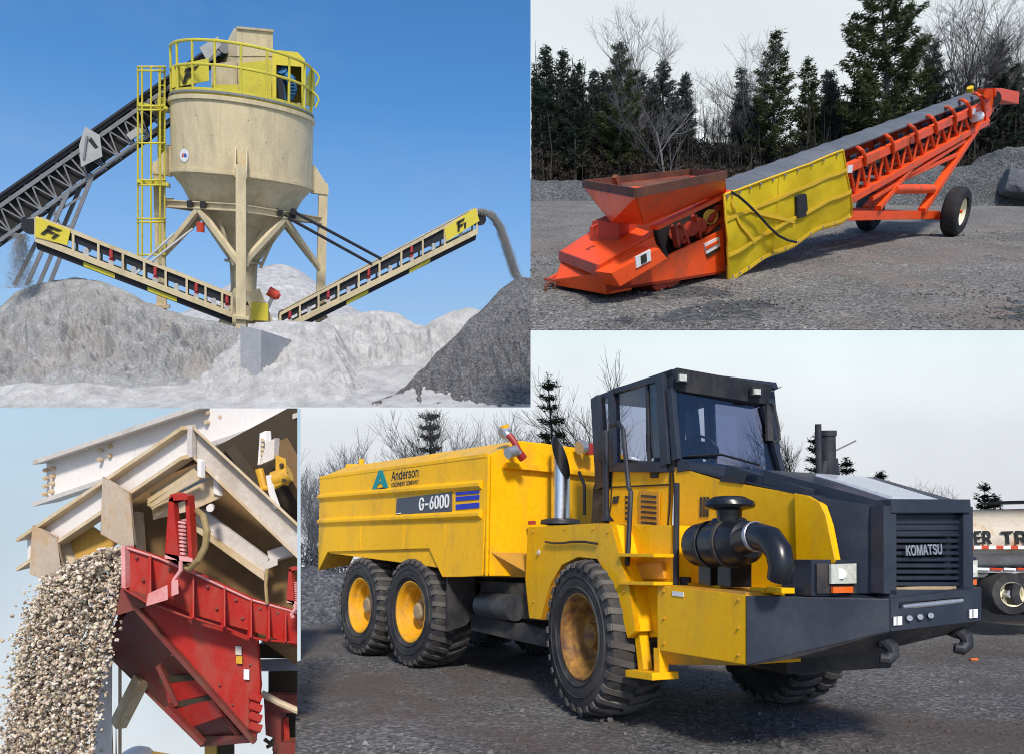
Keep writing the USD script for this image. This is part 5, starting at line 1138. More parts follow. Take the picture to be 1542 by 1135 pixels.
# front wall widens towards the cab: a second slope at the front
T_('front_wall', MB().plate([rp(sf + .012, LT + .02, ss[2][2] - .0), rp(sf + .012, LT + .02, wf - .02), rp(sf + .012, LT + .46, wf + .2), rp(sf + .012, W2 - .46, wf + .2), rp(sf + .012, W2 - .02, wf - .02), rp(sf + .012, W2 - .02, ss[2][2] - .02)], RE.a * .02), 'truck_yellow', tank)
T_('front_flange', MB().bar(rp(sf + .06, LT + .2, wf - .12), rp(sf + .06, W2 - .1, wf - .12), .1, .07, TU), 'truck_yellow', tank)
for (y0, y1) in ((748, 729), (785, 774)):
    p0, p1 = r_(483, y0, LT), r_(728, y1, LT)
    T_('side_rib', MB().loft([[p + TU * .075, p - RE.b * .07 + TU * .02, p - RE.b * .07 - TU * .02, p - TU * .075] for p in (p0, p1)]), 'truck_yellow', tank)
T_('top_edge', MB().bar(r_(483, 719, LT) - RE.b * .01, r_(735, 685, LT) - RE.b * .01, .03, .05, TU), 'truck_yellow', tank)
T_('corner_strip', MB().bar(rp(sf, LT - .005, wf), rp(sf, LT - .005, ss[2][2]), .03, .03, RE.a), 'truck_yellow', tank)
T_('rear_vent', MB().cyl(rp(sb + .2, .7, wb + .2), rp(sb + .2, .7, wb + .36), .05, 10).bar(rp(sb, .5, wb + .24), rp(sb + .5, .9, wb + .24), .05, .05, TU), 'truck_yellow', tank)
T_('fill_hatch', MB().cyl(rp(sf - .9, MW, wf + .2), rp(sf - .9, MW, wf + .34), .3, 20), 'truck_yellow', tank)
# writing on the tank side
Xr = unit(RE.a - 0 * TU); Yr = TU; nR = -RE.b
def on_side(px, py, off=.012): return r_(px, py, LT) - RE.b * off
pl = [on_side(x, y, .03) for x, y in ((600, 750), (683, 740), (683, 771), (599, 774))]
T_('name_plate', MB().plate(pl, RE.b * .012), 'sign_slate', tank)
def write(txt, px0, py0, px1, py1, pytop, mat, name, F=RE, planef=on_side, off=.036, parent=tank):
    o, e, t = planef(px0, py0, off), planef(px1, py1, off), planef(px0, pytop, off)
    X = unit(e - o); Y = t - o; h = np.linalg.norm(Y - X * (Y @ X)); Y = unit(Y - X * (Y @ X))
    return T_(name, MB().text(txt, o, X, Y, h, .008, True, np.linalg.norm(e - o)), mat, parent, smooth=False)
write('G-6000', 634, 768, 680, 763, 750, 'letter_white', 'lettering')
for (a, b) in ((743, 738.5), (752, 745.5), (765, 757)):
    T_('stripe', MB().plate([on_side(x, y, .03) for x, y in ((689, a + 2), (724, a - 1), (724, b - 1), (689, b + 2))], RE.b * .01), 'letter_blue', tank)
write('Anderson', 591, 723, 632, 717, 710, 'letter_black', 'lettering', off=.014)
write('EQUIPMENT COMPANY', 591, 733, 632, 728, 727, 'letter_black', 'lettering', off=.014)
A_ = lambda pts: [on_side(x, y, .032) for x, y in pts]
T_('logo_mark', MB().plate(A_([(563, 736), (573, 708), (578, 707), (587, 733), (581, 735), (577, 727), (572, 728), (569, 736)]), RE.b * .01, holes=[A_([(573, 724), (575, 717), (577, 723)])]), 'letter_teal', tank)
T_('logo_mark', MB().plate(A_([(563, 739), (571, 735), (580, 733), (587, 736), (580, 738), (571, 738)]), RE.b * .008), 'letter_black', tank)
T_('rating_dot', MB().plate([on_side(x, y, .045) for x, y in ((601, 772), (607, 771.5), (607, 773), (601, 773.5))], RE.b * .01), 'letter_white', tank)
# pipe with red valves at the top front corner, hanging over the front wall
vp = ra(768, 668, sf + .25); vq = ra(772, 682, sf + .3)
T_('spray_nozzle', MB().cyl(ra(756, 653, sf + .1), ra(764, 647, sf + .1), .07, 14).cyl(ra(760, 651, sf + .12), ra(772, 660, sf + .2), .05, 12), 'steel_bright', tank)
T_('valve', MB().tube([ra(766, 654, sf + .2), ra(774, 664, sf + .25), ra(779, 674, sf + .28), ra(784, 684, sf + .3)], .04, 10), 'valve_red', tank)
T_('spray_nozzle', MB().cyl(ra(764, 682, sf + .3), ra(777, 678, sf + .3), .07, 14).cyl(ra(777, 680, sf + .3), ra(787, 686, sf + .3), .045, 10), 'steel_bright', tank)
T_('valve', MB().cyl(ra(782, 682, sf + .3), ra(788, 690, sf + .3), .055, 10), 'valve_red', tank)
T_('valve', MB().cyl(ra(888, 668, sf + .2), ra(888, 684, sf + .2), .06, 10), 'valve_red', tank)
T_('spray_nozzle', MB().cyl(ra(880, 672, sf + .2), ra(872, 674, sf + .2), .09, 12), 'steel_bright', tank)
T_('nozzle_cap', MB().cyl(ra(761, 646, sf + .1), ra(759, 640, sf + .1), .06, 10), 'truck_yellow', tank)

# rear chassis
ch = T_('chassis', MB().bar(rp(-2.6, .95, .95), rp(2.6, .95, .95), .25, .34, TU).bar(rp(-2.6, 1.8, .95), rp(2.6, 1.8, .95), .25, .34, TU).bar(rp(1.1, MW, .82), rp(3.2, MW, .82), .5, .5, TU), 'chassis_dark')
for a in (0, -1.6): T_('axle', MB().cyl(rp(a, .5, .75), rp(a, 2 * MW - .5, .75), .17, 14).lathe(rp(a, MW, .75), RE.b, [(.01, -.3), (.25, -.2), (.3, 0), (.25, .2), (.01, .3)], 16), 'chassis_dark')
T_('mud_flap', MB().plate([ra(672, 868, .86), ra(712, 868, .86), ra(716, 915, .86), ra(700, 940, .86), ra(672, 950, .86)], RE.a * .04), 'tyre_rubber')
for k in range(4): T_('frame_rib', MB().bar(rp(1.2 + .3 * k, .55, 1.2), rp(1.2 + .3 * k, .55, .75), .08, .06, RE.b), 'chassis_dark')
T_('frame_side', MB().bar(rp(1.05, .5, .98), rp(2.7, .5, .98), .06, .42, TU).bar(rp(1.0, .44, .66), rp(2.9, .44, .58), .14, .2, TU), 'chassis_dark')
T_('air_tank', MB().cyl(rp(1.3, .35, .9), rp(2.0, .35, .9), .16, 16), 'truck_dark')
T_('hitch', MB().box(FR.P(-1.15, MW, .85), (FR.a, FR.b, TU), (.5, .35, .35)), 'chassis_dark')

# ---- front half: frame, fender, bumper, hood, cab
T_('front_frame', MB().bar(FR.P(-1.4, MW, .85), FR.P(2.0, MW, .85), 1.1, .45, TU), 'chassis_dark')
T_('front_axle', MB().cyl(FR.P(0, .5, .74), FR.P(0, 2 * MW - .5, .74), .18, 14), 'chassis_dark')
QL = 0.12
# fender: side outline with the wheel arch, top shelf, step
fen = [(795, 793), (900, 787), (921, 790), (936, 850), (947, 880), (957, 950), (945, 960), (930, 905), (912, 862), (899, 841), (870, 838), (846, 850), (828, 880), (814, 932), (797, 930), (791, 872)]
fside = [f_(x, y, QL) for x, y in fen]
T_('fender', MB().plate(fside, FR.b * .05), 'truck_yellow')
arch = [(945, 960), (930, 905), (912, 862), (899, 841), (870, 838), (846, 850), (828, 880), (814, 932)]
ai = [f_(x, y, QL) for x, y in arch]
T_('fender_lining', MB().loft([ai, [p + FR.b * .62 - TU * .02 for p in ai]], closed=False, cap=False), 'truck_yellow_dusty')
tp_ = [f_(x, y, QL) for x, y in ((795, 793), (900, 787), (921, 790))]
T_('fender_top', MB().loft([tp_, [p + FR.b * .75 + TU * .0 for p in tp_]], closed=False, cap=False).loft([[p - TU * .03 for p in tp_], [p + FR.b * .75 - TU * .03 for p in tp_]], closed=False, cap=False), 'truck_yellow')
T_('fender_front', MB().loft([[f_(x, y, QL) for x, y in ((921, 790), (936, 850), (947, 880), (957, 950))], [f_(x, y, QL) + FR.b * .9 for x, y in ((921, 790), (936, 850), (947, 880), (957, 950))]], closed=False, cap=False), 'truck_yellow')
T_('fender_trim', MB().tube([f_(x, y, QL - .02) for x, y in ((821, 815), (832, 817), (846, 817), (862, 815), (880, 815), (899, 818))], .012, 6), 'letter_black')
T_('reflector', MB().cyl(f_(812, 831, QL), f_(812, 831, QL) - FR.b * .02, .03, 12), 'lamp_lens')
T_('fender_inner_box', MB().hexa([FR.P(-.95, QL + .03, .78), FR.P(-.72, QL + .03, .78), FR.P(-.72, .8, .78), FR.P(-.95, .8, .78), FR.P(-.95, QL + .03, 1.62), FR.P(-.72, QL + .03, 1.62), FR.P(-.72, .8, 1.62), FR.P(-.95, .8, 1.62)]), 'truck_yellow_dusty')
# steps between fender and bumper
st_ = [f_(x, y, QL + .18) for x, y in ((929, 880), (992, 882), (992, 958), (953, 960))]
T_('step_panel', MB().plate(st_, FR.b * .5), 'truck_yellow')
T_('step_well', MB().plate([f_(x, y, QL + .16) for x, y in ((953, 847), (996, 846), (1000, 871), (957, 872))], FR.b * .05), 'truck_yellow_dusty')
T_('step_box', MB().plate([f_(x, y, QL + .2) for x, y in ((921, 790), (1010, 790), (1018, 880), (947, 880))], FR.b * .4), 'truck_yellow')
for y in (835, 877): T_('tread_step', MB().bar(f_(950, y, QL + .1), f_(1004, y + 1, QL + .1), .26, .03, TU), 'truck_yellow')
T_('step_bracket', MB().bar(f_(965, 950, QL + .12), f_(972, 1008, QL + .12), .09, .09, FR.b).bar(f_(995, 975, QL + .12), f_(996, 1010, QL + .12), .09, .09, FR.b).bar(f_(961, 1012, QL + .1), f_(1002, 1017, QL + .1), .26, .06, TU), 'truck_yellow')

# bumper: yellow near wing, slate front wrapping round
bl0 = .20
w_ = [(990, 880), (1123, 895), (1123, 1000), (990, 978)]
T_('bumper_wing', MB().plate([f_(x, y, bl0) for x, y in w_], FR.b * .5), 'truck_yellow')
T_('wing_sill', MB().hexa([f_(1002, 1000, bl0 + .1), f_(1126, 1001, bl0 + .02), f_(1126, 1001, bl0) + FR.b * .1, f_(1002, 1000, bl0) + FR.b * .1, f_(990, 977, bl0), f_(1124, 999, bl0), f_(1124, 999, bl0) + FR.b * .1, f_(990, 977, bl0) + FR.b * .1]), 'truck_yellow_dusty')
c0 = f_(1124, 896, bl0 - .004); s0 = FR.inv(c0)[0]; sb = s0 + .55
sx = s0 + .50                                                     # the front leans forward to a blunt nose
b_l = [FR.P(s0 - .02, bl0 - .006, FR.inv(c0)[2]), FR.P(s0 - .02, bl0 - .006, FR.inv(f_(1124, 1001, bl0))[2])]
def bp(px, py, s): return fa(px, py, s)
g1, g2 = bp(1340, 901, sb + 0.00), bp(1476, 884, sb + 0.00); h1, h2 = bp(1340, 950, sb + 0.00), bp(1476, 934, sb + 0.00)
k0, k1 = f_(1124, 896, bl0 - .006), f_(1124, 1001, bl0 - .006)
bk = -FR.a * .45 + FR.b * .02
T_('bumper_corner', MB().hexa([k1, h1, h1 + bk, k1 + bk + FR.b * .3, k0, g1, g1 + bk, k0 + bk + FR.b * .3]), 'truck_slate')
T_('bumper_front', MB().plate([g1 + FR.a * .01, g2 + FR.a * .01, h2 + FR.a * .01, h1 + FR.a * .01], -FR.a * .3, holes=[[bp(x, y, sb + 0.01) for x, y in ((1354, 907), (1452, 899), (1452, 907), (1354, 916))]]), 'truck_slate')
T_('bumper_recess', MB().plate([bp(x, y, sb - 0.06) for x, y in ((1352, 903), (1456, 896), (1456, 910), (1352, 919))], -FR.a * .05), 'chassis_dark')
T_('bumper_pipe', MB().tube([bp(1358, 913, sb - 0.01), bp(1400, 909, sb + 0.01), bp(1450, 903, sb - 0.01)], .018, 8), 'steel_bright')
T_('bumper_under', MB().hexa([bp(1190, 992, sb - 0.32), bp(1330, 978, sb - 0.22), bp(1455, 948, sb - 0.22), bp(1455, 945, sb - 0.62), k1, h1, h2, h2 - FR.a * .4]), 'chassis_dark')
for x, y in ((1351, 934), (1465, 923)):
    rf = T_('reflector', MB().plate([bp(x + a, y + b, sb + 0.02) for a, b in ((-6, -6), (6, -7), (6, 6), (-6, 7))], FR.a * .008), 'letter_white')
    T_('reflector_cross', MB().plate([bp(x + a, y + b, sb + 0.03) for a, b in ((-.8, -6), (.8, -6), (.8, 6), (-.8, 6))], FR.a * .004), 'steel_light', rf)
for x, y in ((1337, 975), (1449, 960)):
    T_('tow_hook', MB().tube([bp(x - 16, y - 12, sb - 0.22), bp(x - 4, y - 8, sb - 0.10), bp(x + 6, y - 2, sb - 0.06), bp(x + 7, y + 9, sb - 0.06), bp(x - 1, y + 17, sb - 0.07), bp(x - 12, y + 15, sb - 0.10)], [.05, .05, .05, .048, .045, .035], 10), 'truck_dark')
for x, y in ((1370, 930), (1386, 928), (1402, 926)): T_('bumper_fitting', MB().cyl(bp(x, y, sb + 0.00), bp(x, y, sb + 0.04), .02, 8), 'steel_bright')
T_('bumper_decal', MB().plate([f_(x, y, bl0 - .006) for x, y in ((1012, 889), (1029, 891), (1029, 898), (1012, 896))], FR.b * .005), 'sticker_white')
tpq = [f_(990, 884, bl0 + .01), f_(1123, 897, bl0 + .01), f_(1200, 894, .8), FR.P(.9, 1.2, FR.inv(f_(990, 884, bl0))[2])]
T_('bumper_deck', MB().hexa(tpq + [p + TU * .03 for p in tpq]), 'truck_yellow_dusty')
dq = [f_(1124, 897, bl0 + .01), g1 - TU * .02, g2 - TU * .02, FR.P(s0, 2.5, FR.inv(k0)[2] - .02)]
T_('bumper_deck', MB().hexa([p - TU * .03 for p in dq] + dq), 'truck_slate')
for x, y in ((1040, 880), (1085, 884), (1150, 888), (1175, 888)): T_('deck_fitting', MB().box(f_(x, y, .45), (FR.a, FR.b, TU), (.08, .06, .02)), 'truck_yellow')

# hood: yellow side, slate shroud with louvred grille, pale top
HL = 0.77
hood_side = [(1012, 700), (1084, 722), (1216, 746), (1236, 760), (1246, 790), (1256, 842), (1196, 892), (1040, 888), (1022, 880)]
hs = [f_(x, y, HL) for x, y in hood_side]
T_('hood_side', MB().plate(hs, FR.b * .06), 'truck_yellow')
gs = s0 + .43
G1, G2, G3, G4 = fa(1330, 762, gs), fa(1449, 762, gs), fa(1449, 893, gs), fa(1330, 893, gs)
shroud = [f_(1216, 742, HL - .01), f_(1238, 758, HL - .01), f_(1262, 895, HL - .01), f_(1196, 895, HL - .01)]
sh_b = [f_(1214, 738, HL - .01), f_(1240, 760, HL - .01), f_(1258, 842, HL - .01), f_(1200, 893, HL - .01)]
T_('shroud_side', MB().hexa([f_(1204, 893, HL - .012), G4, G4 - FR.a * .3 + FR.b * .2, f_(1204, 893, HL + .2), f_(1216, 745, HL - .012), G1, G1 - FR.a * .3 + FR.b * .2, f_(1216, 745, HL + .2)]), 'truck_slate')
# yellow panel laid over the shroud's rounded rear edge
T_('hood_cheek', MB().plate([f_(x, y, HL - .03) for x, y in ((1196, 742), (1217, 746), (1234, 756), (1243, 775), (1257, 842), (1240, 868), (1200, 892))], FR.b * .02), 'truck_yellow')
T_('shroud_top', MB().hexa([f_(1150, 716, HL + .03) - TU * .25, G1 - TU * .2, G2 - TU * .2, FR.P(FR.inv(f_(1150, 716, HL))[0], 2.0, FR.inv(f_(1150, 716, HL))[2] - .25),
    f_(1150, 714, HL + .03) + TU * .04, G1 + TU * .035, G2 + TU * .035, FR.P(FR.inv(f_(1150, 716, HL))[0], 2.0, FR.inv(f_(1150, 716, HL))[2] + .05)]), 'truck_slate')
w0 = FR.inv(f_(1150, 716, HL)); g0_, g1_ = FR.inv(G1), FR.inv(G2)
HQ = lambda fs, l, o: FR.P(w0[0] + (g0_[0] - w0[0]) * fs, l, w0[2] + .04 + (g0_[2] - w0[2] - .005) * fs + o)
T_('hood_lid', MB().hexa([HQ(.12, 1.20, 0), HQ(.95, 1.22, 0), HQ(.95, 1.72, 0), HQ(.12, 1.78, 0), HQ(.12, 1.22, .03), HQ(.94, 1.24, .03), HQ(.94, 1.70, .03), HQ(.12, 1.76, .03)]), 'hood_pale')
T_('hood_edge', MB().bar(f_(1100, 708, HL + .12), f_(1218, 744, HL + .06), .1, .09, TU), 'truck_slate')
T_('hood_top', MB().hexa([f_(1012, 702, HL), f_(1216, 748, HL), f_(1216, 748, HL) + FR.b * 1.55, f_(1012, 702, HL) + FR.b * 1.5, f_(1012, 700, HL), f_(1216, 745, HL), f_(1216, 745, HL) + FR.b * 1.55, f_(1012, 700, HL) + FR.b * 1.5]), 'truck_slate')
gf = MB()
T_('grille_frame', gf.bar(G1, G2, .14, .10, TU).bar(G1, G4, .12, .12, FR.a).bar(G2, G3, .10, .10, FR.a).bar(G4, G3, .12, .06, TU), 'truck_slate')
T_('grille_back', MB().plate([p - FR.a * .12 for p in (G1, G2, G3, G4)], -FR.a * .04), 'chassis_dark')
for k in range(12):
    y0 = 777 + 9.3 * k
    p, q = fa(1336, y0, gs - .02), fa(1444, y0, gs - .02)
    n = 12; bend = lambda f: TU * 0
    T_('grille_slat', MB().loft([[c + FR.a * .03 - TU * .012, c + FR.a * .035 + TU * .008, c - FR.a * .06 + TU * .05, c - FR.a * .065 + TU * .03] for c in [p + (q - p) * f + bend(f) for f in np.linspace(0, 1, n)]]), 'truck_slate')
def on_grille(px, py, off): return fa(px, py, gs + off)
write('KOMATSU', 1363, 836, 1418, 833, 821, 'steel_bright', 'lettering', planef=on_grille, off=.05, parent=trk)
T_('grille_gap', MB().plate([fa(x, y, gs + .01) for x, y in ((1335, 884), (1440, 880), (1440, 890), (1335, 893))], -FR.a * .02), 'hub_tan')
# headlamps in boxes
def headlamp(x0, x1, y0, y1, s):
    b = MB().hexa([fa(x0, y1, s), fa(x1, y1, s), fa(x1, y1, s) - FR.a * .3, fa(x0, y1, s) - FR.a * .3, fa(x0, y0, s), fa(x1, y0, s), fa(x1, y0, s) - FR.a * .3, fa(x0, y0, s) - FR.a * .3])
    hb = T_('headlamp_box', b, 'truck_slate')
    u = lambda fx, fy, o: fa(x0 + (x1 - x0) * fx, y0 + (y1 - y0) * fy, s + o)
    T_('lens_surround', MB().plate([u(.10, .1, .01), u(.95, .1, .01), u(.95, .92, .01), u(.10, .92, .01)], FR.a * .01), 'chassis_dark', hb)
    T_('lens', MB().plate([u(.38, .12, .03), u(.92, .10, .03), u(.92, .64, .03), u(.38, .66, .03)], FR.a * .02), 'lamp_lens', hb)
    T_('lens_reflector', MB().cyl(u(.63, .38, .05), u(.63, .38, .06), .038, 18), 'lamp_bulb', hb)
    T_('indicator', MB().plate([u(.42, .74, .03), u(.85, .73, .03), u(.85, .90, .03), u(.42, .91, .03)], FR.a * .02), 'lamp_orange', hb)
headlamp(1222, 1292, 842, 897, s0 + .26)
headlamp(1452, 1470, 838, 884, s0 + .30)

# cab
cs = .43; cl0, cl1 = .76, 2.06
c_ = lambda x, y: f_(x, y, cl0)
RT, RB_ = c_(898, 592), c_(905, 735)
SF = lambda x, y: f_(x, y, cl0)
s_front = FR.inv(SF(1012, 560))[0]
pillars = {'rear': ((896, 594), (903, 735)), 'mid': ((918, 588), (922, 705)), 'front': ((994, 566), (1003, 703))}
roofp = [SF(895, 597), SF(940, 580), SF(1011, 556), SF(1014, 566), SF(940, 590), SF(897, 606)]
cab = T_('cab_roof', MB().plate(roofp, FR.b * (cl1 - cl0)), 'truck_slate')
xs = lambda px, py, s: fa(px, py, s)
sr = FR.inv(SF(1011, 556))[0]; cvx = sr
v1, v2, v3, v4 = SF(1011, 557), fa(1154, 582, sr), fa(1152, 610, sr - .02), SF(1008, 588)
T_('visor', MB().hexa([v4 - FR.a * .22, v4 + FR.a * .05, v3 + FR.a * .05, v3 - FR.a * .22, v1 - FR.a * .25, v1 + FR.a * .10, v2 + FR.a * .10, v2 - FR.a * .25]), 'truck_dark', cab)
for (x, y, w2, h2) in ((1029, 568, 9, 8), (1141, 589, 8, 7)):
    wl = T_('work_lamp', MB().plate([fa(x + a, y + b, sr + .13) for a, b in ((-w2, -h2), (w2, -h2 + 2), (w2, h2 + 1), (-w2, h2 - 1))], -FR.a * .04), 'truck_dark', cab)
    T_('lens', MB().plate([fa(x + a, y + b, sr + .15) for a, b in ((-w2 * .6, -h2 * .6), (w2 * .6, -h2 * .6 + 1), (w2 * .6, h2 * .7), (-w2 * .6, h2 * .6))], -FR.a * .02), 'lamp_lens', wl)
def pil(p0, p1, w, d, name='pillar', up=None): return T_(name, MB().bar(p0, p1, w, d, FR.b if up is None else up), 'truck_slate')
off = FR.b * (cl1 - cl0)
for (a, b, w) in ((SF(900, 598), SF(908, 735), .17), (SF(924, 588), SF(926, 703), .09), (SF(998, 566), SF(1007, 700), .13)):
    pil(a, b, w, .10); pil(a + off, b + off, w, .10)
# A pillar that frames the windscreen, leaning
wl1, wl2, wr1, wr2 = SF(1010, 586), SF(1019, 692), fa(1148, 612, sr - .02), fa(1176, 714, sr + .05)
pil(wl1, wl2, .05, .1, 'windscreen_post', FR.a); pil(wr1, wr2, .06, .1, 'windscreen_post', FR.a)
T_('windscreen', MB().plate([wl1, wr1, wr2, wl2], -FR.a * .012), 'cab_glass', smooth=False)
T_('side_window', MB().plate([SF(x, y) for x, y in ((928, 590), (994, 570), (1002, 700), (930, 702))], FR.b * .012), 'cab_glass', smooth=False)
T_('side_window', MB().plate([SF(x, y) for x, y in ((902, 600), (921, 594), (923, 702), (906, 702))], FR.b * .012), 'cab_glass', smooth=False)
T_('side_window', MB().plate([SF(x, y) + off for x, y in ((928, 590), (994, 570), (1002, 700), (930, 702))], -FR.b * .012), 'cab_glass', smooth=False)
T_('window_rail', MB().bar(SF(922, 703), SF(1008, 703), .08, .10, TU), 'truck_slate'); T_('window_rail', MB().bar(SF(924, 590), SF(1000, 568), .06, .06, TU), 'truck_slate')
T_('window_slider', MB().bar(SF(975, 580), SF(978, 700), .035, .03, FR.b), 'truck_dark')
rear = [FR.P(*(FR.inv(p) + V(0, 0, 0))) for p in (SF(897, 600), SF(905, 735))]
T_('cab_back', MB().hexa([rear[1], rear[1] + FR.a * .04, rear[1] + FR.a * .04 + off, rear[1] + off, rear[0], rear[0] + FR.a * .04, rear[0] + FR.a * .04 + off, rear[0] + off], ) if False else MB().plate([rear[1] - TU * 0 , rear[1] + TU * .35, rear[1] + TU * .35 + off, rear[1] + off], FR.a * .04), 'truck_dark')
T_('cab_rear_louvre', MB().plate([SF(x, y) for x, y in ((903, 700), (912, 700), (909, 790), (890, 790), (893, 735))], FR.b * .4), 'chassis_dark')
T_('cab_floor', MB().plate([SF(905, 708), SF(1008, 708), SF(1008, 708) + off, SF(905, 708) + off], TU * .04), 'cab_inside')
T_('dashboard', MB().hexa([wl2 - FR.a * .5 - TU * .1, wl2 - FR.a * .04 - TU * .1, wr2 - FR.a * .06 - TU * .1, wr2 - FR.a * .5 - TU * .1, wl2 - FR.a * .4 + TU * .07, wl2 - FR.a * .03 + TU * .03, wr2 - FR.a * .05 + TU * .03, wr2 - FR.a * .4 + TU * .07]), 'cab_inside')
sc_ = (SF(950, 690) + off * .5)
T_('seat', MB().box(sc_ + FR.a * -.1 + TU * .15, (FR.a, FR.b, TU), (.22, .24, .08)).box(sc_ - FR.a * .32 + TU * .5, (FR.a, FR.b, TU), (.07, .22, .35)), 'cab_inside')
T_('steering_wheel', MB().tube([wl2 + FR.b * .62 - FR.a * .42 + TU * (.22 + .13 * math.sin(a)) + FR.b * .17 * math.cos(a) - FR.a * .08 * math.sin(a) for a in np.linspace(0, 2 * np.pi, 21)[:-1]], .015, 6, closed=True), 'letter_black')
T_('wiper', MB().tube([wl2 + FR.b * .1 + FR.a * .03 + TU * .04, wl2 + FR.b * .5 + FR.a * .03 + TU * .08, wl2 + FR.b * .95 + FR.a * .05 - TU * .0], .012, 5), 'letter_black')
T_('cowl', MB().hexa([wl2 - TU * .12, wl2 - TU * .12 + FR.a * .22, wr2 - TU * .12 + FR.a * .22, wr2 - TU * .12, wl2 + TU * .0, wl2 - TU * .05 + FR.a * .22, wr2 - TU * .05 + FR.a * .22, wr2 + TU * .0]), 'truck_slate')
# door panel below the window, louvre panel
T_('door_panel', MB().plate([SF(x, y) for x, y in ((922, 704), (1008, 704), (1004, 795), (900, 795), (905, 740), (920, 735))], FR.b * .06), 'truck_yellow')
lv = T_('louvre_panel', MB().plate([f_(x, y, cl0 - .02) for x, y in ((962, 738), (993, 741), (992, 793), (962, 792))], FR.b * .012), 'truck_yellow_dusty')
for k in range(6): T_('louvre', MB().plate([f_(x, y, cl0 - .026) for x, y in ((965, 744 + 8 * k), (988, 746 + 8 * k), (988, 749.5 + 8 * k), (965, 747.5 + 8 * k))], FR.b * .004), 'chassis_dark', lv)
for k in range(5): T_('louvre', MB().plate([f_(x, y, cl0 - .01) for x, y in ((941, 746 + 8 * k), (946, 746 + 8 * k), (946, 750 + 8 * k), (941, 750 + 8 * k))], FR.b * .004), 'chassis_dark')
for x in (905, 923): T_('louvre', MB().plate([f_(x + a, b, cl0 - .01) for a, b in ((0, 747), (9, 746), (7, 757), (-1, 758))], FR.b * .004), 'chassis_dark')
T_('door_handle', MB().plate([f_(x, y, cl0 - .015) for x, y in ((979, 712), (990, 711), (990, 719), (979, 719))], FR.b * .01), 'letter_black')
T_('hood_decal', MB().plate([f_(x, y, HL - .01) for x, y in ((1086, 716), (1125, 712), (1120, 728), (1084, 724))], FR.b * .004), 'truck_dark')
for k in range(3): T_('hood_vent', MB().plate([f_(1054 + 5 * k + a, b, HL - .01) for a, b in ((0, 747), (3, 748), (2, 778), (-1, 777))], FR.b * .006), 'chassis_dark')
for pts in (((1009, 702), (1009, 750), (1006, 796)), ((922, 704), (920, 760), (914, 796)), ((905, 738), (921, 734)), ((922, 733), (1008, 729))):
    T_('panel_seam', MB().tube([f_(x, y, cl0 - .004) for x, y in pts], .009, 5), 'letter_black')
T_('panel_seam', MB().tube([f_(x, y, HL - .004) for x, y in ((1013, 704), (1020, 800), (1024, 880))], .011, 5), 'letter_black')
for x, y in ((1000, 889), (1000, 930), (1000, 968), (1112, 902), (1112, 945), (1112, 985)): T_('bolt', MB().cyl(f_(x, y, bl0), f_(x, y, bl0 - .010), .010, 6), 'truck_yellow_dusty')
for x, y in ((803, 800), (850, 795), (893, 795), (915, 800), (940, 890), (803, 905)): T_('bolt', MB().cyl(f_(x, y, QL), f_(x, y, QL - .010), .010, 6), 'truck_yellow_dusty')
for px in (545, 610, 672): T_('weld_seam', MB().tube([r_(px, 0.5 * (790 + 780), LT) - RE.b * .02, r_(px, 826, LT) - RE.b * .02], .006, 5), 'truck_yellow', tank)
# grab rails
T_('grab_rail', MB().tube([f_(919, 640, .35), f_(931, 636, .35), f_(938, 646, .35), f_(947, 735, .3), f_(950, 740, .28), f_(945, 845, .18), f_(942, 858, .18)], .024, 8), 'truck_dark')
T_('grab_rail', MB().tube([f_(912, 648, .5), f_(913, 790, .45)], .034, 8), 'truck_dark')
T_('grab_rail', MB().tube([f_(1019, 727, .35), f_(1018, 880, .3)], .026, 8), 'truck_dark')
T_('rail_foot', MB().lathe(f_(914, 784, .45), TU, [(.08, 0), (.04, .05), (.03, .1)], 10), 'truck_dark')
# mirror bracket on the far side
mr = fa(1160, 640, sr)
T_('mirror', MB().box(fa(1158, 636, sr + .05), (FR.a, FR.b, TU), (.02, .035, .19)), 'truck_dark')
T_('mirror_arm', MB().tube([fa(1156, 606, sr + .05), fa(1165, 608, sr + .1), fa(1172, 640, sr + .1), fa(1174, 660, sr + .1), fa(1166, 666, sr + .06)], .016, 6), 'truck_dark')
T_('aerial', MB().tube([fa(1155, 592, sr), fa(1176, 582, sr)], .007, 5), 'steel_grey')
T_('cab_mirror', MB().box(f_(908, 672, .62), (FR.a, FR.b, TU), (.05, .04, .16)), 'truck_dark')
# exhaust stack, cut slantwise
e0 = f_(844, 785, .62); re_ = .115
P = lambda h, r: [e0 + TU * (h(t)) + (FR.a * math.cos(t) + FR.b * math.sin(t)) * r for t in np.linspace(0, 2 * np.pi, 29)[:-1]]
htop = FR.inv(f_(836, 657, .62))[2] - FR.inv(e0)[2]; hmid = FR.inv(f_(845, 706, .62))[2] - FR.inv(e0)[2]
rr = lambda t: 0
T_('exhaust_stack', MB().loft([P(lambda t: 0, re_), P(lambda t: hmid * .55, re_), P(lambda t: hmid * .8 + (htop - hmid * .8) * (.5 - .5 * math.cos(t - .35)), re_)], cap=False), 'chrome')
T_('exhaust_mouth', MB().loft([P(lambda t: hmid * .5, re_ * .9), P(lambda t: hmid * .8 - .01 + (htop - hmid * .8) * (.5 - .5 * math.cos(t - .35)), re_ * .9)], cap=False), 'letter_black')
T_('exhaust_base', MB().lathe(e0 - TU * .03, TU, [(.25, 0), (.24, .05), (.16, .07)], 20), 'truck_dark')
T_('filler_cap', MB().cyl(f_(801, 789, .3), f_(801, 784, .3), .05, 10), 'valve_red')
T_('air_pipe', MB().tube([f_(872, 710, .8), f_(880, 730, .8), f_(880, 775, .8)], .02, 6), 'letter_black')
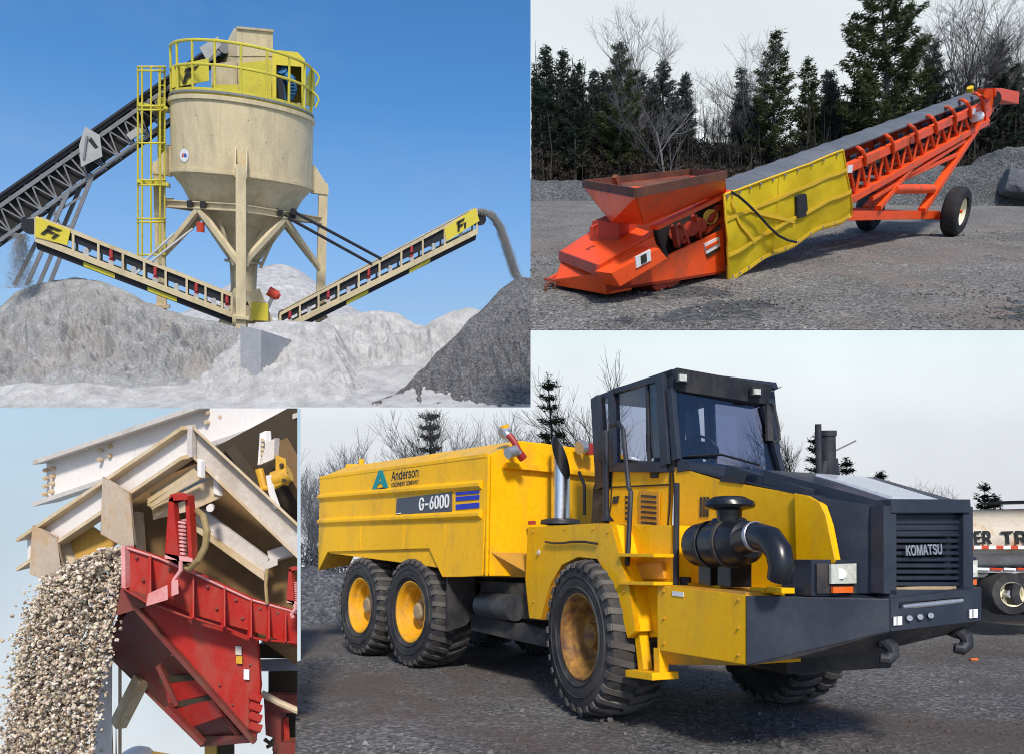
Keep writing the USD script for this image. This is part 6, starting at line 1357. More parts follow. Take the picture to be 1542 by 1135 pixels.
# air cleaner drum with mushroom cap and elbow
dr0, dr1 = f_(1052, 820, .38), f_(1130, 815, .36)
dax = unit(dr1 - dr0); Ld = np.linalg.norm(dr1 - dr0); rd = .18
ac = T_('air_cleaner', MB().lathe(dr0, dax, [(.001, -.03), (.11, -.03), (.17, 0), (rd, .04), (rd, Ld * .30), (rd * .94, Ld * .33), (rd, Ld * .36), (rd, Ld * .8), (.16, Ld * .95), (.12, Ld), (.001, Ld)], 32), 'gloss_black')
cc = f_(1098, 764, .36)
T_('intake_cap', MB().lathe(cc, TU, [(.001, .09), (.12, .085), (.19, .05), (.20, .02), (.19, .0), (.10, -.02), (.09, -.12)], 28), 'gloss_black', ac)
T_('intake_neck', MB().cyl(f_(1098, 768, .36), f_(1098, 800, .36), .075, 18).cyl(f_(1078, 790, .36), f_(1118, 790, .36), .06, 12), 'gloss_black', ac)
T_('outlet_pipe', MB().tube([f_(1118, 815, .30), f_(1140, 806, .26), f_(1160, 812, .25), f_(1173, 830, .25), f_(1177, 852, .25), f_(1174, 872, .26)], [.10, .10, .098, .094, .09, .085], 18), 'gloss_black', ac)
T_('pipe_clamp', MB().lathe(f_(1138, 807, .262), unit(f_(1150, 806, .25) - f_(1130, 810, .26)), [(.104, -.02), (.11, -.016), (.11, .016), (.104, .02)], 20), 'steel_bright', ac)
T_('drum_bracket', MB().bar(f_(1076, 840, .45), f_(1076, 880, .45), .16, .2, FR.b).bar(f_(1106, 842, .45), f_(1106, 882, .45), .16, .2, FR.b), 'gloss_black', ac)
for q in (.3, .66): T_('drum_strap', MB().lathe(dr0 + dax * Ld * q, dax, [(rd + .003, -.02), (rd + .012, -.018), (rd + .012, .018), (rd + .003, .02)], 28), 'chassis_dark', ac)
T_('filler_cap', MB().cyl(f_(1032, 882, .4), f_(1032, 868, .4), .05, 12), 'chassis_dark')
# stacks on the far side of the hood
e1 = FR.P(FR.inv(f_(1150, 716, HL))[0] + .1, 1.75, FR.inv(f_(1150, 716, HL))[2])
y_at = e1[1]
T_('air_stack', MB().tube([at(1247, 728, y_at), at(1246, 652, y_at)], .066, 18).cyl(at(1246, 656, y_at), at(1246, 648, y_at), .075, 18), 'truck_dark')
T_('exhaust_pipe', MB().tube([at(1234, 734, y_at - .1), at(1233, 700, y_at - .1), at(1232, 638, y_at - .1)], .026, 8).tube([at(1262, 732, y_at), at(1256, 690, y_at)], .03, 8).tube([at(1236, 728, y_at - .1), at(1243, 694, y_at - .1)], .03, 8), 'truck_dark')
T_('whip_aerial', MB().tube([at(1258, 678, y_at), at(1289, 663, y_at)], .008, 5), 'steel_grey')

# ---- tanker truck at the right
ty = 15.5
tg_ = tt_(1510, ty); 
KX = lambda px, py, d=0.0: at(px, py, ty + d)
TK = thing('tanker_truck', 'rust streaked white tanker truck with block letters, at the right edge', 'tanker truck', tg_)
cxl = KX(1452, 810); r_t = np.linalg.norm(KX(1452, 764) - KX(1452, 860)) / 2
axk = unit(KX(1620, 808) - KX(1440, 812)); upk = unit(V(0, .1208, 1) - axk * (V(0, .1208, 1) @ axk)); bk_ = np.cross(upk, axk); bk_ = bk_ if bk_[1] > 0 else -bk_
c0 = KX(1440, 812) + bk_ * 1.0; ell = lambda c, s=1.0: [c - bk_ * 1.05 * s * math.cos(t) + upk * r_t * 1.0 * s * math.sin(t) for t in np.linspace(0, 2 * np.pi, 41)[:-1]]
tb_ = obj('tank', MB().loft([ell(c0 + axk * -.04, .8), ell(c0, .96), ell(c0 + axk * .08), ell(c0 + axk * 3.2)]), 'tanker_white', TK)
obj('tank_belly', MB().loft([[c + (p - c) * 1.006 for p in ell(c)[23:38]] for c in (c0 + axk * .06, c0 + axk * 3.1)], closed=False, cap=False), 'tanker_grey', tb_)
def on_tank(px, py, off=.02): p = KX(px, py); q = hit(px, py, c0 - bk_ * 1.055, bk_); return q - bk_ * off
for i, (t_, x0, x1) in enumerate((('TER', 1451, 1492), ('TR', 1506, 1546))):
    o, e, t = on_tank(x0, 819), on_tank(x1, 818), on_tank(x0, 800)
    X = unit(e - o); Y = t - o; h = np.linalg.norm(Y); Y = unit(Y - X * (Y @ X))
    obj('lettering', MB().text(t_, o, X, Y, h, .02, True, np.linalg.norm(e - o)), 'letter_black', tb_, smooth=False)
o, e = on_tank(1552, 818), on_tank(1588, 817.5); X = unit(e - o); obj('lettering', MB().text('UCK', o, X, upk, np.linalg.norm(on_tank(1506, 800) - on_tank(1506, 819)), .02, True, np.linalg.norm(e - o)), 'letter_black', tb_, smooth=False)
for k in range(14):
    x0 = 1444 + 11 * k; q = [on_tank(x0, 821, .025), on_tank(x0 + 11, 821, .025), on_tank(x0 + 11, 826, .025), on_tank(x0, 826, .025)]
    obj('marker_tape', MB().plate(q, bk_ * .05), 'tape_red' if k % 2 else 'letter_white', tb_)
obj('frame_rail', MB().bar(KX(1465, 857, .2), KX(1640, 862, .2), .15, .10, upk), 'tanker_grey', TK)
for k in range(8):
    x0 = 1472 + 20 * k; obj('marker_tape', MB().plate([KX(x0, 854, .08), KX(x0 + 18, 854.5, .08), KX(x0 + 18, 858, .08), KX(x0, 857.5, .08)], bk_ * .03), 'letter_white' if k % 2 == 0 else 'tape_red', TK)
obj('frame', MB().bar(KX(1450, 866, 1.0), KX(1640, 872, 1.0), .9, .22, upk), 'chassis_dark', TK)
obj('pump_box', MB().box(KX(1462, 880, .8), (axk, bk_, upk), (.22, .3, .25)), 'steel_bright', TK)
obj('walkway', MB().bar(KX(1490, 757, 1), KX(1640, 753, 1), .5, .05, upk), 'letter_black', TK)
for x in (1512, 1541, 1600):
    c = KX(x, 893, .1); rw = np.linalg.norm(KX(x, 893) - KX(x, 925)) ; w = .28
    wh = obj('wheel', MB().lathe(c, -bk_, [(.55 * rw, -w), (.9 * rw, -w), (rw, -w * .6), (rw, w * .6), (.92 * rw, w * .95), (.58 * rw, w)], 32), 'tyre_rubber', TK)
    obj('rim', MB().lathe(c, -bk_, [(.58 * rw, w), (.52 * rw, w * .9), (.46 * rw, w * .3), (.001, w * .2)], 28), 'rim_cream', wh)
    obj('hub', MB().cyl(c - bk_ * w * .2, c - bk_ * w * .8, .18 * rw, 12), 'steel_bright', wh)
    for k in range(5):
        t = 2 * np.pi * k / 5; p = c + (axk * math.cos(t) + upk * math.sin(t)) * .33 * rw - bk_ * w * .27
        obj('hand_hole', MB().cyl(p, p - bk_ * .02, .07 * rw, 8), 'dark_hole', wh)
obj('mudguard', MB().plate([KX(1566, 860), KX(1580, 860), KX(1580, 915), KX(1566, 915)], bk_ * .9), 'chassis_dark', TK)

# orange scrap, stones on the lot
r = ray(1466, 993); g = r * (-TH / (r @ TU))
top('scrap', MB().hexa([g + TG.a * a + TG.b * b + TU * w for a, b, w in ((-.06, -.04, 0), (.06, -.03, 0), (.07, .05, 0), (-.05, .05, 0), (-.055, -.03, .02), (.055, -.03, .035), (.06, .04, .03), (-.045, .04, .02))]), 'scrap_orange', 'small bright orange scrap on the gravel in front of the slate bumper', 'scrap', kind=None)
rng = np.random.default_rng(21); pts, rad = [], []
for k in range(6000):
    b = 3.0 + 9 * rng.uniform() ** 1.4; a = rng.uniform(-.285, .72) * b
    pts.append(TG.P(a, b, -.003)); rad.append(rng.uniform(.004, .012) * (1.7 if rng.uniform() < .04 else 1))
for k in range(160): b = 3.0 + 9 * rng.uniform() ** 1.3; pts.append(TG.P(rng.uniform(-.285, .72) * b, b, -.004)); rad.append(rng.uniform(.016, .036))
struct('loose_gravel', stones(rng, pts, rad), 'gravel_lot', kind='stuff'); tag(stage.GetPrimAtPath('/World/' + 'loose_gravel_001'), 'loose small stones strewn over the lot around the yellow truck', 'gravel')
# ================================================================ the feeder hung under the bin, seen from below
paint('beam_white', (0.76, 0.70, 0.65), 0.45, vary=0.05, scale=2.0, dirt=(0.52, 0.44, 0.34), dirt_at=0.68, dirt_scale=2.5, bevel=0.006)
paint('beam_grey', (0.56, 0.50, 0.44), 0.5, vary=0.08, scale=2.0, dirt=(0.36, 0.29, 0.21), dirt_at=0.62, dirt_scale=2.5, bevel=0.006)  # darker copy of the white; shade of right-facing webs is put into this colour
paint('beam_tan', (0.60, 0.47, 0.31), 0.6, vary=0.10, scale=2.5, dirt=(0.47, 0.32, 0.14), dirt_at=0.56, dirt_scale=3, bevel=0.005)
paint('plate_dusty', (0.52, 0.40, 0.29), 0.65, vary=0.12, scale=2.5, dirt=(0.50, 0.29, 0.10), dirt_at=0.60, dirt_scale=3.0, bevel=0.005)
paint('plate_ochre', (0.55, 0.31, 0.06), 0.6, vary=0.12, scale=2.5, dirt=(0.42, 0.25, 0.09), dirt_at=0.6, dirt_scale=3.0)
paint('chute_brown', (0.17, 0.095, 0.035), 0.75, vary=0.25, scale=2.0, dirt=(0.26, 0.16, 0.06), dirt_at=0.6, dirt_scale=2.0)
paint('brown_dark', (0.05, 0.035, 0.02), 0.8, vary=0.25, scale=2.0)
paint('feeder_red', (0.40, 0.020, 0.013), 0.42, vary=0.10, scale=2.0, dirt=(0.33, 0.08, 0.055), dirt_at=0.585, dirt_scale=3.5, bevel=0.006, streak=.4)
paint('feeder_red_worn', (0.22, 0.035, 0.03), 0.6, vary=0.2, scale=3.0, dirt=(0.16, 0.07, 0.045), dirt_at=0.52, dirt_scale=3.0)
paint('feeder_pink', (0.68, 0.32, 0.30), 0.5, vary=0.08, scale=3.0, dirt=(0.6, 0.15, 0.13), dirt_at=0.62, dirt_scale=4)
paint('hoist_yellow', (0.66, 0.36, 0.03), 0.45, vary=0.1, dirt=(0.4, 0.2, 0.05), dirt_at=0.6, dirt_scale=4)
paint('hose', (0.30, 0.21, 0.09), 0.6, vary=0.15)
sky_board('sky_hopper', [(0, (0.50, 0.52, 0.54)), (0.35, (0.45, 0.51, 0.555)), (0.7, (0.37, 0.465, 0.545)), (1, (0.31, 0.425, 0.53))], z0=-5.0, z1=1.2, cloud=0.09, scale=0.35)
M['stone_mix'] = usdkit.material(stage, '/World/Looks/stone_mix', {
    'g': ('geometry', {}), 'v': ('voronoi_texture', {'scale': 44.0}), 'sp': ('separate_color', {}), 'r': ('rgb_ramp', {'ramp': [(0, (0.15, 0.11, 0.08)), (0.3, (0.38, 0.285, 0.19)), (0.55, (0.55, 0.44, 0.31)), (0.8, (0.68, 0.57, 0.44)), (1, (0.80, 0.73, 0.63))]}),
    'n': ('noise_texture', {'scale': 60.0, 'detail': 4.0}), 'm': ('mix', {'mix_type': 'overlay', 'fac': 0.4}), 'p': ('principled_bsdf', {'roughness': 0.85, 'specular_ior_level': 0.3})},
    [('g.position', 'v.vector'), ('v.color', 'sp.color'), ('sp.r', 'r.fac'), ('g.position', 'n.vector'), ('r.color', 'm.color1'), ('n.color', 'm.color2'), ('m.color', 'p.base_color')], surface='p.BSDF')

HY = 11.0
m = MB(); m.plate([at(x, y, HY) for x, y in ((-60, 614), (448, 614), (448, 1190), (-60, 1190))], V(0, .15, 0)); struct('sky_003', m, 'sky_hopper')
HV = unit(V(-0.20, 0.30, 0.93))                       # the structure's own upright
KC = at(289, 632, 6.2); KA = at(38, 802, 6.9); KB = at(520, 848, 7.0)
dA_, dB_ = unit(KA - KC), unit(KB - KC)
inH = lambda v: (v[:, 0] / v[:, 1] < (447.5 - CX) / FOCAL) & (v[:, 2] / v[:, 1] < (CY - 614.5) / FOCAL)
def cut(mb):
    """Keeps what lies inside the walls of the bay: sliced clean at its right side and at its top."""
    v, f = mb.arrays(); t = trimesh.Trimesh(v, f, process=False)
    for nrm in (V(-1, (447.6 - CX) / FOCAL, 0), V(0, (CY - 614.4) / FOCAL, -1)):
        if ((t.vertices @ nrm) < 0).any():
            t = trimesh.intersections.slice_mesh_plane(t, nrm, V(0, 0, 0), cap=False)
    return np.array(t.vertices), np.array(t.faces)
def H_(name, mb, mat, parent, smooth=28): return obj(name, cut(mb), mat, parent, smooth)
def P(px, py, y): return at(px, py, y)

sup = thing('support_frame', 'white and tan steel frame of heavy beams over the gravel chute', 'steel frame', P(160, 1135, 6.6))
# long girder behind, with flanges and bolts
def ibeam_edges(name, w0, w1, h0, h1, flange, t, mats):
    """I-beam given by the upper ends and lower ends of its web; flange: vector from web towards us."""
    H_(name, MB().plate([w0, w1, h1, h0], -flange * .1), mats[0], sup)
    for p, q, s in ((w0, w1, 1), (h0, h1, -1)):
        u_ = unit(w0 - h0) * t
        H_(name.replace('web', 'flange'), MB().hexa([p - flange, q - flange, q + flange, p + flange, p - flange + u_ * s, q - flange + u_ * s, q + flange + u_ * s, p + flange + u_ * s]), mats[1], sup)
fl = unit(V(-.25, -.9, -.1)) * .17
G0, G1_, g0_, g1_ = P(70, 697, 8.5), P(520, 546, 7.3), P(69, 752, 8.5), P(520, 600, 7.3)
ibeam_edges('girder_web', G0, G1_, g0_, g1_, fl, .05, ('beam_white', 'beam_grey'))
def bolts(pts, y, par=sup):
    for x, yy_ in pts:
        p = P(x, yy_, y); H_('bolt', MB().cyl(p, p + unit(fl) * .05, .022, 6), 'beam_tan', par)
bolts([(72, 707), (82, 704), (72, 719), (82, 716), (71, 731), (81, 727), (70, 743), (80, 739)], 8.46)
bolts([(153, 677), (169, 671), (153, 691), (169, 685)], 8.22)
bolts([(314, 621), (314, 635), (336, 627)], 7.8)
# corner frame: beam A runs left, beam B runs right, both with flanges
wt = HV * .045
def cbeam(p0, p1, depth_px, y0, y1, mats, out, name):
    """Channel: web between an upper line and a lower one, with a thin flange top and bottom standing out."""
    (x0, a0, b0), (x1, a1, b1) = p0, p1
    A0_, A1_, B0_, B1_ = P(x0, a0, y0), P(x1, a1, y1), P(x0, b0, y0), P(x1, b1, y1)
    H_(name + '_web', MB().plate([A0_, A1_, B1_, B0_], -out * .25), mats[0], sup)
    for p, q, s in ((A0_, A1_, 1), (B0_, B1_, -1)):
        u_ = HV * .035 * s
        H_(name + '_flange', MB().hexa([p - out * .4, q - out * .4, q + out, p + out, p - out * .4 + u_, q - out * .4 + u_, q + out + u_, p + out + u_]), mats[1], sup)
outA = unit(V(-.55, -.80, -.15)) * .09; outB = unit(V(.55, -.80, -.15)) * .09
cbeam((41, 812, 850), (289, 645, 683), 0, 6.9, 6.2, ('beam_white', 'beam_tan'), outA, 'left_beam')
cbeam((289, 645, 683), (520, 860, 905), 0, 6.2, 6.7, ('beam_grey', 'beam_tan'), outB, 'right_beam')  # right web takes the shaded paint, the left web the lit white
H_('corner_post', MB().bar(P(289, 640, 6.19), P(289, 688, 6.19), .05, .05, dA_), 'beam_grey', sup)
# gusset plates on the left beam
off = V(.05, .05, 0)
def gus(pts, y, mat='plate_dusty', th=.03, par=sup, name='gusset_plate'): return H_(name, MB().plate([P(a, b, c if c else y) for a, b, c in pts], V(0, th, 0)), mat, par)
gus([(49, 790, 6.75), (84, 808, 6.6), (96, 863, 6.6), (72, 876, 6.6), (45, 863, 6.75)], 6.7)
gus([(155, 717, 6.42), (194, 741, 6.25), (203, 820, 6.25), (183, 821, 6.3), (151, 803, 6.42)], 6.3)
H_('wear_plate', MB().plate([P(103, 805, 6.8), P(134, 790, 6.8), P(174, 818, 6.65), P(150, 838, 6.7), P(116, 845, 6.75)], V(0, .04, 0)), 'plate_ochre', sup)
H_('wear_plate', MB().plate([P(84, 812, 6.75), P(106, 806, 6.8), P(118, 846, 6.8), P(98, 864, 6.72)], V(0, .04, 0)), 'beam_tan', sup)
# chute body behind the frame
H_('chute_wall', MB().plate([P(200, 750, 6.9), P(292, 688, 6.8), P(460, 850, 6.9), P(460, 1010, 6.8), P(300, 900, 6.7), P(203, 860, 6.75)], V(0, .06, 0)), 'chute_brown', sup)
H_('chute_wall', MB().plate([P(292, 690, 7.2), P(460, 600, 7.3), P(460, 900, 7.3), P(330, 770, 7.2)], V(0, .06, 0)), 'brown_dark', sup)
H_('chute_fold', MB().plate([P(202, 770, 6.6), P(212, 772, 6.6), P(216, 836, 6.55), P(205, 830, 6.55)], V(0, .05, 0)), 'beam_tan', sup)
# hanger bracket under the corner and inner beams
H_('hanger_beam', MB().plate([P(221, 751, 6.35), P(292, 705, 6.15), P(300, 712, 6.13), P(229, 758, 6.32)], HV * -.045).plate([P(226, 742, 6.45), P(298, 697, 6.28), P(301, 713, 6.26), P(230, 758, 6.42)], V(.0, .03, 0)), 'beam_tan', sup)
H_('hanger_end', MB().plate([P(297, 690, 6.12), P(303, 694, 6.12), P(303, 719, 6.12), P(297, 716, 6.12)], V(.02, .03, 0)), 'beam_white', sup)
H_('hanger_block', MB().hexa([P(231, 782, 6.45), P(289, 768, 6.3), P(334, 748, 6.3), P(300, 760, 6.7), P(228, 764, 6.45), P(288, 752, 6.3), P(324, 716, 6.3), P(300, 722, 6.7)]), 'beam_tan', sup)
H_('hanger_end', MB().plate([P(321, 714, 6.27), P(327, 718, 6.27), P(330, 746, 6.27), P(321, 742, 6.27)], V(.02, .03, 0)), 'beam_white', sup)
ip0, ip1 = P(286, 776, 6.5), P(400, 862, 6.55)
H_('inner_beam', MB().plate([P(286, 772, 6.5), P(303, 766, 6.5), P(404, 840, 6.55), P(398, 864, 6.55), P(290, 784, 6.5)], V(0, .05, 0)), 'beam_grey', sup)
H_('inner_flange', MB().plate([P(286, 784, 6.46), P(398, 864, 6.5), P(398, 874, 6.5), P(286, 793, 6.46)], V(0, .12, 0)), 'beam_tan', sup)
H_('beam_bolt', MB().cyl(P(318, 763, 6.3), P(316, 765, 6.2), .03, 10), 'beam_white', sup)
H_('end_bracket', MB().hexa([P(398, 858, 6.4), P(418, 850, 6.4), P(418, 850, 6.5), P(398, 858, 6.5), P(398, 846, 6.4), P(418, 840, 6.4), P(418, 840, 6.5), P(398, 846, 6.5)]), 'beam_grey', sup)
H_('end_bracket', MB().bar(P(406, 838, 6.62), P(438, 828, 6.62), .06, .10, HV), 'beam_grey', sup)
# rear uprights at the right
H_('rear_beam', MB().bar(P(418, 668, 7.05), P(470, 760, 7.0), .16, .16, HV), 'chute_brown', sup)
H_('rear_beam', MB().bar(P(344, 680, 7.1), P(390, 740, 7.1), .2, .1, HV), 'brown_dark', sup)
# hoist
hoist = thing('chain_hoist', 'yellow chain hoist on a white plate under the upper girder', 'hoist', P(405, 734, 6.6))
H_('hoist_plate', MB().plate([P(388, 700, 6.6), P(391, 652, 6.7), P(400, 648, 6.7), P(402, 690, 6.6)], V(.03, .05, 0)), 'beam_white', hoist)
H_('hoist_plate', MB().plate([P(402, 666, 6.6), P(413, 659, 6.6), P(413, 690, 6.58), P(390, 700, 6.55)], V(.02, .06, 0)), 'beam_grey', hoist)
for k in range(5): H_('bolt', MB().cyl(P(395, 662 + 7 * k, 6.66), P(395, 662 + 7 * k, 6.6), .018, 6), 'beam_tan', hoist)
H_('hoist_body', MB().hexa([P(415, 728, 6.5), P(434, 730, 6.5), P(436, 726, 6.8), P(418, 722, 6.8), P(415, 684, 6.5), P(430, 690, 6.5), P(433, 692, 6.8), P(418, 688, 6.8)]), 'hoist_yellow', hoist)
H_('hoist_drum', MB().cyl(P(412, 722, 6.5), P(436, 712, 6.5), .07, 14), 'hoist_yellow', hoist)
H_('hoist_arm', MB().tube([P(390, 706, 6.5), P(398, 735, 6.48), P(408, 733, 6.48), P(424, 724, 6.48)], .035, 8), 'hoist_yellow', hoist)
H_('chain', MB().tube([P(405, 715, 6.45), P(409, 740, 6.45), P(418, 765, 6.45)], .03, 6), 'beam_white', hoist)
for x, y in ((424, 700), (430, 712), (428, 722)): H_('hoist_bolt', MB().cyl(P(x, y, 6.5), P(x, y, 6.44), .02, 8), 'brown_dark', hoist)

# lower support column with brace
col = thing('support_column', 'white steel column beside the falling gravel', 'column', P(160, 1180, 6.9))
H_('column_face', MB().plate([P(151, 990, 6.75), P(161, 985, 6.75), P(160, 1190, 6.75), P(140, 1190, 6.75)], V(.02, .05, 0)), 'beam_white', col)
H_('column_side', MB().plate([P(161, 985, 6.76), P(178, 1000, 6.95), P(178, 1190, 6.95), P(160, 1190, 6.76)], V(0, .06, 0)), 'plate_dusty', col)
H_('column_brace', MB().bar(P(178, 1090, 6.95), P(214, 1020, 6.9), .10, .12, HV), 'beam_tan', col)
for k in range(6): H_('rivet', MB().cyl(P(155 - k * .7, 1010 + 30 * k, 6.75), P(155 - k * .7, 1010 + 30 * k, 6.72), .012, 6), 'beam_tan', col)
bk1 = thing('lower_machine', 'brown housing and pale dome peeking in below the red chute', 'machine', P(215, 1150, 7.4))
H_('dome', MB().lathe(P(206, 1150, 7.4), V(0, -.1, 1), [(.18, 0), (.17, .06), (.13, .12), (.07, .155), (.001, .165)], 24), 'beam_white', bk1)
H_('housing', MB().hexa([P(228, 1170, 7.3), P(262, 1170, 7.3), P(262, 1170, 7.5), P(228, 1170, 7.5), P(230, 1130, 7.3), P(256, 1134, 7.3), P(256, 1134, 7.5), P(230, 1130, 7.5)]), 'plate_ochre', bk1)
H_('housing', MB().plate([P(308, 1120, 7.3), P(326, 1122, 7.3), P(326, 1180, 7.3), P(308, 1180, 7.3)], V(0, .2, 0)), 'plate_ochre', bk1)
H_('housing', MB().plate([P(326, 1121, 7.32), P(341, 1119, 7.32), P(341, 1180, 7.32), P(326, 1180, 7.32)], V(0, .2, 0)), 'brown_dark', bk1)

# ---- the red vibrating feeder
fd = thing('vibrating_feeder', 'red vibrating feeder pan with ribbed side and wedge shaped trough', 'feeder', P(300, 1120, 6.2))
FY = lambda x: np.interp(x, [176, 300, 450], [5.95, 6.15, 6.45])
Q = lambda x, y, d=0.0: P(x, y, FY(x) + d)
H_('pan_side', MB().plate([Q(185, 822), Q(240, 840), Q(299, 866), Q(377, 902), Q(434, 918), Q(470, 930), Q(470, 985), Q(405, 955), Q(338, 938), Q(291, 925), Q(240, 905), Q(200, 897), Q(186, 880)], V(.02, .05, 0)), 'feeder_red', fd)
H_('pan_lip', MB().plate([Q(182, 822, -.04), Q(188, 822, -.04), Q(189, 885, -.04), Q(183, 884, -.04)], V(.02, .1, 0)), 'feeder_pink', fd)
H_('pan_top_edge', MB().tube([Q(184, 822, -.02), Q(240, 840, -.02), Q(299, 866, -.02), Q(377, 902, -.02), Q(434, 918, -.02), Q(470, 930, -.02)], .009, 6), 'feeder_pink', fd)
H_('pan_floor', MB().hexa([Q(176, 926), Q(240, 906), Q(240, 900, .9), Q(172, 915, .6), Q(183, 884), Q(240, 900), Q(240, 890, .9), Q(180, 878, .6)]), 'feeder_red_worn', fd)
for x, y0, y1, w in ((226, 836, 905, 7), (291, 864, 930, 6), (338, 884, 943, 6), (378, 902, 959, 6), (405, 912, 962, 5), (430, 922, 966, 5)):
    H_('rib', MB().hexa([Q(x - w, y1 + 3, -.16), Q(x + 1, y1, -.20), Q(x + 1, y1, 0), Q(x - w, y1 + 3, 0), Q(x - 2, y0, -.02), Q(x + 1, y0, -.04), Q(x + 1, y0, 0), Q(x - 2, y0, 0)]), 'feeder_red', fd)
    H_('rib_edge', MB().bar(Q(x + .5, y0, -.04), Q(x + .5, y1, -.20), .016, .012, V(1, 0, 0)), 'feeder_red', fd)
for (x0, y0, x1, y1) in ((186, 884, 226, 908), (226, 906, 291, 930), (291, 928, 338, 943), (338, 942, 378, 959), (378, 957, 405, 963), (405, 962, 452, 966)):
    H_('pan_ledge', MB().hexa([Q(x0, y0 + 3, -.17), Q(x1, y1 + 3, -.17), Q(x1, y1 + 3, 0), Q(x0, y0 + 3, 0), Q(x0, y0, -.17), Q(x1, y1, -.17), Q(x1, y1, 0), Q(x0, y0, 0)]), 'feeder_red', fd)
H_('lug', MB().hexa([Q(220, 912, -.30), Q(253, 902, -.30), Q(253, 902, -.1), Q(220, 912, -.1), Q(223, 893, -.30), Q(252, 880, -.30), Q(252, 880, -.1), Q(223, 893, -.1)]), 'feeder_pink', fd)
H_('lug', MB().hexa([Q(258, 897, -.24), Q(269, 893, -.24), Q(269, 893, -.05), Q(258, 897, -.05), Q(258, 874, -.24), Q(268, 872, -.24), Q(268, 872, -.05), Q(258, 874, -.05)]), 'feeder_pink', fd)
# wedge: side plate and open underside
ws = [Q(204, 905, .06), Q(240, 890, .06), Q(386, 945, .06), Q(389, 990, .04), Q(392, 1032, .04), Q(384, 1116, .04)]
H_('trough_side', MB().plate(ws, V(.0, .04, 0)), 'feeder_red', fd)
H_('trough_edge', MB().bar(Q(204, 912, .02), Q(384, 1116, .02), 0.035, .05, V(0, 1, 0)), 'feeder_red_worn', fd)
far = lambda x, y: P(x, y, FY(x) + .95)
UF = [P(176, 928, 6.55), P(157, 982, 6.9), P(300, 1124, 7.0)]
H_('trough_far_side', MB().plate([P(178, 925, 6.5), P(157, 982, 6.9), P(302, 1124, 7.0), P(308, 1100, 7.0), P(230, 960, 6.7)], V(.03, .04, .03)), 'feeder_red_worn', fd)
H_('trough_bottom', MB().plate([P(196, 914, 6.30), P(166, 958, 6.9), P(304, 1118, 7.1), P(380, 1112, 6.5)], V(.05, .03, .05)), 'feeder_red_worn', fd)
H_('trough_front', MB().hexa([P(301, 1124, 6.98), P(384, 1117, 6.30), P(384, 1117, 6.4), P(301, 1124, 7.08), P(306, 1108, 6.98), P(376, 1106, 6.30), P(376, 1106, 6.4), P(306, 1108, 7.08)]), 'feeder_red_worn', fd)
for a, b, c, d in (((246, 1028), (304, 1022), (312, 1046), (254, 1058)), ((262, 1066), (322, 1052), (336, 1078), (282, 1096))):
    H_('inner_panel', MB().plate([P(*a, 6.55), P(*b, 6.35), P(*c, 6.35), P(*d, 6.6)], V(.01, .02, 0)), 'feeder_red', fd)
    H_('inner_shadow_gap', MB().bar(P(a[0] - 2, a[1] - 5, 6.6), P(b[0], b[1] - 6, 6.38), .05, .06, V(0, 1, 0)), 'brown_dark', fd)
for a, b in (((252, 1062), (306, 1118)), ((322, 1056), (364, 1108)), ((240, 1000), (268, 1060))): H_('inner_stiffener', MB().bar(P(*a, 6.5), P(*b, 6.55), .04, .07, V(0, 1, 0)), 'feeder_red_worn', fd)
for k in range(4): H_('clamp_rib', MB().bar(Q(376, 1046 + 15 * k, .0), Q(393, 1052 + 15 * k, .02), .03, .06, HV), 'feeder_red', fd)
for (x, y, w, h, c) in ((384, 925, 4, 6, 'sticker_white'), (359, 979, 4.5, 7, 'beam_grey'), (360, 993, 4.5, 6, 'hoist_yellow'), (371, 1015, 4, 8, 'sticker_white')):
    H_('sticker', MB().plate([Q(x - w, y - h, .02), Q(x + w, y - h + 1, .02), Q(x + w, y + h, .02), Q(x - w, y + h - 1, .02)], V(0, .015, 0)), c, fd)
for x, y in ((205, 838), (215, 872), (255, 856), (275, 905), (312, 882), (326, 915), (355, 902), (365, 930), (392, 915), (418, 922)):
    H_('pan_bolt', MB().cyl(Q(x, y, .0), Q(x, y, -.025), .013, 6), 'feeder_red_worn', fd)
for x, y in ((260, 985), (290, 1010), (330, 1030), (350, 1060), (376, 1000)):
    H_('pan_bolt', MB().cyl(Q(x, y, .06), Q(x, y, .03), .010, 6), 'feeder_red_worn', fd)
# dark steelwork behind on the right
rm_ = thing('rear_frame', 'dark red and black steelwork behind the feeder at the bay edge', 'steel frame', P(420, 1130, 7.2))
H_('dark_beam', MB().plate([P(388, 970, 7.0), P(470, 960, 7.0), P(470, 992, 7.0), P(388, 990, 7.0)], V(0, .2, 0)), 'brown_dark', rm_)
H_('dark_beam', MB().plate([P(404, 1008, 7.2), P(470, 1008, 7.2), P(470, 1060, 7.2), P(404, 1046, 7.2)], V(0, .2, 0)), 'brown_dark', rm_)
H_('grey_beam', MB().bar(P(388, 1001, 7.0), P(470, 1000, 7.0), .14, .10, HV), 'steel_grey', rm_)
H_('red_post', MB().plate([P(397, 1046, 7.1), P(470, 1046, 7.1), P(470, 1180, 7.1), P(411, 1180, 7.1), P(411, 1110, 7.1), P(400, 1106, 7.1)], V(0, .15, 0), holes=[[P(423, 1072, 7.1), P(460, 1074, 7.1), P(460, 1118, 7.1), P(423, 1118, 7.1)]]), 'feeder_red_worn', rm_)
H_('red_web', MB().plate([P(410, 1060, 7.4), P(470, 1060, 7.4), P(470, 1130, 7.4), P(410, 1130, 7.4)], V(0, .05, 0)), 'brown_dark', rm_)
H_('red_post', MB().bar(P(430, 1080, 7.2), P(432, 1118, 7.2), .05, .05, HV), 'feeder_red', rm_)
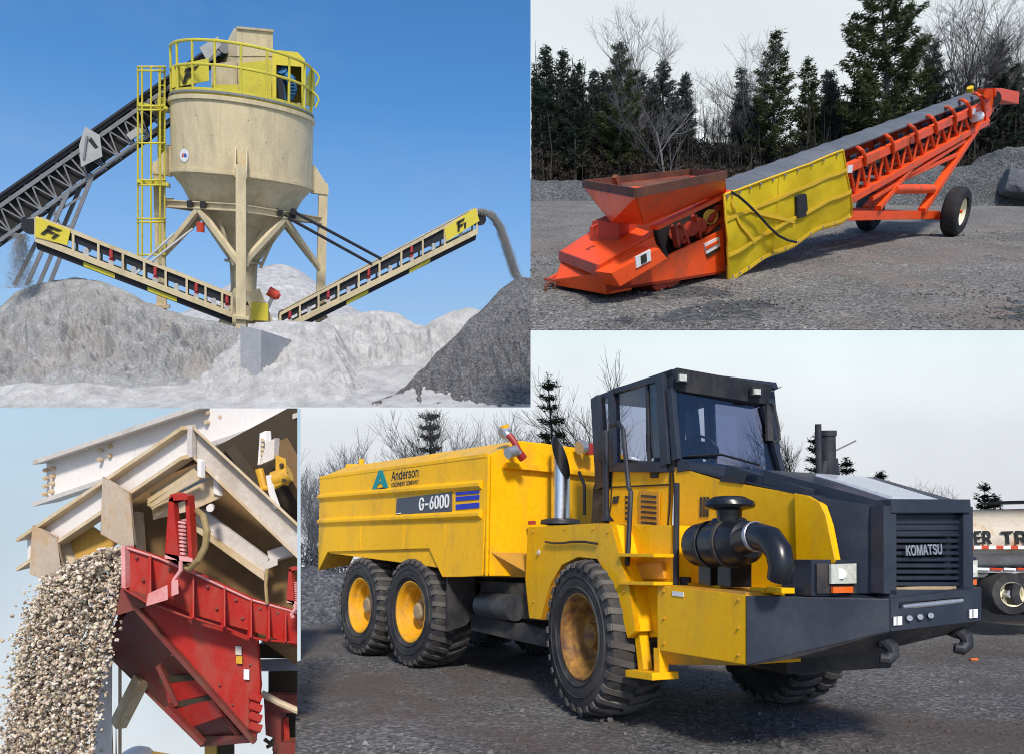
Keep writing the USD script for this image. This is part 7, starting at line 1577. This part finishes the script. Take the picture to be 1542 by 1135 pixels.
H_('pipe', MB().tube([P(394, 1043, 6.9), P(420, 1057, 6.9), P(460, 1075, 6.9)], .03, 8), 'beam_tan', rm_)
H_('coil_hose', MB().tube([P(398, 1112, 6.9), P(406, 1118, 6.9), P(412, 1110, 6.9), P(410, 1120, 6.9), P(402, 1124, 6.9)], .018, 6), 'brown_dark', rm_)
# spring hangers, hose, shackle
def hanger(x, y, s, lab, yd):
    t = thing('spring_hanger', lab, 'spring hanger', P(x, y + 90 * s, yd))
    q = lambda a, b, d=0.0: P(x + a * s, y + b * s, yd + d)
    H_('cage_side', MB().plate([q(-10, 0), q(-4, -6), q(6, 92), q(-16, 82)], V(.01, .06, 0)), 'feeder_red', t)
    H_('cage_side', MB().plate([q(14, -8, .05), q(20, -6, .05), q(26, 90, .02), q(20, 92, .02)], V(.01, .08, 0)), 'feeder_red', t)
    H_('cage_bottom', MB().hexa([q(-16, 88), q(6, 98), q(26, 94), q(6, 86, .15), q(-16, 80), q(6, 90), q(26, 88), q(6, 80, .15)]), 'feeder_pink', t)
    H_('cage_cap', MB().hexa([q(-10, 2), q(4, 4), q(18, 0), q(6, -4, .12), q(-8, -8), q(4, -6), q(16, -10), q(6, -12, .12)]), 'feeder_red', t)
    H_('spring', MB().tube([q(10 + 6.5 * math.cos(a), 30 + 58 * a / (2 * np.pi * 10), .08 + .06 * math.sin(a)) for a in np.linspace(0, 2 * np.pi * 10, 120)], .012 * s, 5), 'feeder_pink', t)
    H_('eye', MB().tube([q(8, 92), q(8, 106), q(4, 112), q(-2, 120), q(2, 130)], .016, 6), 'feeder_pink', t)
    return t
hanger(264, 752, 1.0, 'red caged spring hanger under the corner of the white frame', 5.95)
hanger(440, 858, .55, 'dark red caged spring hanger cut by the right edge of the bay', 6.1)
top('hose', cut(MB().tube([P(296, 768, 6.1), P(306, 776, 6.0), P(312, 800, 5.95), P(309, 822, 5.95), P(299, 842, 5.95), P(286, 855, 6.0), P(277, 852, 6.0)], .026, 10)), 'hose', 'brown curved hose beside the red spring hanger', 'hose')
top('lifting_cable', cut(MB().tube([P(402, 856, 6.35), P(400, 880, 6.3), P(402, 908, 6.28)], .014, 6)), 'hose', 'thin tan cable hanging from the inner beam to the feeder pan', 'cable')

# ---- falling crushed stone, one mass of loose stones
rng = np.random.default_rng(8); pts, rad = [], []
lefts = ([830, 850, 870, 900, 930, 960, 1000, 1050, 1100, 1160], [150, 104, 76, 58, 47, 38, 32, 26, 20, 6])
rights = ([830, 850, 870, 900, 930, 960, 1000, 1050, 1100, 1160], [184, 186, 185, 180, 172, 166, 156, 148, 143, 140])
n = 0
while n < 13000:
    y = rng.uniform(826, 1170); l, r = np.interp(y, *lefts), np.interp(y, *rights)
    f = rng.uniform(-.02, 1.0) if rng.uniform() < .93 else rng.normal() * .06 - .02
    x = l + (r - l) * f; d = 6.05 + .28 * rng.uniform() + .12 * (1 - abs(2 * f - 1)) * rng.uniform(-1, 1)
    pts.append(P(x, y, d)); rad.append(rng.choice([.006, .010, .014, .019, .025], p=[.20, .28, .28, .17, .07]) * (1.0 if f > .03 else .8)); n += 1
for k in range(130):
    y = rng.uniform(880, 1150); l = np.interp(y, *lefts); pts.append(P(l - abs(rng.normal()) * 14, y, 6.1 + .2 * rng.uniform())); rad.append(rng.uniform(.006, .02))
for k in range(60):
    y = rng.uniform(930, 1100); r = np.interp(y, *rights); pts.append(P(r + abs(rng.normal()) * 6, y, 5.95)); rad.append(rng.uniform(.008, .018))
st_v, st_f = stones(rng, pts, rad)
struct('falling_stone', (st_v, st_f), 'stone_mix', kind='stuff'); tag(stage.GetPrimAtPath('/World/falling_stone'), 'stream of mixed crushed stone pouring off the red feeder', 'crushed stone')
